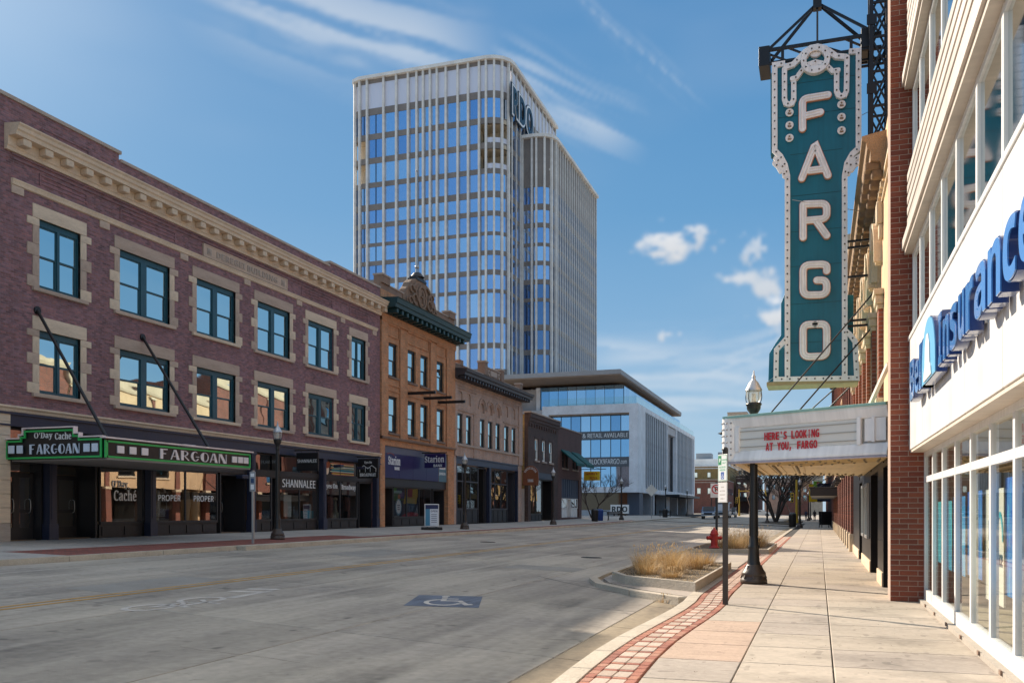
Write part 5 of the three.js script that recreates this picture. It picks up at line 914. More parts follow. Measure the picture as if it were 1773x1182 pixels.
// brick pier between the two, laid brick by brick
{
  const B = block('brick_pier', 'tall red brick pier between the white office building and the theatre', 'pier', 1.5, 0, -17.45, 0), { g, P } = B;
  P('core', [bx(1.206, 2.6, 0, 14, -.62, -.0081)], stoneMat([.42, .31, .25], 1, .95));
  const mats = [[.27, .068, .036], [.235, .058, .032], [.30, .082, .042], [.255, .072, .042], [.21, .052, .03]].map((c) => stoneMat(c, .7, .85, .004)), geos = new Map(), H = .0917, Wd = .584;
  let n = 0;
  for (let k = 0; k * H < 11.2 && n < 292; k++) {
    const row = k % 2 ? [.139, .288, .139] : [.285, .285]; let x = 1.208;
    for (const w of row) { const key = w; if (!geos.has(key)) geos.set(key, rb(0, w, 0, H - .014, -.03, 0, .004, 1)); const m = part(g, 'brick', geos.get(key), pick(mats), x - 1.5, k * H + .004, rr(-.0005, .003)); n++; x += w + .013; }
  }
}
// ---------------------------------------------------------------- the theatre
{
  const B = block('theatre', 'cream stucco theatre front with red brick columns, arches and bracketed cornice behind the sign', 'theatre', -28, 0, 1.28, R90), { g, P } = B;
  const z0 = -37.8, z1 = -18.08, cols = []; for (let z = -20.6; z > z0 + .5; z -= 2.45) cols.push(z);
  const holes = cols.slice(0, -1).map((z, i) => [cols[i + 1] + .5, z - .5, 4.6, 7.6, true]);
  P('wall', [wallGeo(z0, z1, 3.7, 9.0, holes, -.4, 0), bx(z0, z1, 9.0, 9.6, -.4, -.05)], M.peach);
  P('gable', [ext(polyShape([[z1 - 2.4, 9.6], [z1, 9.6], [z1, 10.6], [z1 - .6, 10.6], [z1 - 1.2, 10.2]]), .3, -.38)], M.peach);
  P('roof', [bx(z0, z1, 9.0, 9.1, -12, -.4), bx(z0, z1, 0, 9, -12.2, -12), bx(z0, z0 + .3, 0, 9, -12, -.4)], M.roof);
  holes.forEach(([a, b]) => { const W = B.sub('window', (a + b) / 2, 4.6, -.2), w = (b - a) / 2; part(W, 'frame', ext(ribbon([[-w + .05, 0], [-w + .05, 3 - w], ...arcPts(0, 3 - w, w - .05, 180, 0, 10).slice(1, -1), [w - .05, 3 - w], [w - .05, 0]], .1, false, false), .1, -.05), M.charcoal); part(W, 'pane', face(-w, w, 0, 3, -.03), M.pane); part(W, 'rail', bx(-w, w, 1.2, 1.28, -.04, .04), M.charcoal); });
  P('interior', [bx(z0 + .3, z1, 3.7, 9, -1.2, -1.1)], M.room);
  cols.forEach((z) => {
    const C = B.sub('column', z, 3.7, 0);
    part(C, 'shaft', [bx(-.19, .19, .25, 2.1, 0, .1)], M.red); part(C, 'base', [rb(-.24, .24, 0, .25, 0, .15, .02)], M.cream);
    part(C, 'capital', [rb(-.22, .22, 2.1, 2.2, 0, .13, .02), rb(-.28, .28, 2.2, 2.38, 0, .17, .03), rb(-.34, .34, 2.38, 2.5, 0, .2, .02)], M.cream);
    part(C, 'bracket', [rb(-.16, .16, 3.9, 4.35, 0, .14, .04), rb(-.12, .12, 3.6, 3.9, 0, .09, .03)], M.cream);
  });
  holes.forEach(([a, b], i) => P('arch', [ext(ribbon(arcPts((a + b) / 2, 6.88, (b - a) / 2 + .12, 180, 0, 16), .22, false, false), .13), ext(ribbon(arcPts((a + b) / 2, 6.88, (b - a) / 2 + .3, 180, 0, 16), .1, false, false), .17), rb((a + b) / 2 - .14, (a + b) / 2 + .14, 7.35, 7.95, 0, .2, .03)], M.cream));
  P('frieze', [bx(z0, z1, 8.28, 8.36, 0, .06), bx(z0, z1, 8.05, 8.1, 0, .04)], M.cream);
  const tc = stoneMat([.36, .23, .135], 1.2, .85, .02);
  P('cornice', run([[0, 8.36], [.1, 8.4], [.12, 8.55], [.3, 8.58], [.3, 8.78], [.36, 8.82], [.38, 8.95], [.46, 9.0], [.46, 9.08], [0, 9.16]], z0, -19.5), tc);
  for (let z = -19.7; z > z0; z -= .62) { P('bracket', [rb(z - .13, z + .13, 8.42, 8.58, .1, .4, .04), rb(z - .11, z + .11, 8.26, 8.44, .05, .28, .05)], tc); }
  tagStuff(P('dentil', Array.from({ length: 58 }, (_, i) => bx(z0 + .2 + i * .31, z0 + .36 + i * .31, 8.14, 8.24, 0, .1)), M.cream));
  // street level: black stone, doors and show cases under the canopy
  const granite = new THREE.MeshPhysicalMaterial({ color: col(.012, .011, .012), roughness: .35, specularIntensity: .3 });
  for (const [a, b] of [[-18.08, -18.75], [-20.6, -22.3], [-25.4, -30.2], [-32.4, z0]]) {
    for (let y = .3; y < 3.6; y += .66) P('stone_panel', rb(b + .004, a - .004, y + .003, y + .657, -.3, 0, .006), granite);
    P('plinth', [rb(b, a, 0, .3, -.3, .03, .01)], M.cream);
  }
  for (const [a, b] of [[-18.75, -20.6], [-22.3, -25.4], [-30.2, -32.4]]) { const D = B.sub('doorway', (a + b) / 2, 0, 0), w = (a - b) / 2; part(D, 'frame', [bx(-w, -w + .1, 0, 2.6, -.9, .0), bx(w - .1, w, 0, 2.6, -.9, .0), bx(-w + .1, w - .1, 2.5, 2.6, -.9, 0)], granite); part(D, 'door', [bx(-w + .1, w - .1, 0, 2.5, -1, -.9)], M.black); part(D, 'fanlight', [bx(-w, w, 2.62, 3.6, -.3, -.02)], M.black); }
  const casing = M.steel;
  for (const [a, b] of [[-26.0, -27.4], [-28.0, -29.4]]) { const C = B.sub('show_case', (a + b) / 2, .9, .01), w = (a - b) / 2; part(C, 'frame', ext(ribbon([[-w, 0], [w, 0], [w, 1.4], [-w, 1.4]], .08, true), .06), casing); part(C, 'pane', face(-w, w, 0, 1.4, .03), M.pane); part(C, 'poster', face(-w + .1, w - .1, .1, 1.3, .012), std([.08, .09, .14], .6)); }
}
// its canopy with the reader board: the near face is turned towards oncoming traffic
const FA = [1.27, -18.75], FB = [-1.86, -20.6];
{
  const B = block('theatre_marquee', 'white theatre marquee with red letters on its reader board under the tall sign', 'marquee', -.3, 2.65, -24, 0), { g } = B;
  const PT = (nm, geo, mat, parent) => { const q = mg(geo); q.translate(.3, -2.65, 24); return part(parent ?? g, nm, q, mat); };
  const plan = [FA, FB, [-1.86, -27.6], [1.27, -29.4]];
  const slab = (p, y0, y1) => ext(polyShape(p.map(([x, z]) => [x, -z])), y1 - y0, y0).rotateX(-Math.PI / 2);
  const inw = (d) => plan.map(([x, z]) => [x + (x < 0 ? d : 0), z + (z > -24 ? -d : d)]);
  const ivory = paintMat([.66, .51, .27], .55), whiteE = paintMat([.86, .86, .86], .35);
  PT('soffit', [slab(inw(.06), 2.65, 2.72)], ivory);
  PT('soffit_rib', [.25, .5, .75, 1.0, 1.25, 1.5].flatMap((d) => { const p = inw(d).map(([x, z]) => [x, 2.64, z]); return [bar(p[0], p[1], .05, .03), bar(p[1], p[2], .05, .03)]; }), ivory);
  { const q = []; for (const d of [.37, .87, 1.37]) { const p = inw(d); for (let k = 0; k < 3; k++) { const a = p[k], b = p[k + 1], n = Math.round(Math.hypot(b[0] - a[0], b[1] - a[1]) / .32); for (let i = 0; i < n; i++) q.push(sph(.032, mix(a[0], b[0], (i + .5) / n), 2.63, mix(a[1], b[1], (i + .5) / n), 6)); } } const m = PT('soffit_bulbs', q, std([.25, .2, .12], .3)); m.userData.kind = 'stuff'; }
  PT('body', [slab(inw(.12), 2.72, 3.6)], whiteE);
  PT('roof_sheet', [slab(inw(.02), 3.6, 3.64)], paintMat([.25, .42, .38], .5));
  // near face in its own frame: s runs from the kerb end (0) to the wall
  const dx = FA[0] - FB[0], dz = FA[1] - FB[1], L = Math.hypot(dx, dz), ang = Math.atan2(-dz, dx);
  const F = sub(g, 'reader_face', FB[0] + .3, 0, FB[1] + 24); F.rotation.y = ang;
  const yb = 2.65, fy = (y) => y - yb;
  part(F, 'lower_moulding', run([[0, 0], [.05, .0], [.09, .03], [.09, .07], [.02, .24], [0, .26]], 0, L), whiteE);
  part(F, 'lower_strip', run([[.02, -.03], [.1, -.02], [.1, .0], [.02, .0]], 0, L), paintMat([.45, .42, .52], .5));
  part(F, 'upper_moulding', run([[0, .74], [.03, .76], [.09, .92], [.09, .97], [0, .97]], 0, L), whiteE);
  part(F, 'top_trim', run([[0, .97], [.13, .97], [.13, 1.02], [0, 1.04]], -.1, L), paintMat([.27, .47, .42], .5));
  const S0 = .28, S1 = L - .62;
  part(F, 'board', [bx(S0, S1, .26, .74, -.02, .012)], std([.76, .75, .70], .5));
  part(F, 'board_frame', [bx(S0 - .09, S0, .24, .77, 0, .07), bx(S1, S1 + .08, .24, .77, 0, .07)], whiteE);
  part(F, 'letter_rail', [.33, .5, .67].map((y) => bx(S0, S1, y - .008, y + .008, .012, .028)), std([.40, .37, .33], .4));
  part(F, 'end_panel', [bx(S1 + .14, L - .05, .3, .74, 0, .02), bx(S1 + .3, S1 + .36, .28, .76, .02, .06)], whiteE);
  // letters placed one by one along the rails
  const redL = std([.58, .015, .025], .4);
  const onF = (px, py) => { const d = ray(px, py), D = d[0] * dz - d[2] * dx, t = (FB[0] * dz - FB[1] * dx) / D, x = t * d[0], z = t * d[2]; return [Math.hypot(x - FB[0], z - FB[1]), EYE + t * d[1] - yb]; };
  for (const [str, a, b, ym] of [["HERE'S LOOKING", onF(1325.5, 757), onF(1421.5, 748), 0], ['AT YOU, FARGO', onF(1328, 774), onF(1418, 768), 0]]) {
    const n = str.length, cw = (b[0] - a[0]) / n, yc = (a[1] + b[1]) / 2;
    [...str].forEach((c, i) => { if (c === ' ') return; const x = a[0] + i * cw, small = c === "'" || c === ','; const q = c === "'" ? textBox(c, sans, x + cw * .3, x + cw * .55, yc + .03, yc + .085, .012) : c === ',' ? textBox(c, sans, x + cw * .1, x + cw * .45, yc - .11, yc - .03, .012) : textBox(c, sans, x + (c === 'I' ? cw * .3 : 0), x + (c === 'I' ? cw * .55 : cw * .84), yc - .082, yc + .082, .012); part(F, 'letter', q.translate(0, 0, .03), redL); });
  }
  // bulb studded nose at the kerb end
  PT('nose', [(() => { const q = new THREE.CylinderGeometry(.2, .2, .92, 20, 1).translate(FB[0] + .03, 3.17, FB[1] + -.06); return q; })()], whiteE);
  { const q = []; for (let k = 0; k < 6; k++) for (let a = 20; a < 200; a += 26) q.push(sph(.022, FB[0] + .03 + .2 * Math.cos(a * RAD + 1.2), 2.82 + k * .14, FB[1] - .06 + .2 * Math.sin(a * RAD + 1.2), 6)); const m = PT('nose_bulbs', q, std([.35, .33, .33], .3)); m.userData.kind = 'stuff'; }
  // street face and far face
  PT('street_face', [bx(-1.9, -1.86, 2.7, 3.6, -27.6, -20.7), bx(-1.93, -1.9, 2.9, 3.4, -27.2, -21.1)], whiteE);
  PT('top_trim', [bx(-1.96, -1.84, 3.6, 3.66, -27.6, -20.6)], paintMat([.27, .47, .42], .5));
  PT('stay', [bar([.95, 3.66, -19.2], [1.24, 4.35, -18.4], .07, .07)], M.offwhite);
}
// ---------------------------------------------------------------- the tall blade sign
{
  const Z = -23, B = block('blade_sign', 'tall teal theatre sign with white bulb-studded border and the letters FARGO', 'sign', -.05, 4.72, Z, 0), { P, g } = B;
  const p = (x, y) => hitZ(x, y, Z);
  const tealS = paintMat([.004, .135, .195], .42, 2.2), tealD = paintMat([.005, .17, .24], .42), whiteB = paintMat([.86, .83, .81], .45, 1.4), bulbM = std([.05, .045, .045], .3), pink = paintMat([.90, .87, .86], .4, .9), rim = paintMat([.60, .26, .15], .45, .7);
  const cur = (x, y, r, a, b, n = 8) => arcPts(x, y, r, a, b, n).map(([u, v]) => [u, v]);
  const outline = [p(1337, 112), p(1337, 265), p(1351, 270), p(1363, 285), p(1367, 305), p(1367, 588), p(1357, 602), p(1343, 612), p(1340, 662), p(1487, 658), p(1485, 590), p(1474, 576), p(1462, 562), p(1462, 305), p(1466, 284), p(1478, 266), p(1491, 258), p(1491, 88), p(1466, 92), p(1462, 104), p(1450, 104), p(1440, 96), p(1430, 84), p(1416, 79), p(1402, 84), p(1388, 96), p(1378, 108), p(1362, 113), p(1358, 108)];
  P('body', ext(polyShape(outline), .55, -.55, .01), tealS);
  P('rear_plate', ext(polyShape([p(1358, 498), p(1351, 515), p(1351, 572), p(1340, 588), p(1330, 604), p(1328, 662), p(1480, 660), p(1480, 500)]), .22, -.85, .01), tealD);
  P('side_plate', [ext(polyShape([p(1334, 122), p(1334, 262), p(1337, 262), p(1337, 118)]), .3, -.5)], tealD);
  // sheet seams
  P('seam', [150, 205, 268, 340, 402, 462, 527, 594].map((y, i) => { const a = p(y < 262 ? 1342 : 1369, y), b = p(y < 262 ? 1488 : 1459, y - 1); return bx(a[0], b[0], a[1] - .006, a[1] + .004, 0, .004); }), std([.004, .05, .06], .6));
  // borders: ribbons with bulbs along them
  const strokes = [
    [[p(1360, 111), p(1342, 114), p(1342, 262), p(1352, 272), p(1360, 287), p(1364, 306), p(1364, 612), p(1364, 656)], .125],
    [[p(1470, 91), p(1487, 90), p(1487, 258), p(1476, 268), p(1467, 284), p(1463, 306), p(1463, 600), p(1463, 655)], .125],
    [[p(1364, 585), p(1352, 598), p(1345, 606), p(1344, 657), p(1484, 655), p(1481, 592), p(1472, 580), p(1463, 572)], .115],
    [[p(1343, 276), p(1350, 281), p(1356, 291), p(1359, 306)], .10], [[p(1341, 284), p(1347, 289), p(1352, 298)], .09],
    [[p(1489, 272), p(1480, 278), p(1473, 288), p(1469, 302)], .10], [[p(1489, 282), p(1481, 287), p(1475, 296)], .09],
    // crown: loops down on either side, the ring, the dome
    [[p(1375, 141), p(1375, 174), p(1372, 181), p(1367, 183), p(1361, 181), p(1359, 174), p(1359, 122)], .12],
    [[p(1449, 125), p(1449, 160), p(1452, 167), p(1457, 169), p(1463, 167), p(1466, 160), p(1467, 102)], .12],
    [[p(1362, 118), p(1374, 114), p(1384, 104), p(1394, 93), p(1404, 86), p(1416, 83.5), p(1428, 86), p(1438, 93), p(1448, 100), p(1464, 101)], .125],
    [[p(1372, 139), p(1380, 137), p(1387, 127), p(1396, 116), p(1412, 110), p(1428, 113), p(1437, 121), p(1442, 126), p(1452, 124)], .10],
  ];
  const bulbs = [];
  strokes.forEach(([pts, w], i) => {
    P('border_strip', ext(ribbon(pts, w, false, i > 2), .07 + i * .004, .0), whiteB);
    let d = .09; for (let k = 0; k < pts.length - 1; k++) { const L = Math.hypot(pts[k + 1][0] - pts[k][0], pts[k + 1][1] - pts[k][1]); while (d < L) { const t = d / L; bulbs.push(sph(.02, mix(pts[k][0], pts[k + 1][0], t), mix(pts[k][1], pts[k + 1][1], t), .085 + i * .004, 6)); d += .19; } d -= L; }
  });
  const c0 = p(1412.5, 107);
  P('crown_ring', ext(ribbon(arcPts(c0[0], c0[1], .27, 0, 345, 30), .13, true), .16, 0, .008), whiteB);
  for (let a = 0; a < 360; a += 36) bulbs.push(sph(.02, c0[0] + .27 * Math.cos(a * RAD), c0[1] + .27 * Math.sin(a * RAD), .165, 6));
  for (const s of [-1, 1]) P('crown_crescent', ext(polyShape([...arcPts(c0[0], c0[1], .19, s > 0 ? 50 : 230, s > 0 ? 130 : 310, 8), ...arcPts(c0[0], c0[1] + s * .24, .16, s > 0 ? 230 : 50, s > 0 ? 310 : 130, 8).map((q) => q)]), .1, 0), whiteB);
  const bm = P('border_bulbs', bulbs, bulbM); bm.userData.kind = 'stuff';
  // round lamp cups beside the F
  for (const [x, y] of [[1367.5, 196], [1367.5, 218], [1367.5, 240], [1457.5, 182], [1457.5, 204], [1457.5, 227]]) { const [a, b] = p(x, y), C = B.sub('lamp_cup', a, b, 0); part(C, 'cup', [lathe([[0, 0], [.085, 0], [.098, .05], [.085, .065], [.05, .045], [0, .04]], 18).rotateX(Math.PI / 2)], whiteB); part(C, 'bulb', [sph(.024, -.02, -.025, .06, 8), sph(.024, .025, -.03, .06, 8), sph(.022, 0, .035, .06, 8)], std([.30, .19, .12], .3)); }
  // letters: broad channel strokes with a warm rim, tubes lying in them
  const LW = .158;
  const letter = (name, strokesL) => {
    const Lg = B.sub('letter', 0, 0, 0), O = (q) => q.translate(.05, -4.72, 0);
    Lg.position.set(0, 0, 0);
    part(Lg, 'channel', strokesL.map((pts, i) => O(ext(ribbon(pts, LW), .085 + i * .004, 0, .01))), pink);
    part(Lg, 'rim', strokesL.map((pts, i) => O(ext(ribbon(pts, LW + .026), .055 + i * .004, 0))), rim);
    part(Lg, 'neon_tube', strokesL.flatMap((pts, i) => [-.035, .035].map((o) => { const q = []; for (let k = 0; k < pts.length; k++) { const a = pts[Math.max(0, k - 1)], b = pts[Math.min(pts.length - 1, k + 1)], l = Math.hypot(b[0] - a[0], b[1] - a[1]) || 1; q.push([pts[k][0] - (b[1] - a[1]) / l * o + .05, pts[k][1] + (b[0] - a[0]) / l * o - 4.72, .098 + i * .004]); } return flat(new THREE.TubeGeometry(new THREE.CatmullRomCurve3(q.map((v) => new THREE.Vector3(...v)), false, 'catmullrom', .1), q.length * 4, .009, 5)); })), std([.85, .80, .76], .25));
  };
  const rounded = (pts, r, closed) => { const o = []; for (let i = 0; i < pts.length; i++) { if (!closed && (i === 0 || i === pts.length - 1)) { o.push(pts[i]); continue; } const a = pts[(i - 1 + pts.length) % pts.length], b = pts[i], c = pts[(i + 1) % pts.length], u = (q) => { const l = Math.hypot(q[0] - b[0], q[1] - b[1]), k = Math.min(r / l, .5); return [b[0] + (q[0] - b[0]) * k, b[1] + (q[1] - b[1]) * k]; }, s = u(a), e = u(c); for (let k = 0; k <= 5; k++) { const t = k / 5; o.push([(1 - t) ** 2 * s[0] + 2 * t * (1 - t) * b[0] + t * t * e[0], (1 - t) ** 2 * s[1] + 2 * t * (1 - t) * b[1] + t * t * e[1]]); } } return o; };
  letter('F', [rounded([p(1390, 224), p(1390, 173), p(1434, 166)], .12), [p(1396, 202), p(1421, 196)]]);
  letter('A', [[p(1389, 310), p(1410, 256), p(1413, 254), p(1434, 305)], [p(1402, 297), p(1427, 294)]]);
  letter('R', [[...[p(1391, 412), p(1391, 356)]], rounded([p(1393, 355), p(1432, 353.5), p(1432, 380), p(1396, 383)], .14), [p(1414, 384), p(1432, 409)]]);
  letter('G', [rounded([p(1432, 470), p(1432, 458), p(1391, 460), p(1391, 512), p(1432, 511), p(1432, 486), p(1415, 486)], .16)]);
  letter('O', [rounded([p(1412, 562), p(1432, 561.5), p(1432, 617), p(1391, 618.5), p(1391, 563), p(1411.5, 562)], .16)]);
  P('base_tray', [bx(p(1328, 660)[0], p(1487, 660)[0], p(1340, 668)[1], p(1340, 661.5)[1], -.85, .05)], paintMat([.40, .30, .15], .6));
  // steel truss that carries it, and the lattice mast on the wall side
  const S = M.black, q3 = (x, y, z) => { const a = hitZ(x, y, Z); return [a[0], a[1], z - Z]; };
  const ap = [-.03, 13.95], Lx = -1.33, Rx = 1.15, yT = 12.82, yB = 12.5, st = [];
  for (const z of [-.05, -.75]) st.push(bar([Lx, yT, z], [Rx + .25, yT + .0, z], .07), bar([Lx, yB, z], [Rx + .25, yB, z], .06), bar([Lx + .15, yT, z], [ap[0], ap[1], -.4], .06), bar([Rx, yT + .1, z], [ap[0], ap[1], -.4], .06), bar([Lx + .5, yT, z], [Lx + .5, yB - .4, z], .07), bar([Rx - .42, yT, z], [Rx - .42, yB - .4, z], .07), bar([ap[0], ap[1], -.4], [ap[0], yT, z], .045));
  st.push(rb(Lx - .06, Lx + .2, yB - .06, yT + .1, -.8, 0, .01), rb(Rx - .2, Rx + .1, yB + .02, yT + .16, -.8, 0, .01), bx(ap[0] - .1, ap[0] + .1, ap[1] - .15, ap[1] + .12, -.5, -.3));
  for (const [a, b] of [[Lx, Lx + .6], [Lx + .6, Lx + 1.2], [Lx + 1.2, Lx + 1.9], [Lx + 1.9, Rx]]) st.push(bar([a, yT, -.05], [b, yT, -.75], .04));
  P('truss', st, S);
  const mast = [], mx = [1.16, 1.52], mz = [.25, -.35];
  for (const x of mx) for (const z of mz) mast.push(bx(x - .045, x + .045, 9.2, 15.6, z - .045, z + .045));
  for (let y = 9.4; y < 15.2; y += .8) { for (const z of mz) { mast.push(bar([mx[0], y, z], [mx[1], y + .8, z], .045), bar([mx[1], y, z], [mx[0], y + .8, z], .04), bar([mx[0], y, z], [mx[1], y, z], .05)); } for (const x of mx) mast.push(bar([x, y, mz[0]], [x, y + .8, mz[1]], .04)); }
  for (let y = 9.8; y < 15; y += 1.6) mast.push(bx(mx[0] - .1, mx[0] + .12, y - .12, y + .12, .29, .31));
  P('mast', mast, S);
  for (const y of [12.35, 12.2, 10.35, 10.2, 8.05, 7.9, 7.2, 6.15, 6.02]) P('support_arm', bar([y > 9.5 ? .88 : .5, y, -.3], [1.6, y + .02, -.3], .05), S);
  const wires = []; for (const [a, b] of [[[-1.2, 4.78, -.4], [1.26, 6.75, -1.2]], [[-.98, 10.2, -.2], [1.26, 11.2, -.4]], [[-.6, 9.05, .15], [1.2, 8.65, -.2]]]) wires.push(rod(a, b, .008, 5)); P('guy_wire', wires, M.steel);
  const cables = []; for (const [a, b] of [[[-1.1, 3.66, 2.0], [1.24, 6.55, 1.2]], [[-.55, 3.66, 1.8], [1.25, 6.0, -.2]], [[-.75, 3.66, -1.4], [.6, 4.8, -.7]], [[-.3, 3.66, -1.6], [.9, 4.8, -.7]]]) cables.push(rod(a, b, .018, 6)); P('cable', cables, M.black);
}
// ---------------------------------------------------------------- street furniture
const iron = paintMat([.020, .018, .017], .38, 1.1), bronze = paintMat([.06, .042, .032], .4, .8);
const lampGlass = new THREE.MeshPhysicalMaterial({ color: col(.95, .93, .88), roughness: .25, transmission: .75, thickness: 0, ior: 1.5 });
function lampProto(armed) {
  const o = new THREE.Group(); o.name = numbered('street_lamp'); scene.add(o);
  part(o, 'base', [flat(lathe([[0, 0], [.29, 0], [.29, .05], [.285, .1], [.25, .14], [.25, .17], [.265, .2], [.255, .25], [.2, .33], [.165, .4], [.15, .42]], 16)), ...Array.from({ length: 8 }, (_, i) => { const t = i * Math.PI / 4; return bar([.27 * Math.cos(t), .12, .27 * Math.sin(t)], [.155 * Math.cos(t), .4, .155 * Math.sin(t)], .035); })], bronze);
  part(o, 'pole', [flat(lathe([[.15, .42], [.13, .5], [.115, .75], [.125, .78], [.125, .83], [.105, .86], [.098, 1.0], [.088, 1.02], [.066, 3.45], [.066, 3.55]], 14)), ...Array.from({ length: 10 }, (_, i) => { const t = i * Math.PI / 5; return bar([.092 * Math.cos(t), 1.05, .092 * Math.sin(t)], [.068 * Math.cos(t), 3.4, .068 * Math.sin(t)], .012); })], iron);
  part(o, 'lamp_holder', [flat(lathe([[.066, 3.52], [.085, 3.56], [.085, 3.62], [.075, 3.66], [.09, 3.74], [.14, 3.82], [.15, 3.86], [.15, 3.9], [.17, 3.92], [.17, 3.96], [.11, 3.98]], 16))], iron);
  const gl = part(o, 'globe', [flat(lathe([[.11, 3.97], [.15, 4.05], [.168, 4.15], [.168, 4.24]], 18))], lampGlass);
  part(gl, 'lamp_core', [cyl(.05, .045, .2, 0, 3.98, 0, 10)], M.offwhite);
  part(o, 'cap', [flat(lathe([[.178, 4.23], [.178, 4.27], [.16, 4.3], [.10, 4.42], [.05, 4.47], [.035, 4.52], [.045, 4.55], [.02, 4.58], [.012, 4.68], [0, 4.69]], 18)), flat(new THREE.TorusGeometry(.172, .012, 6, 20).rotateX(Math.PI / 2).translate(0, 4.24, 0))], std([.55, .55, .55], .35, { metalness: .6 }));
  part(o, 'cage', Array.from({ length: 4 }, (_, i) => { const t = i * Math.PI / 2 + .5; return tube([[.15 * Math.cos(t), 3.92, .15 * Math.sin(t)], [.2 * Math.cos(t), 4.06, .2 * Math.sin(t)], [.19 * Math.cos(t), 4.2, .19 * Math.sin(t)], [.17 * Math.cos(t), 4.26, .17 * Math.sin(t)]], .009, 10, 5); }), iron);
  if (armed) {
    const arm = part(o, 'arm', [rod([-.05, 3.32, 0], [-.68, 3.32, 0], .022, 8), sph(.035, -.7, 3.32, 0), rod([-.7, 3.32, 0], [-.78, 3.32, 0], .03, 8, .002), cyl(.09, .09, .12, 0, 3.26, 0, 12)], iron);
    const spiral = (cx, cy, r, dir, n = 26) => Array.from({ length: n }, (_, i) => { const t = i / (n - 1), a = dir * t * 10.5 - .6, q = r * (1 - t * .78); return [cx + q * Math.cos(a), cy + q * Math.sin(a), 0]; });
    part(o, 'scroll', [tube(spiral(-.17, 3.47, .11, 1), .008, 60, 5), tube(spiral(-.6, 3.42, .07, -1), .007, 60, 5), rod([-.5, 3.4, 0], [-.15, 3.58, 0], .006, 5)], iron);
    part(o, 'spotlight', [rod([.07, 3.0, 0], [.17, 3.1, .02], .03, 8), cyl(.045, .05, .12, 0, 0, 0, 10).rotateZ(-.9).translate(.13, 3.05, .02)], iron);
  }
  return o;
}
const lamp = lampProto(true); lamp.position.set(-1.355, 0, -20.7); tag(lamp, 'near black street lamp with scrolled sign arm and spotlight on the pavement by the planter', 'street lamp');
const lampB = lampProto(false), LG = 'lamps along the street';
const lampAt = (px, py, y) => { const d = ray(px, py), t = (y - EYE) / d[1]; return [t * d[0], y, t * d[2]]; };
const farLamps = [['street lamp in front of the purple-brown building, nearest on the far pavement', -20.3, -31.2], ['street lamp in front of the tan arched building', -20.5, -51.8], ['street lamp before the dark brick tavern door', -20.5, -71.4], ['street lamp on the plaza in front of the office block glass', -20.4, -98], ['street lamp by the street side of the pale office block', -20.2, -127], ['street lamp near the far corner of the pale office block', -20.9, -154], ['farthest street lamp on the far pavement by the red brick buildings', -21.5, -196]];
farLamps.forEach(([label, x, z], i) => { if (i) copyOf(lampB, label, [x, yL(x, z) - .01, z], 0, LG); else { lampB.position.set(x, yL(x, z) - .01, z); tag(lampB, label, 'street lamp', LG); } });
[['street lamp just past the marquee on the near pavement', -1.65, -88], ['street lamp far along the near pavement beside the flags', -1.5, -150], ['farthest street lamp on the near pavement', -1.4, -172], ['street lamp behind the bare tree', -6.2, -120]].forEach(([l, x, z]) => copyOf(lampB, l, [x, 0, z], 0, LG));

// signs on posts
const post = (o, h, r = .04, mat = iron) => part(o, 'post', [bx(-r, r, 0, h, -r * .7, r * .7)], mat);
{
  const o = thing('parking_sign', 'post with stacked white and green parking signs beside the near planter', 'parking sign', [-1.51, 0, -15.9], 0);
  post(o, 2.62, .045, paintMat([.05, .038, .03], .5)); part(o, 'post_cap', [sph(.05, 0, 2.64, 0, 10)], iron);
  const T = .95, pl = (y0, y1, draw, nm) => { const w = .152; const b = part(o, nm, rb(-w, w, y0, y1, -.004, .004, .004), M.alu, 0, 0, 0); b.geometry.translate(0, 0, .05).rotateY(-T); part(o, nm + '_print', face(-w + .004, w - .004, y0 + .004, y1 - .004, .0565).rotateY(-T), print(128, 192, draw)); };
  pl(2.10, 2.56, (x, w, h) => { x.fillStyle = '#eceeea'; x.fillRect(0, 0, w, h); x.strokeStyle = '#2a8a5c'; x.lineWidth = 3; x.strokeRect(4, 4, w - 8, h - 8); x.fillStyle = '#1d8a58'; x.fillRect(6, 8, 44, 66); x.fillStyle = '#fff'; x.font = 'bold 40px sans-serif'; x.fillText('P', 14, 54); x.fillStyle = '#2f9a68'; x.font = 'bold 19px sans-serif'; x.fillText('PARKING', 54, 46); x.fillText('ONLY', 60, 68); x.textAlign = 'center'; x.fillText('RESERVED', w / 2, 98); x.fillText('PARKING', w / 2, 118); x.fillStyle = '#1f55a8'; x.fillRect(42, 126, 44, 52); x.strokeStyle = '#fff'; x.lineWidth = 4; x.beginPath(); x.arc(62, 160, 11, -.5, 4); x.stroke(); x.beginPath(); x.moveTo(60, 136); x.lineTo(62, 152); x.lineTo(72, 153); x.lineTo(77, 166); x.stroke(); }, 'upper_plate');
  pl(1.74, 2.08, (x, w, h) => { x.fillStyle = '#ece9e6'; x.fillRect(0, 0, w, h); x.strokeStyle = '#a8a29c'; x.lineWidth = 3; x.strokeRect(5, 5, w - 10, h - 10); x.fillStyle = '#a59c94'; x.textAlign = 'center'; x.font = 'bold 22px sans-serif'; ['VAN', 'ACCESS', 'PERMIT', 'ONLY'].forEach((s, i) => x.fillText(s, w / 2, 50 + i * 38)); }, 'lower_plate');
}
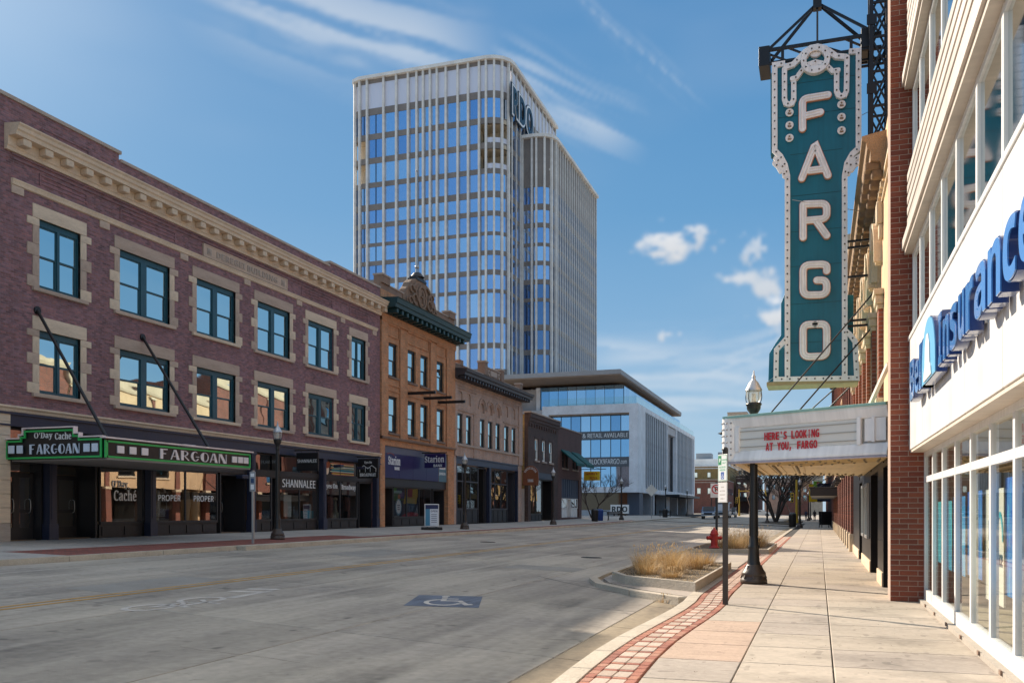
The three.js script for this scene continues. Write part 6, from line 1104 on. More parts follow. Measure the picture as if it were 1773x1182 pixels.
{
  const o = thing('no_parking_sign', 'white no parking sign on a dark post behind the red hydrant', 'parking sign', [-3.75, .16, -36.0], 0); post(o, 2.55, .045);
  part(o, 'plate', rb(-.23, .23, 1.95, 2.5, .03, .042, .005), M.alu); part(o, 'print', face(-.225, .225, 1.955, 2.495, .0445), print(128, 160, (x, w, h) => { x.fillStyle = '#e9e2de'; x.fillRect(0, 0, w, h); x.fillStyle = '#222'; x.font = 'bold 78px sans-serif'; x.textAlign = 'center'; x.fillText('P', 64, 94); x.strokeStyle = '#c8202a'; x.lineWidth = 12; x.beginPath(); x.arc(64, 66, 48, 0, 7); x.moveTo(30, 32); x.lineTo(98, 100); x.stroke(); }));
}
{
  const x = -19.1, z = -27.8, o = thing('parking_sign', 'narrow sign on a grey post in front of the dark shop doorway', 'parking sign', [x, yL(x, z), z], 0); post(o, 2.6, .04, M.steel);
  part(o, 'plate', rb(-.12, .12, 1.85, 2.55, .03, .04, .004), M.alu); part(o, 'print', face(-.115, .115, 1.855, 2.545, .0425), print(64, 192, (c, w, h) => { c.fillStyle = '#8f959a'; c.fillRect(0, 0, w, h); c.fillStyle = '#2d4b74'; c.fillRect(14, 66, 36, 44); c.fillStyle = '#f0f0f0'; c.fillRect(10, 14, 44, 34); c.fillRect(12, 124, 40, 50); }));
}
{ // warning sign seen from behind
  const x = -19.8, z = -113.4, o = thing('warning_sign', 'white diamond road sign on a thin post at the edge of the plaza', 'road sign', [x, yL(x, z), z], 0); post(o, 4.1, .04, M.steel);
  part(o, 'plate', [bx(-.55, .55, -.55, .55, .04, .06).rotateZ(Math.PI / 4).translate(0, 3.5, 0)], M.offwhite);
}
{ // A-board
  const x = -21.2, z = -48.4, o = thing('sidewalk_board', 'blue and white sandwich board on wheels in front of the bank', 'sign board', [x, yL(x, z), z], .5);
  part(o, 'frame', [rb(-.42, .42, .18, 1.5, -.05, .05, .02)], M.alu); part(o, 'print', face(-.37, .37, .24, 1.45, .0545), print(128, 200, (c, w, h) => { c.fillStyle = '#9fb6c6'; c.fillRect(0, 0, w, h); c.fillStyle = '#1f2c58'; c.fillRect(0, 0, w, 40); c.fillStyle = '#4f8fae'; c.fillRect(0, 40, 46, 160); c.fillStyle = '#dfe4ea'; c.fillRect(46, 40, 82, 160); c.fillStyle = '#49506c'; c.font = 'bold 26px sans-serif'; c.fillText('OPEN', 52, 70); for (let i = 0; i < 5; i++) c.fillRect(58, 90 + i * 18, 56, 5); }));
  part(o, 'base', [rb(-.6, .6, 0, .16, -.28, .28, .04)], M.black); part(o, 'foot', [bx(-.3, -.22, .1, .2, -.04, .04), bx(.22, .3, .1, .2, -.04, .04)], M.black);
}
{ // hydrant
  const o = thing('fire_hydrant', 'red fire hydrant standing in the second planter', 'hydrant', [-3.8, .16, -35.6], .6);
  part(o, 'barrel', [flat(lathe([[0, 0], [.2, 0], [.2, .05], [.14, .06], [.13, .12], [.125, .5], [.16, .52], [.16, .57], [.13, .59]], 18)), ...Array.from({ length: 8 }, (_, i) => cyl(.014, .014, .03, .175 * Math.cos(i * .785), .05, .175 * Math.sin(i * .785), 6))], M.redpaint);
  part(o, 'bonnet', [flat(lathe([[.14, .585], [.13, .64], [.09, .71], [.04, .74], [.035, .76], [.035, .8], [0, .81]], 18))], M.redpaint);
  for (const [a, r] of [[0, .062], [Math.PI, .062], [Math.PI / 2, .08]]) part(o, 'outlet', [cyl(r, r, .16, 0, 0, 0, 12).rotateZ(-Math.PI / 2).translate(.1, .4, 0).rotateY(a), cyl(r * 1.25, r * 1.25, .05, 0, 0, 0, 8).rotateZ(-Math.PI / 2).translate(.25, .4, 0).rotateY(a), cyl(.02, .02, .04, 0, 0, 0, 5).rotateZ(-Math.PI / 2).translate(.3, .4, 0).rotateY(a)], M.redpaint);
}
// ---- planters with dead winter grass
function bedShape(pts) { return polyShape(pts.map(([x, z]) => [x, -z])); }
function planter(label, pts, h, inner) {
  const c = pts.reduce((s, p) => [s[0] + p[0] / pts.length, s[1] + p[1] / pts.length], [0, 0]), o = thing('planter', label, 'planter', [c[0], 0, c[1]]), T = (g) => g.translate(-c[0], 0, -c[1]);
  const edge = pts.map(([x, z], i) => { const d = Math.hypot(c[0] - x, c[1] - z); return [x + (c[0] - x) / d * .16, z + (c[1] - z) / d * .16]; });
  for (let i = 0; i < pts.length; i++) { const j = (i + 1) % pts.length; part(o, 'kerb_stone', T(slabGeo([pts[i], pts[j], edge[j], edge[i]], () => h, h + .02, 0, .002)), kerbMat); }
  part(o, 'soil', T(ext(bedShape(edge), .1, h - .14).rotateX(-Math.PI / 2)), dirtMat);
  return o;
}
const grassM = [[.56, .36, .15], [.64, .45, .22], [.42, .26, .10], [.70, .52, .28], [.32, .21, .10]].map((c) => new THREE.MeshPhysicalMaterial({ color: col(...c), roughness: .9, transmission: .25, thickness: 0, side: THREE.DoubleSide }));
function blades(n, spread, h, lean, m, at, w = .006) {
  const P = [], N = [];
  for (let i = 0; i < n; i++) {
    const a = rr(0, 6.283), d = Math.sqrt(R()) * spread, [ox, oz] = at ? at() : [d * Math.cos(a), d * Math.sin(a)], out = at ? rr(0, 6.283) : a + rr(-.9, .9), H = h * rr(.55, 1.1), L = lean * rr(.2, 1.2) * H, ca = Math.cos(out), sa = Math.sin(out), ww = w * rr(.6, 1.3), px = -sa * ww, pz = ca * ww;
    const p = (t) => [ox + ca * L * t * t, H * t * (1 - .28 * lean * t), oz + sa * L * t * t];
    for (let k = 0; k < 3; k++) { const s = p(k / 3), e = p((k + 1) / 3), f = 1 - k / 3.3, q = 1 - (k + 1) / 3.3; const v = [[s[0] - px * f, s[1], s[2] - pz * f], [s[0] + px * f, s[1], s[2] + pz * f], [e[0] + px * q, e[1], e[2] + pz * q], [e[0] - px * q, e[1], e[2] - pz * q]]; P.push(...v[0], ...v[1], ...v[2], ...v[0], ...v[2], ...v[3]); }
  }
  const g = new THREE.BufferGeometry(); g.setAttribute('position', new THREE.Float32BufferAttribute(P, 3)); g.computeVertexNormals(); return metric(g);
}
function tuft(label, x, y, z, n, spread, h, group, lean = .5, flat_ = .35) {
  const o = thing('dry_grass', label, 'ornamental grass', [x, y, z], rr(0, 6), group);
  grassM.slice(0, 4).forEach((m, i) => part(o, 'stems', blades(Math.round(n / 4), spread * rr(.8, 1.1), h * rr(.85, 1.08), lean, m), m));
  part(o, 'fallen_leaves', blades(Math.round(n * flat_), spread * 1.35, h * .55, 1.7, null), grassM[4]);
  part(o, 'seed_heads', (() => { const q = []; for (let i = 0; i < n / 9; i++) { const a = rr(0, 6.28), d = spread * rr(.2, 1.35); q.push(new THREE.OctahedronGeometry(rr(.007, .014)).scale(1, 3, 1).translate(d * Math.cos(a), h * rr(.65, 1.05), d * Math.sin(a))); } return q; })(), grassM[3]);
  return o;
}
const bed1 = [[-2.3, -18.15], [-4.0, -19.6], [-4.55, -20.8], [-4.65, -22.6], [-4.65, -25.5], [-2.28, -25.7]];
planter('near stone-kerbed planter with tall dry grass on the kerb corner', bed1, .19);
planter('second stone-kerbed planter holding the red hydrant', [[-1.75, -34.9], [-4.5, -34.75], [-4.75, -36], [-4.75, -41], [-4.2, -42], [-1.75, -42]], .17);
{
  const spots = [[-3.05, -19.9, .24, .26], [-3.7, -20.7, .28, .46], [-3.2, -21.3, .26, .56], [-4.0, -21.9, .30, .62], [-3.45, -22.3, .28, .70], [-2.95, -23.0, .26, .55], [-4.0, -23.5, .30, .6], [-2.85, -24.5, .26, .42], [-3.6, -24.7, .3, .52]];
  const where = ['front of the near planter, nearest the kerb stone corner', 'left front of the near planter', 'front middle of the near planter', 'left side of the near planter', 'centre of the near planter, tallest clump', 'right side of the near planter by the brick band', 'left rear corner of the near planter', 'right rear of the near planter', 'rear middle of the near planter'];
  spots.forEach(([x, z, s, h], i) => tuft(`clump of dry golden grass at the ${where[i]}`, x, .13, z, 300, s, h, 'dry grass in the near planter', i === 0 ? 1.2 : rr(.5, .85), .5));
  const mulch = part(scene, numbered('dry_mulch'), blades(3600, 1, .05, 2.2, null, () => { for (;;) { const x = rr(-4.45, -2.45), z = rr(-25.4, -18.6); if (x > -2.3 - (-z - 18.1) * .95 - .0) return [x, z]; } }, .008), grassM[1]); mulch.position.y = .145; mulch.userData = { kind: 'stuff', label: 'flattened straw and dead leaves on the soil of the near planter', category: 'straw' };
  [[-3.2, -36.6, .5, .75], [-2.7, -37.6, .55, .85], [-3.6, -38.2, .5, .8], [-2.5, -39, .5, .9], [-3.3, -39.8, .55, .85], [-2.6, -40.8, .5, .8]].forEach(([x, z, s, h], i) => tuft(`dry brown bush of grass in the second planter, ${['beside the hydrant', 'front middle', 'left middle', 'right middle', 'rear middle', 'rear right by the pavement'][i]}`, x, .12, z, 300, s, h, 'dry grass in the second planter', .7));
  tuft('low weed in the gutter at the corner of the kerb extension', -2.75, -.13, -17.3, 60, .18, .16, null, .8);
}
{ // small ground light in the second planter
  const o = thing('ground_light', 'short dark cylindrical ground light at the right end of the second planter', 'light', [-2.3, .14, -37.6]); part(o, 'post', [flat(lathe([[0, 0], [.1, 0], [.1, .3], [.11, .31], [.11, .36], [0, .38]], 14))], iron); part(o, 'band', [cyl(.106, .106, .04, 0, .2, 0, 14)], bronze);
}
// ---- plaza furniture
function bin(label, x, z, mat, h = 1.1) { const y = x < -15 ? yL(x, z) : 0, o = thing('litter_bin', label, 'bin', [x, y, z]); part(o, 'body', [flat(lathe([[0, 0], [.3, 0], [.34, h * .9], [.36, h * .9], [.36, h * .95], [.0, h * .95]], 14)), ...Array.from({ length: 14 }, (_, i) => bar([.31 * Math.cos(i * .449), .05, .31 * Math.sin(i * .449)], [.35 * Math.cos(i * .449), h * .9, .35 * Math.sin(i * .449)], .03))], mat); part(o, 'lid', [flat(lathe([[.36, h * .95], [.3, h * 1.05], [.12, h * 1.1], [0, h * 1.1]], 14))], mat); }
bin('black litter bin at the edge of the plaza', -21.0, -88, iron, 1.15); bin('blue recycling bin behind the black bin on the plaza', -21.3, -91.5, paintMat([.012, .05, .22], .5)); bin('dark litter bin on the pavement by the office block', -19.8, -124, iron); bin('dark litter bin beside the pavement lamp past the marquee', -2.4, -92, iron, 1.3);
{ const o = thing('bicycle_rack', 'dark hoop bicycle rack on the plaza', 'bicycle rack', [-21.0, yL(-21, -92.4), -92.4]); part(o, 'hoop', [tube([[-.35, 0, 0], [-.35, .7, 0], [-.2, .95, 0], [.2, .95, 0], [.35, .7, 0], [.35, 0, 0]], .035, 30, 8)], iron); part(o, 'foot', [bx(-.45, -.25, 0, .02, -.08, .08), bx(.25, .45, 0, .02, -.08, .08)], iron); }
function bench(label, x, z, t) { const o = thing('bench', label, 'bench', [x, yL(x, z), z], t); for (const k of [0, 1, 2]) part(o, 'seat_slat', bx(-.85, .85, .44, .48, -.2 + k * .15, -.08 + k * .15), iron); for (const k of [0, 1, 2]) part(o, 'back_slat', bx(-.85, .85, .55 + k * .13, .65 + k * .13, -.28, -.25), iron); for (const s of [-.7, .7]) part(o, 'leg', [bx(s - .04, s + .04, 0, .44, -.2, .18), bx(s - .04, s + .04, .44, .95, -.3, -.24)], iron); return o; }
bench('dark slatted bench facing the street on the plaza', -20.8, -96.5, .3); bench('dark bench by the canopy of the pale office block', -20.6, -129, .2);
// ---- bare trees
function bareTree(label, [x, y, z], h, spread, depth, trunks, group, colr = [.09, .065, .05], twig = .006) {
  const o = thing('bare_tree', label, 'tree', [x, y, z], 0, group), m = stoneMat(colr, .8, .95), T = [], C = [];
  const grow = (p, d, len, r, k) => {
    const e = [p[0] + d[0] * len, p[1] + d[1] * len, p[2] + d[2] * len]; (k < 2 ? T : C).push(rod(p, e, r, k < 2 ? 7 : k < 4 ? 4 : 3, Math.max(twig, r * .72)));
    if (k >= depth) return;
    const n = k < 1 ? 4 : k < depth - 1 ? 3 : 4;
    for (let i = 0; i < n; i++) { const a = rr(0, 6.28), s = rr(.35, .85) * spread, q = [d[0] + Math.cos(a) * s, d[1] + rr(-.05, .35), d[2] + Math.sin(a) * s], l = Math.hypot(...q); grow(e, q.map((v) => v / l), len * rr(.62, .86), r * .62, k + 1); }
  };
  for (let i = 0; i < trunks; i++) { const a = i / trunks * 6.28 + rr(0, .5), s = trunks > 1 ? .45 : .04, q = [Math.cos(a) * s, 1, Math.sin(a) * s], l = Math.hypot(...q); grow([Math.cos(a) * .1 * (trunks > 1), 0, Math.sin(a) * .1 * (trunks > 1)], q.map((v) => v / l), h * .3, h * .016, 0); }
  part(o, 'trunk', T, m); part(o, 'crown', C, m); return o;
}
bareTree('large bare many-stemmed tree on the far kerb island under the marquee', [-5.4, .1, -126], 9.6, 1.15, 5, 7, null);
bareTree('bare leaning tree in front of the office block glass on the plaza', [-24.5, .7, -101.5], 5.6, 1.1, 5, 2, null, [.05, .035, .03]);
bareTree('pale bare tree before the red brick building at the far corner', [-20.6, .7, -206], 6.5, .8, 5, 1, 'pale bare trees', [.34, .22, .16]); bareTree('pale bare tree right of the parked vehicles far down the street', [-16.5, .6, -236], 7.5, .8, 5, 1, 'pale bare trees', [.34, .22, .16]);
bareTree('bare pavement tree far down the near side behind the lamp', [-3.2, .05, -152], 8, .8, 5, 1, null, [.2, .14, .1]);
bareTree('bare tree in mid distance behind the bin on the near side', [-4.4, .05, -176], 8, .8, 5, 2, null, [.22, .15, .11]);
{ const o = struct('kerb_island', (() => ext(polyShape([[-2.2, 112], [-5, 114], [-8.2, 121], [-8.4, 134], [-6, 140], [-2.2, 142]]), .4, -.36).rotateX(-Math.PI / 2))(), dirtMat); o.position.y = .04; tuft('brown dry grass mound beside the far bare tree', -3.6, .05, -127, 260, .8, 1.0, null, .8); }
// ---- traffic signals, yellow
{
  const ym = paintMat([.62, .36, .03], .5);
  const mk = (label, x, y, z, arm) => { const o = thing('traffic_signal', label, 'traffic signal', [x, y, z]); part(o, 'pole', [cyl(.16, .12, 5.4, 0, 0, 0, 10), cyl(.25, .2, .5, 0, 0, 0, 10)], ym); if (arm) part(o, 'arm', [rod([0, 5.0, 0], [arm, 5.2, 0], .09, 8, .06)], ym); const hd = part(o, 'signal_head', [rb(-.7, -.3, 2.6, 3.8, -.15, .15, .04)], ym); part(hd, 'lens', [0, 1, 2].map((i) => cyl(.12, .12, .06, 0, 0, 0, 12).rotateX(Math.PI / 2).translate(-.5, 2.8 + i * .38, .16)), M.black); if (arm) part(o, 'signal_head', [rb(arm - .2, arm + .2, 4.0, 5.1, -.15, .15, .04)], ym); return o; };
  mk('yellow traffic signal with long mast arm beyond the parked vehicles', -15.3, .55, -190, 5.2); mk('yellow traffic signal post on the near side beyond the marquee', -2.6, .02, -118, 0);
}
// ---- vehicles far down the street
function carProfile(kind) { return kind === 'pickup' ? [[-2.8, .45], [-2.8, 1.05], [-.6, 1.05], [-.45, 1.75], [.75, 1.78], [1.45, 1.15], [2.7, 1.02], [2.85, .8], [2.85, .42]] : kind === 'van' ? [[-2.9, .4], [-2.9, 2.3], [-2.7, 2.5], [1.4, 2.5], [1.9, 2.2], [2.5, 1.35], [2.9, 1.2], [2.95, .4]] : kind === 'suv' ? [[-2.35, .42], [-2.4, 1.0], [-2.2, 1.75], [.5, 1.78], [1.2, 1.12], [2.2, 1.0], [2.35, .75], [2.35, .4]] : [[-2.3, .38], [-2.35, .9], [-1.7, .98], [-.9, 1.42], [.4, 1.42], [1.2, .98], [2.2, .85], [2.3, .6], [2.3, .36]]; }
function vehicle(label, cat, kind, [x, y, z], turn, c) {
  const o = thing(kind === 'van' ? 'parked_van' : kind === 'pickup' ? 'pickup_truck' : 'parked_car', label, cat, [x, y, z], turn), W = kind === 'van' ? 1.0 : .95, paint = new THREE.MeshPhysicalMaterial({ color: col(...c), roughness: .3, metalness: .4, clearcoat: .8 }), dark = new THREE.MeshPhysicalMaterial({ color: col(.03, .035, .04), roughness: .05, metalness: .3 });
  const pf = carProfile(kind), R0 = (q) => q.rotateY(-Math.PI / 2);       // the front looks along +z
  part(o, 'body', [R0(ext(polyShape(pf), 2 * W, -W, .06))], paint);
  const top = Math.max(...pf.map((p) => p[1])), f = pf.filter((p) => p[1] > 1.3);
  const a = pf.findIndex((p) => p[1] > top - .1 && p[0] > 0), A = pf[a], Bq = pf[a + 1];
  part(o, 'windscreen', [(() => { const q = bx(-W * .86, W * .86, 0, Math.hypot(A[0] - Bq[0], A[1] - Bq[1]) * .9, -.02, .02); const t = Math.atan2(Bq[0] - A[0], A[1] - Bq[1]); return q.rotateX(-t).translate(0, Bq[1] + .04, Bq[0] - .02); })()], dark);
  for (const s of [-1, 1]) { part(o, 'side_window', [bx(s * W - .02, s * W + .025, Math.max(1.12, A[1] * .62), A[1] - .14, kind === 'pickup' ? -.35 : f[0][0] + .4, A[0] - .25)], dark); part(o, 'headlight', [rb(s * W * .8 - .15, s * W * .8 + .15, .72, .9, pf[pf.length - 2][0] - .05, pf[pf.length - 1][0] + .03, .03)], std([.8, .8, .78], .2)); part(o, 'mirror', [rb(s * (W + .02), s * (W + .2), 1.15, 1.32, .8, .95, .03)], paint); }
  part(o, 'grille', [rb(-W * .6, W * .6, .6, .88, pf[pf.length - 1][0] - .05, pf[pf.length - 1][0] + .035, .02)], M.black); part(o, 'bumper', [rb(-W, W, .4, .58, pf[pf.length - 1][0] - .1, pf[pf.length - 1][0] + .1, .04)], M.steel);
  for (const s of [-1, 1]) for (const zz of [pf[0][0] * .62, pf[pf.length - 1][0] * .62]) { const w = part(o, 'wheel', [cyl(.36, .36, .24, 0, -.12, 0, 18).rotateZ(Math.PI / 2).translate(s * (W - .1), .36, zz)], M.black); part(w, 'rim', [cyl(.2, .2, .26, 0, -.13, 0, 12).rotateZ(Math.PI / 2).translate(s * (W - .1), .36, zz)], M.steel); }
}
vehicle('blue-grey pickup truck facing us, leftmost of the parked vehicles', 'pickup truck', 'pickup', [-15.0, .43, -134], .05, [.09, .15, .25]);
vehicle('grey panel van parked behind the pickup truck', 'van', 'van', [-14.3, .43, -148], .02, [.32, .34, .38]);
vehicle('dark sport utility car parked right of the grey van', 'car', 'suv', [-14.6, .42, -163], .02, [.06, .05, .05]);
vehicle('white car crossing far behind the lamp pole', 'car', 'sedan', [-12, .35, -205], Math.PI / 2, [.7, .7, .68]);
// ---- two people walking away, far along the near pavement
function person(label, [x, y, z], turn, top, legs, stride) {
  const o = thing('person', label, 'person', [x, y, z], turn);
  const J = { head: [0, 1.60, .03, .105], neck: [0, 1.46, 0, .055], chest: [0, 1.28, 0, .15], waist: [0, 1.05, 0, .13], hip: [0, .92, 0, .145], shL: [.17, 1.38, 0, .065], shR: [-.17, 1.38, 0, .065], elL: [.22, 1.1, -.05 - stride * .3, .045], elR: [-.22, 1.1, -.05 + stride * .3, .045], haL: [.2, .86, .08 - stride * .4, .04], haR: [-.2, .86, .08 + stride * .4, .04], hL: [.085, .88, 0, .09], hR: [-.085, .88, 0, .09], kL: [.09, .49, stride * .5 + .03, .06], kR: [-.09, .49, -stride * .4 + .05, .06], aL: [.09, .08, stride, .045], aR: [-.09, .1, -stride, .045], tL: [.1, .035, stride + .16, .035], tR: [-.1, .04, -stride + .14, .035] };
  const bones = [['head', 'neck'], ['neck', 'chest'], ['chest', 'waist'], ['waist', 'hip'], ['shL', 'chest'], ['shR', 'chest'], ['shL', 'elL'], ['elL', 'haL'], ['shR', 'elR'], ['elR', 'haR'], ['hip', 'hL'], ['hip', 'hR'], ['hL', 'kL'], ['kL', 'aL'], ['hR', 'kR'], ['kR', 'aR'], ['aL', 'tL'], ['aR', 'tR']];
  const N = 72, mc = new MarchingCubes(N, new THREE.MeshStandardMaterial(), false, false, 90000); mc.isolation = 0;
  const half = .92, toW = (i) => (i - N / 2) / (N / 2) * half;
  for (let k = 0; k < N; k++) for (let j = 0; j < N; j++) for (let i = 0; i < N; i++) {
    const p = [toW(i), toW(j) + .88, toW(k)]; let d = 9;
    for (const [a, b] of bones) { const A = J[a], Bq = J[b], ab = [Bq[0] - A[0], Bq[1] - A[1], Bq[2] - A[2]], ap = [p[0] - A[0], p[1] - A[1], p[2] - A[2]], t = cl((ap[0] * ab[0] + ap[1] * ab[1] + ap[2] * ab[2]) / (ab[0] ** 2 + ab[1] ** 2 + ab[2] ** 2)), dd = Math.hypot(ap[0] - ab[0] * t, ap[1] - ab[1] * t, ap[2] - ab[2] * t) - mix(A[3], Bq[3], t); const h = Math.max(.04 - Math.abs(d - dd), 0) / .04; d = Math.min(d, dd) - h * h * .01; }
    mc.field[i + j * N + k * N * N] = -d;
  }
  mc.update();
  const n = mc.count, pos = new Float32Array(n * 3), nor = new Float32Array(n * 3), cc = new Float32Array(n * 3);
  for (let i = 0; i < n; i++) { for (let q = 0; q < 3; q++) { pos[i * 3 + q] = mc.positionArray[i * 3 + q] * half + (q === 1 ? .88 : 0); nor[i * 3 + q] = mc.normalArray[i * 3 + q]; } const y = pos[i * 3 + 1], ax = Math.abs(pos[i * 3]); const c = y > 1.47 && ax < .13 ? (pos[i * 3 + 2] < .02 || y > 1.66 ? [.05, .03, .02] : [.45, .28, .2]) : y < .09 ? [.03, .03, .03] : y < .93 && ax < .17 ? legs : y < .9 ? [.45, .28, .2] : top; cc.set(c, i * 3); }
  const gq = new THREE.BufferGeometry(); gq.setAttribute('position', new THREE.BufferAttribute(pos, 3)); gq.setAttribute('normal', new THREE.BufferAttribute(nor, 3)); gq.setAttribute('color', new THREE.BufferAttribute(cc, 3));
  part(o, 'body', gq, new THREE.MeshStandardMaterial({ vertexColors: true, roughness: .85 }));
}
person('person in dark clothes walking down the middle of the far pavement', [-.6, 0, -150], Math.PI, [.02, .02, .025], [.03, .03, .04], .22);
person('person in dark blue clothes farther left on the far pavement by the lamps', [-2.0, 0, -160], Math.PI, [.03, .035, .07], [.04, .04, .06], -.2);
{ // folding chair like black board by the shop
  const o = thing('sidewalk_board', 'black folding sandwich board against the shop fronts past the theatre', 'sign board', [.6, 0, -92], .3); for (const s of [-1, 1]) part(o, 'panel', [rb(-.5, .5, .25, 1.55, -.03, .03, .02).rotateX(s * .14).translate(0, 0, s * .22 - .0)], M.black); for (const s of [-.45, .45]) part(o, 'leg', [bar([s, 0, .42], [s, .35, .34], .06), bar([s, 0, -.42], [s, .35, -.34], .06)], M.black);
}
// ---------------------------------------------------------------- farther along the near side: shop row
function simpleBuilding(name, label, [x0, x1], [z0, z1], h, mat, opt = {}) {
  const cx = (x0 + x1) / 2, y0 = opt.y0 ?? 0, o = thing(name, label, 'building', [cx, y0, z1], 0, opt.group), T = (g) => g.translate(-cx, 0, -z1);
  const nx = opt.nx ?? 4, ny = opt.ny ?? 2, ww = opt.w ?? 1.1, wh = opt.h ?? 1.7, W = x1 - x0, holes = [], g0 = opt.ground ?? 4.2, fh = (h - g0 - (opt.top ?? 1)) / ny;
  for (let i = 0; i < nx; i++) for (let j = 0; j < ny; j++) { const c = x0 + W * (i + .5) / nx, b = g0 + j * fh + (fh - wh) / 2; holes.push([c - ww / 2, c + ww / 2, b, b + wh]); }
  part(o, 'wall', [wallGeo(x0, x1, 0, h, holes, z1 - .4, z1), bx(x0, x0 + .4, 0, h, z0, z1 - .4), bx(x1 - .4, x1, 0, h, z0, z1 - .4), bx(x0 + .4, x1 - .4, 0, h, z0, z0 + .4)].map(T), mat);
  part(o, 'roof', [T(bx(x0 + .4, x1 - .4, h - .6, h - .4, z0 + .4, z1 - .4))], M.roof);
  part(o, 'interior', [T(bx(x0 + .4, x1 - .4, 0, h - .7, z1 - 1.1, z1 - 1))], M.room);
  part(o, 'cornice', [T(bx(x0 - .15, x1 + .15, h, h + .3, z0, z1 + .2)), T(bx(x0, x1, h - .7, h - .45, z1, z1 + .1))], opt.trim ?? M.limeGrey);
  for (const [a, b, c, d] of holes) { const w = sub(o, 'window', (a + b) / 2 - cx, c, 0); part(w, 'frame', ext(ribbon([[-(b - a) / 2 + .05, .05], [(b - a) / 2 - .05, .05], [(b - a) / 2 - .05, d - c - .05], [-(b - a) / 2 + .05, d - c - .05]], .1, true), .1, -.25), opt.frame ?? M.charcoal); part(w, 'pane', face(-(b - a) / 2 + .08, (b - a) / 2 - .08, .08, d - c - .08, -.2), M.pane); part(w, 'sill', bx(-(b - a) / 2 - .1, (b - a) / 2 + .1, -.12, 0, -.1, .1), M.limeGrey); }
  if (opt.side) { const q = [], f = []; for (let z = z1 - 3; z > z0 + 2; z -= 3.2) for (let j = 0; j < ny; j++) { const b = g0 + j * fh + (fh - wh) / 2; f.push(T(bx(x1 - .02, x1 + .05, b - .08, b + wh + .08, z - .65, z + .65))); q.push(T(bx(x1, x1 + .06, b, b + wh, z - .55, z + .55))); } part(o, 'side_frames', f, opt.frame ?? M.charcoal); part(o, 'side_windows', q, officeGlass[1]); }
  return o;
}
// near-side row: brick piers, signs and awnings seen along their length
{
  const rows = [['red brick shop with pale-based piers next beyond the theatre', -38.0, -52, 12.4, M.redfar, M.cream, 3.5], ['cream stucco shop with dark awning farther along the near side', -52.2, -68, 11.6, M.peach, M.cream, 4], ['tall red brick building with cream trim far along the near side', -68.2, -86, 13.6, M.redfar, M.cream, 4.2], ['tan brick building at the dark skyline step of the near side', -86.2, -99, 14.6, M.tan, M.charcoal, 4.2], ['low dark shop row past the tan brick building on the near side', -99.2, -130, 7.4, M.dark, M.charcoal, 5.2], ['pale low building farthest along the near side', -130.5, -170, 7.4, M.yellow, M.limeGrey, 6]];
  rows.forEach(([label, za, zb, h, mat, trim, step], n) => {
    const X = 1.3, B = block('shop_building', label, 'building', za, 0, X, R90), { P } = B, ws = [], fl = []; for (let y = 4.3; y + 2.1 < h - .9 || y < 4.4; y += 3.5) fl.push(y);
    for (let z = za - step * .6; z > zb + step * .5; z -= step) ws.push(z);
    P('wall', [wallGeo(zb, za, 3.5, h, ws.flatMap((z) => fl.map((y) => [z - .9, z + .9, y, y + 2.1])), -.35, 0), bx(zb, zb + .4, 0, h, -11, -.35), bx(za - .4, za, 0, h, -11, -.35), bx(zb + .4, za - .4, h - .7, h - .5, -11, -.35)], mat);
    ws.forEach((z) => fl.forEach((fy) => { const W = B.sub('window', z, fy, -.15), H = 2.1; part(W, 'frame', ext(ribbon([[-.85, .05], [.85, .05], [.85, H - .05], [-.85, H - .05]], .1, true), .1, -.05), M.charcoal); part(W, 'pane', face(-.8, .8, .1, H - .1, 0), M.pane); part(W, 'sill', rb(-1, 1, -.14, 0, 0, .25, .02), trim); }));
    P('interior', [bx(zb + .4, za - .4, 0, h - .8, -2.2, -2.1)], M.room);
    for (let z = za - .3, i = 0; z > zb; z -= step, i++) { const C = B.sub('pier', z, 0, 0); part(C, 'shaft', [bx(-.28, .28, .7, 3.5, -.3, .12), bx(-.22, .22, 3.5, h - 1, 0, .09)], n === 4 ? M.brown : M.redfar); part(C, 'base', [rb(-.33, .33, 0, .7, -.3, .17, .02)], trim); part(C, 'capital', [rb(-.34, .34, 3.3, 3.5, -.2, .19, .02), rb(-.3, .3, h - 1, h - .75, 0, .18, .03)], trim); if (z - step > zb) { part(C, 'shop_pane', face(-step + .3, -.3, .7, 3.3, -.25), M.shopPane); part(C, 'stall_riser', bx(-step + .3, -.3, 0, .68, -.3, -.2), M.black); part(C, 'wall_light', [rb(-step / 2 - .15, -step / 2 + .15, 3.2, 3.5, .02, .42, .04), rod([-step / 2, 3.45, 0], [-step / 2, 3.55, .3], .03)], M.black); } }
    P('cornice', run([[0, h - .6], [.2, h - .55], [.3, h - .3], [.35, h], [0, h + .05]], zb, za), trim);
  });
}
{ const o = thing('awning', 'long black awning over the pavement far along the near side', 'awning', [.75, 2.6, -74]); part(o, 'canopy', [rb(-1.3, .55, .0, .5, -9, 9, .04), rb(-1.4, .55, .5, .62, -9, 9, .03)], M.black); part(o, 'bracket', [rod([-1.2, .6, 6], [.5, 1.8, 6], .03), rod([-1.2, .6, -6], [.5, 1.8, -6], .03)], M.black); }
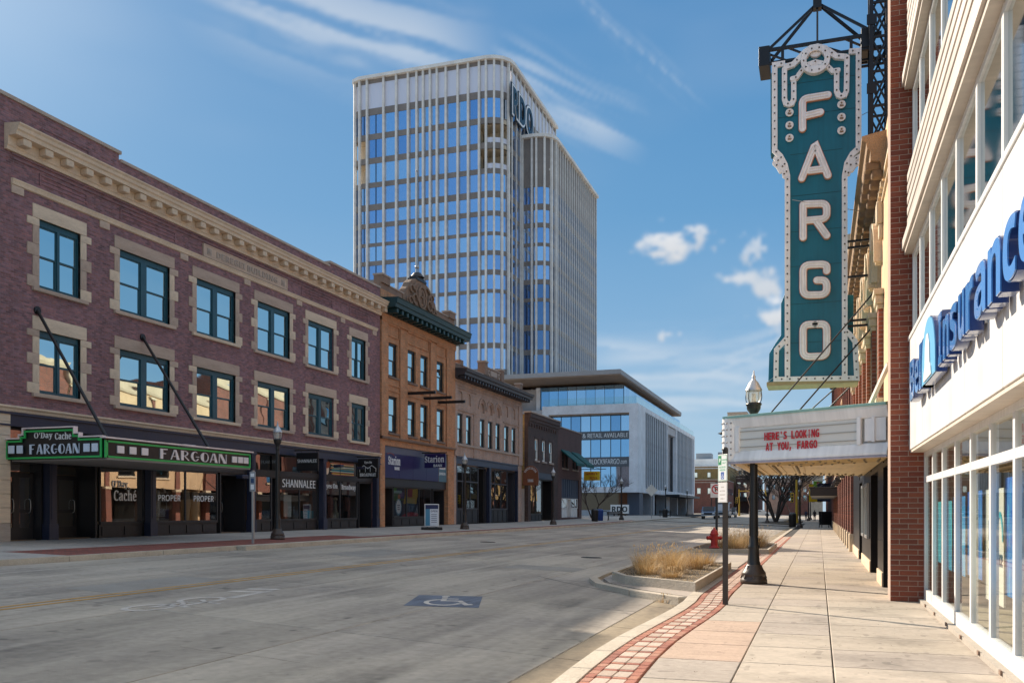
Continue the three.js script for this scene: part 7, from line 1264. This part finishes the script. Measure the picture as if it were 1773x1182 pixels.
{ // flags hung from the shops
  const mk = (label, x, z, y, w, h, c, c2) => { const o = thing('hanging_flag', label, 'flag', [x, y, z]); part(o, 'pole', [rod([.55 * w + .4, .6, 0], [-w * .6, h * .5 + .1, 0], .03)], M.black); const q = new THREE.PlaneGeometry(w, h, 10, 10); const p = q.attributes.position; for (let i = 0; i < p.count; i++) p.setZ(i, .12 * Math.sin(p.getX(i) * 5 + p.getY(i) * 2)); q.computeVertexNormals(); part(o, 'cloth', q, std(c, .85, { side: THREE.DoubleSide })); if (c2) part(o, 'panel', [bx(-w * .1, w * .35, -h * .1, h * .38, .13, .16)], std(c2, .85)); };
  mk('yellow flag hanging over the far near-side pavement', -.35, -108, 3.6, 1.4, 2.0, [.75, .42, .01], [.55, .05, .02]); mk('black drooping flag in front of the yellow flag', .5, -100, 3.5, 1.3, 1.9, [.015, .015, .03]); mk('small green and red flag above the yellow flag', -.1, -104, 4.4, .9, .8, [.2, .4, .03], [.5, .04, .03]);
}
// ---------------------------------------------------------------- far end of the street
simpleBuilding('brick_building', 'two-storey red brick corner building at the far end beyond the office block', [-46, -25.2], [-292, -265], 9.6, M.redfar, { nx: 7, ny: 1, side: true, y0: .7, ground: 4.6 });
simpleBuilding('brick_building', 'tan brick block rising behind the red brick corner building', [-52, -27], [-330, -296], 15, M.yellow, { nx: 6, ny: 3, y0: .7, trim: M.white });
simpleBuilding('brick_building', 'dark brick building with black canopy beyond the yellow signal', [-25.2, -19.4], [-345, -300], 12, M.brown, { nx: 3, ny: 2, y0: .6, side: true });
simpleBuilding('brick_building', 'cream columned building far behind the parked vehicles', [-19.2, -8], [-380, -352], 13, M.tan, { nx: 5, ny: 2, y0: .5 });
simpleBuilding('apartment_tower', 'pale tall block peeking over the theatre marquee', [-37.1, -29], [-420, -400], 43, M.limeLight, { nx: 4, ny: 10, y0: .5 });
simpleBuilding('brick_building', 'white building closing the street behind the bare tree', [-7.8, 1.5], [-400, -372], 15, M.limeLight, { nx: 4, ny: 3, y0: 0 });
simpleBuilding('brick_building', 'brown brick building behind the large bare tree at the end of the street', [-12, -3], [-330, -305], 10.5, M.redfar, { nx: 4, ny: 2, y0: .2 });
{ const o = thing('rooftop_plant', 'white and grey plant room on the roof of the tan brick block', 'plant room', [-38, 15.9, -312]); part(o, 'box', [rb(-9, 9.5, 0, 2.8, -6, 6, .1)], M.white); part(o, 'unit', [rb(-1, 4, 2.8, 4.9, -3, 3, .1), rb(6, 7.5, 2.8, 5.3, -1, 1, .1)], std([.3, .33, .36], .6)); }
{ const o = thing('awning', 'black flat canopy on the dark brick building at the far corner', 'awning', [-21.5, 4.6, -299]); part(o, 'canopy', [rb(-3.6, 3.6, 0, 1.4, -1, 2.4, .05)], M.black); part(o, 'post', [bx(-3.4, -3.2, -4.0, 0, 2, 2.2), bx(3.2, 3.4, -4.0, 0, 2, 2.2)], M.black); }
renderer.render(scene, camera);
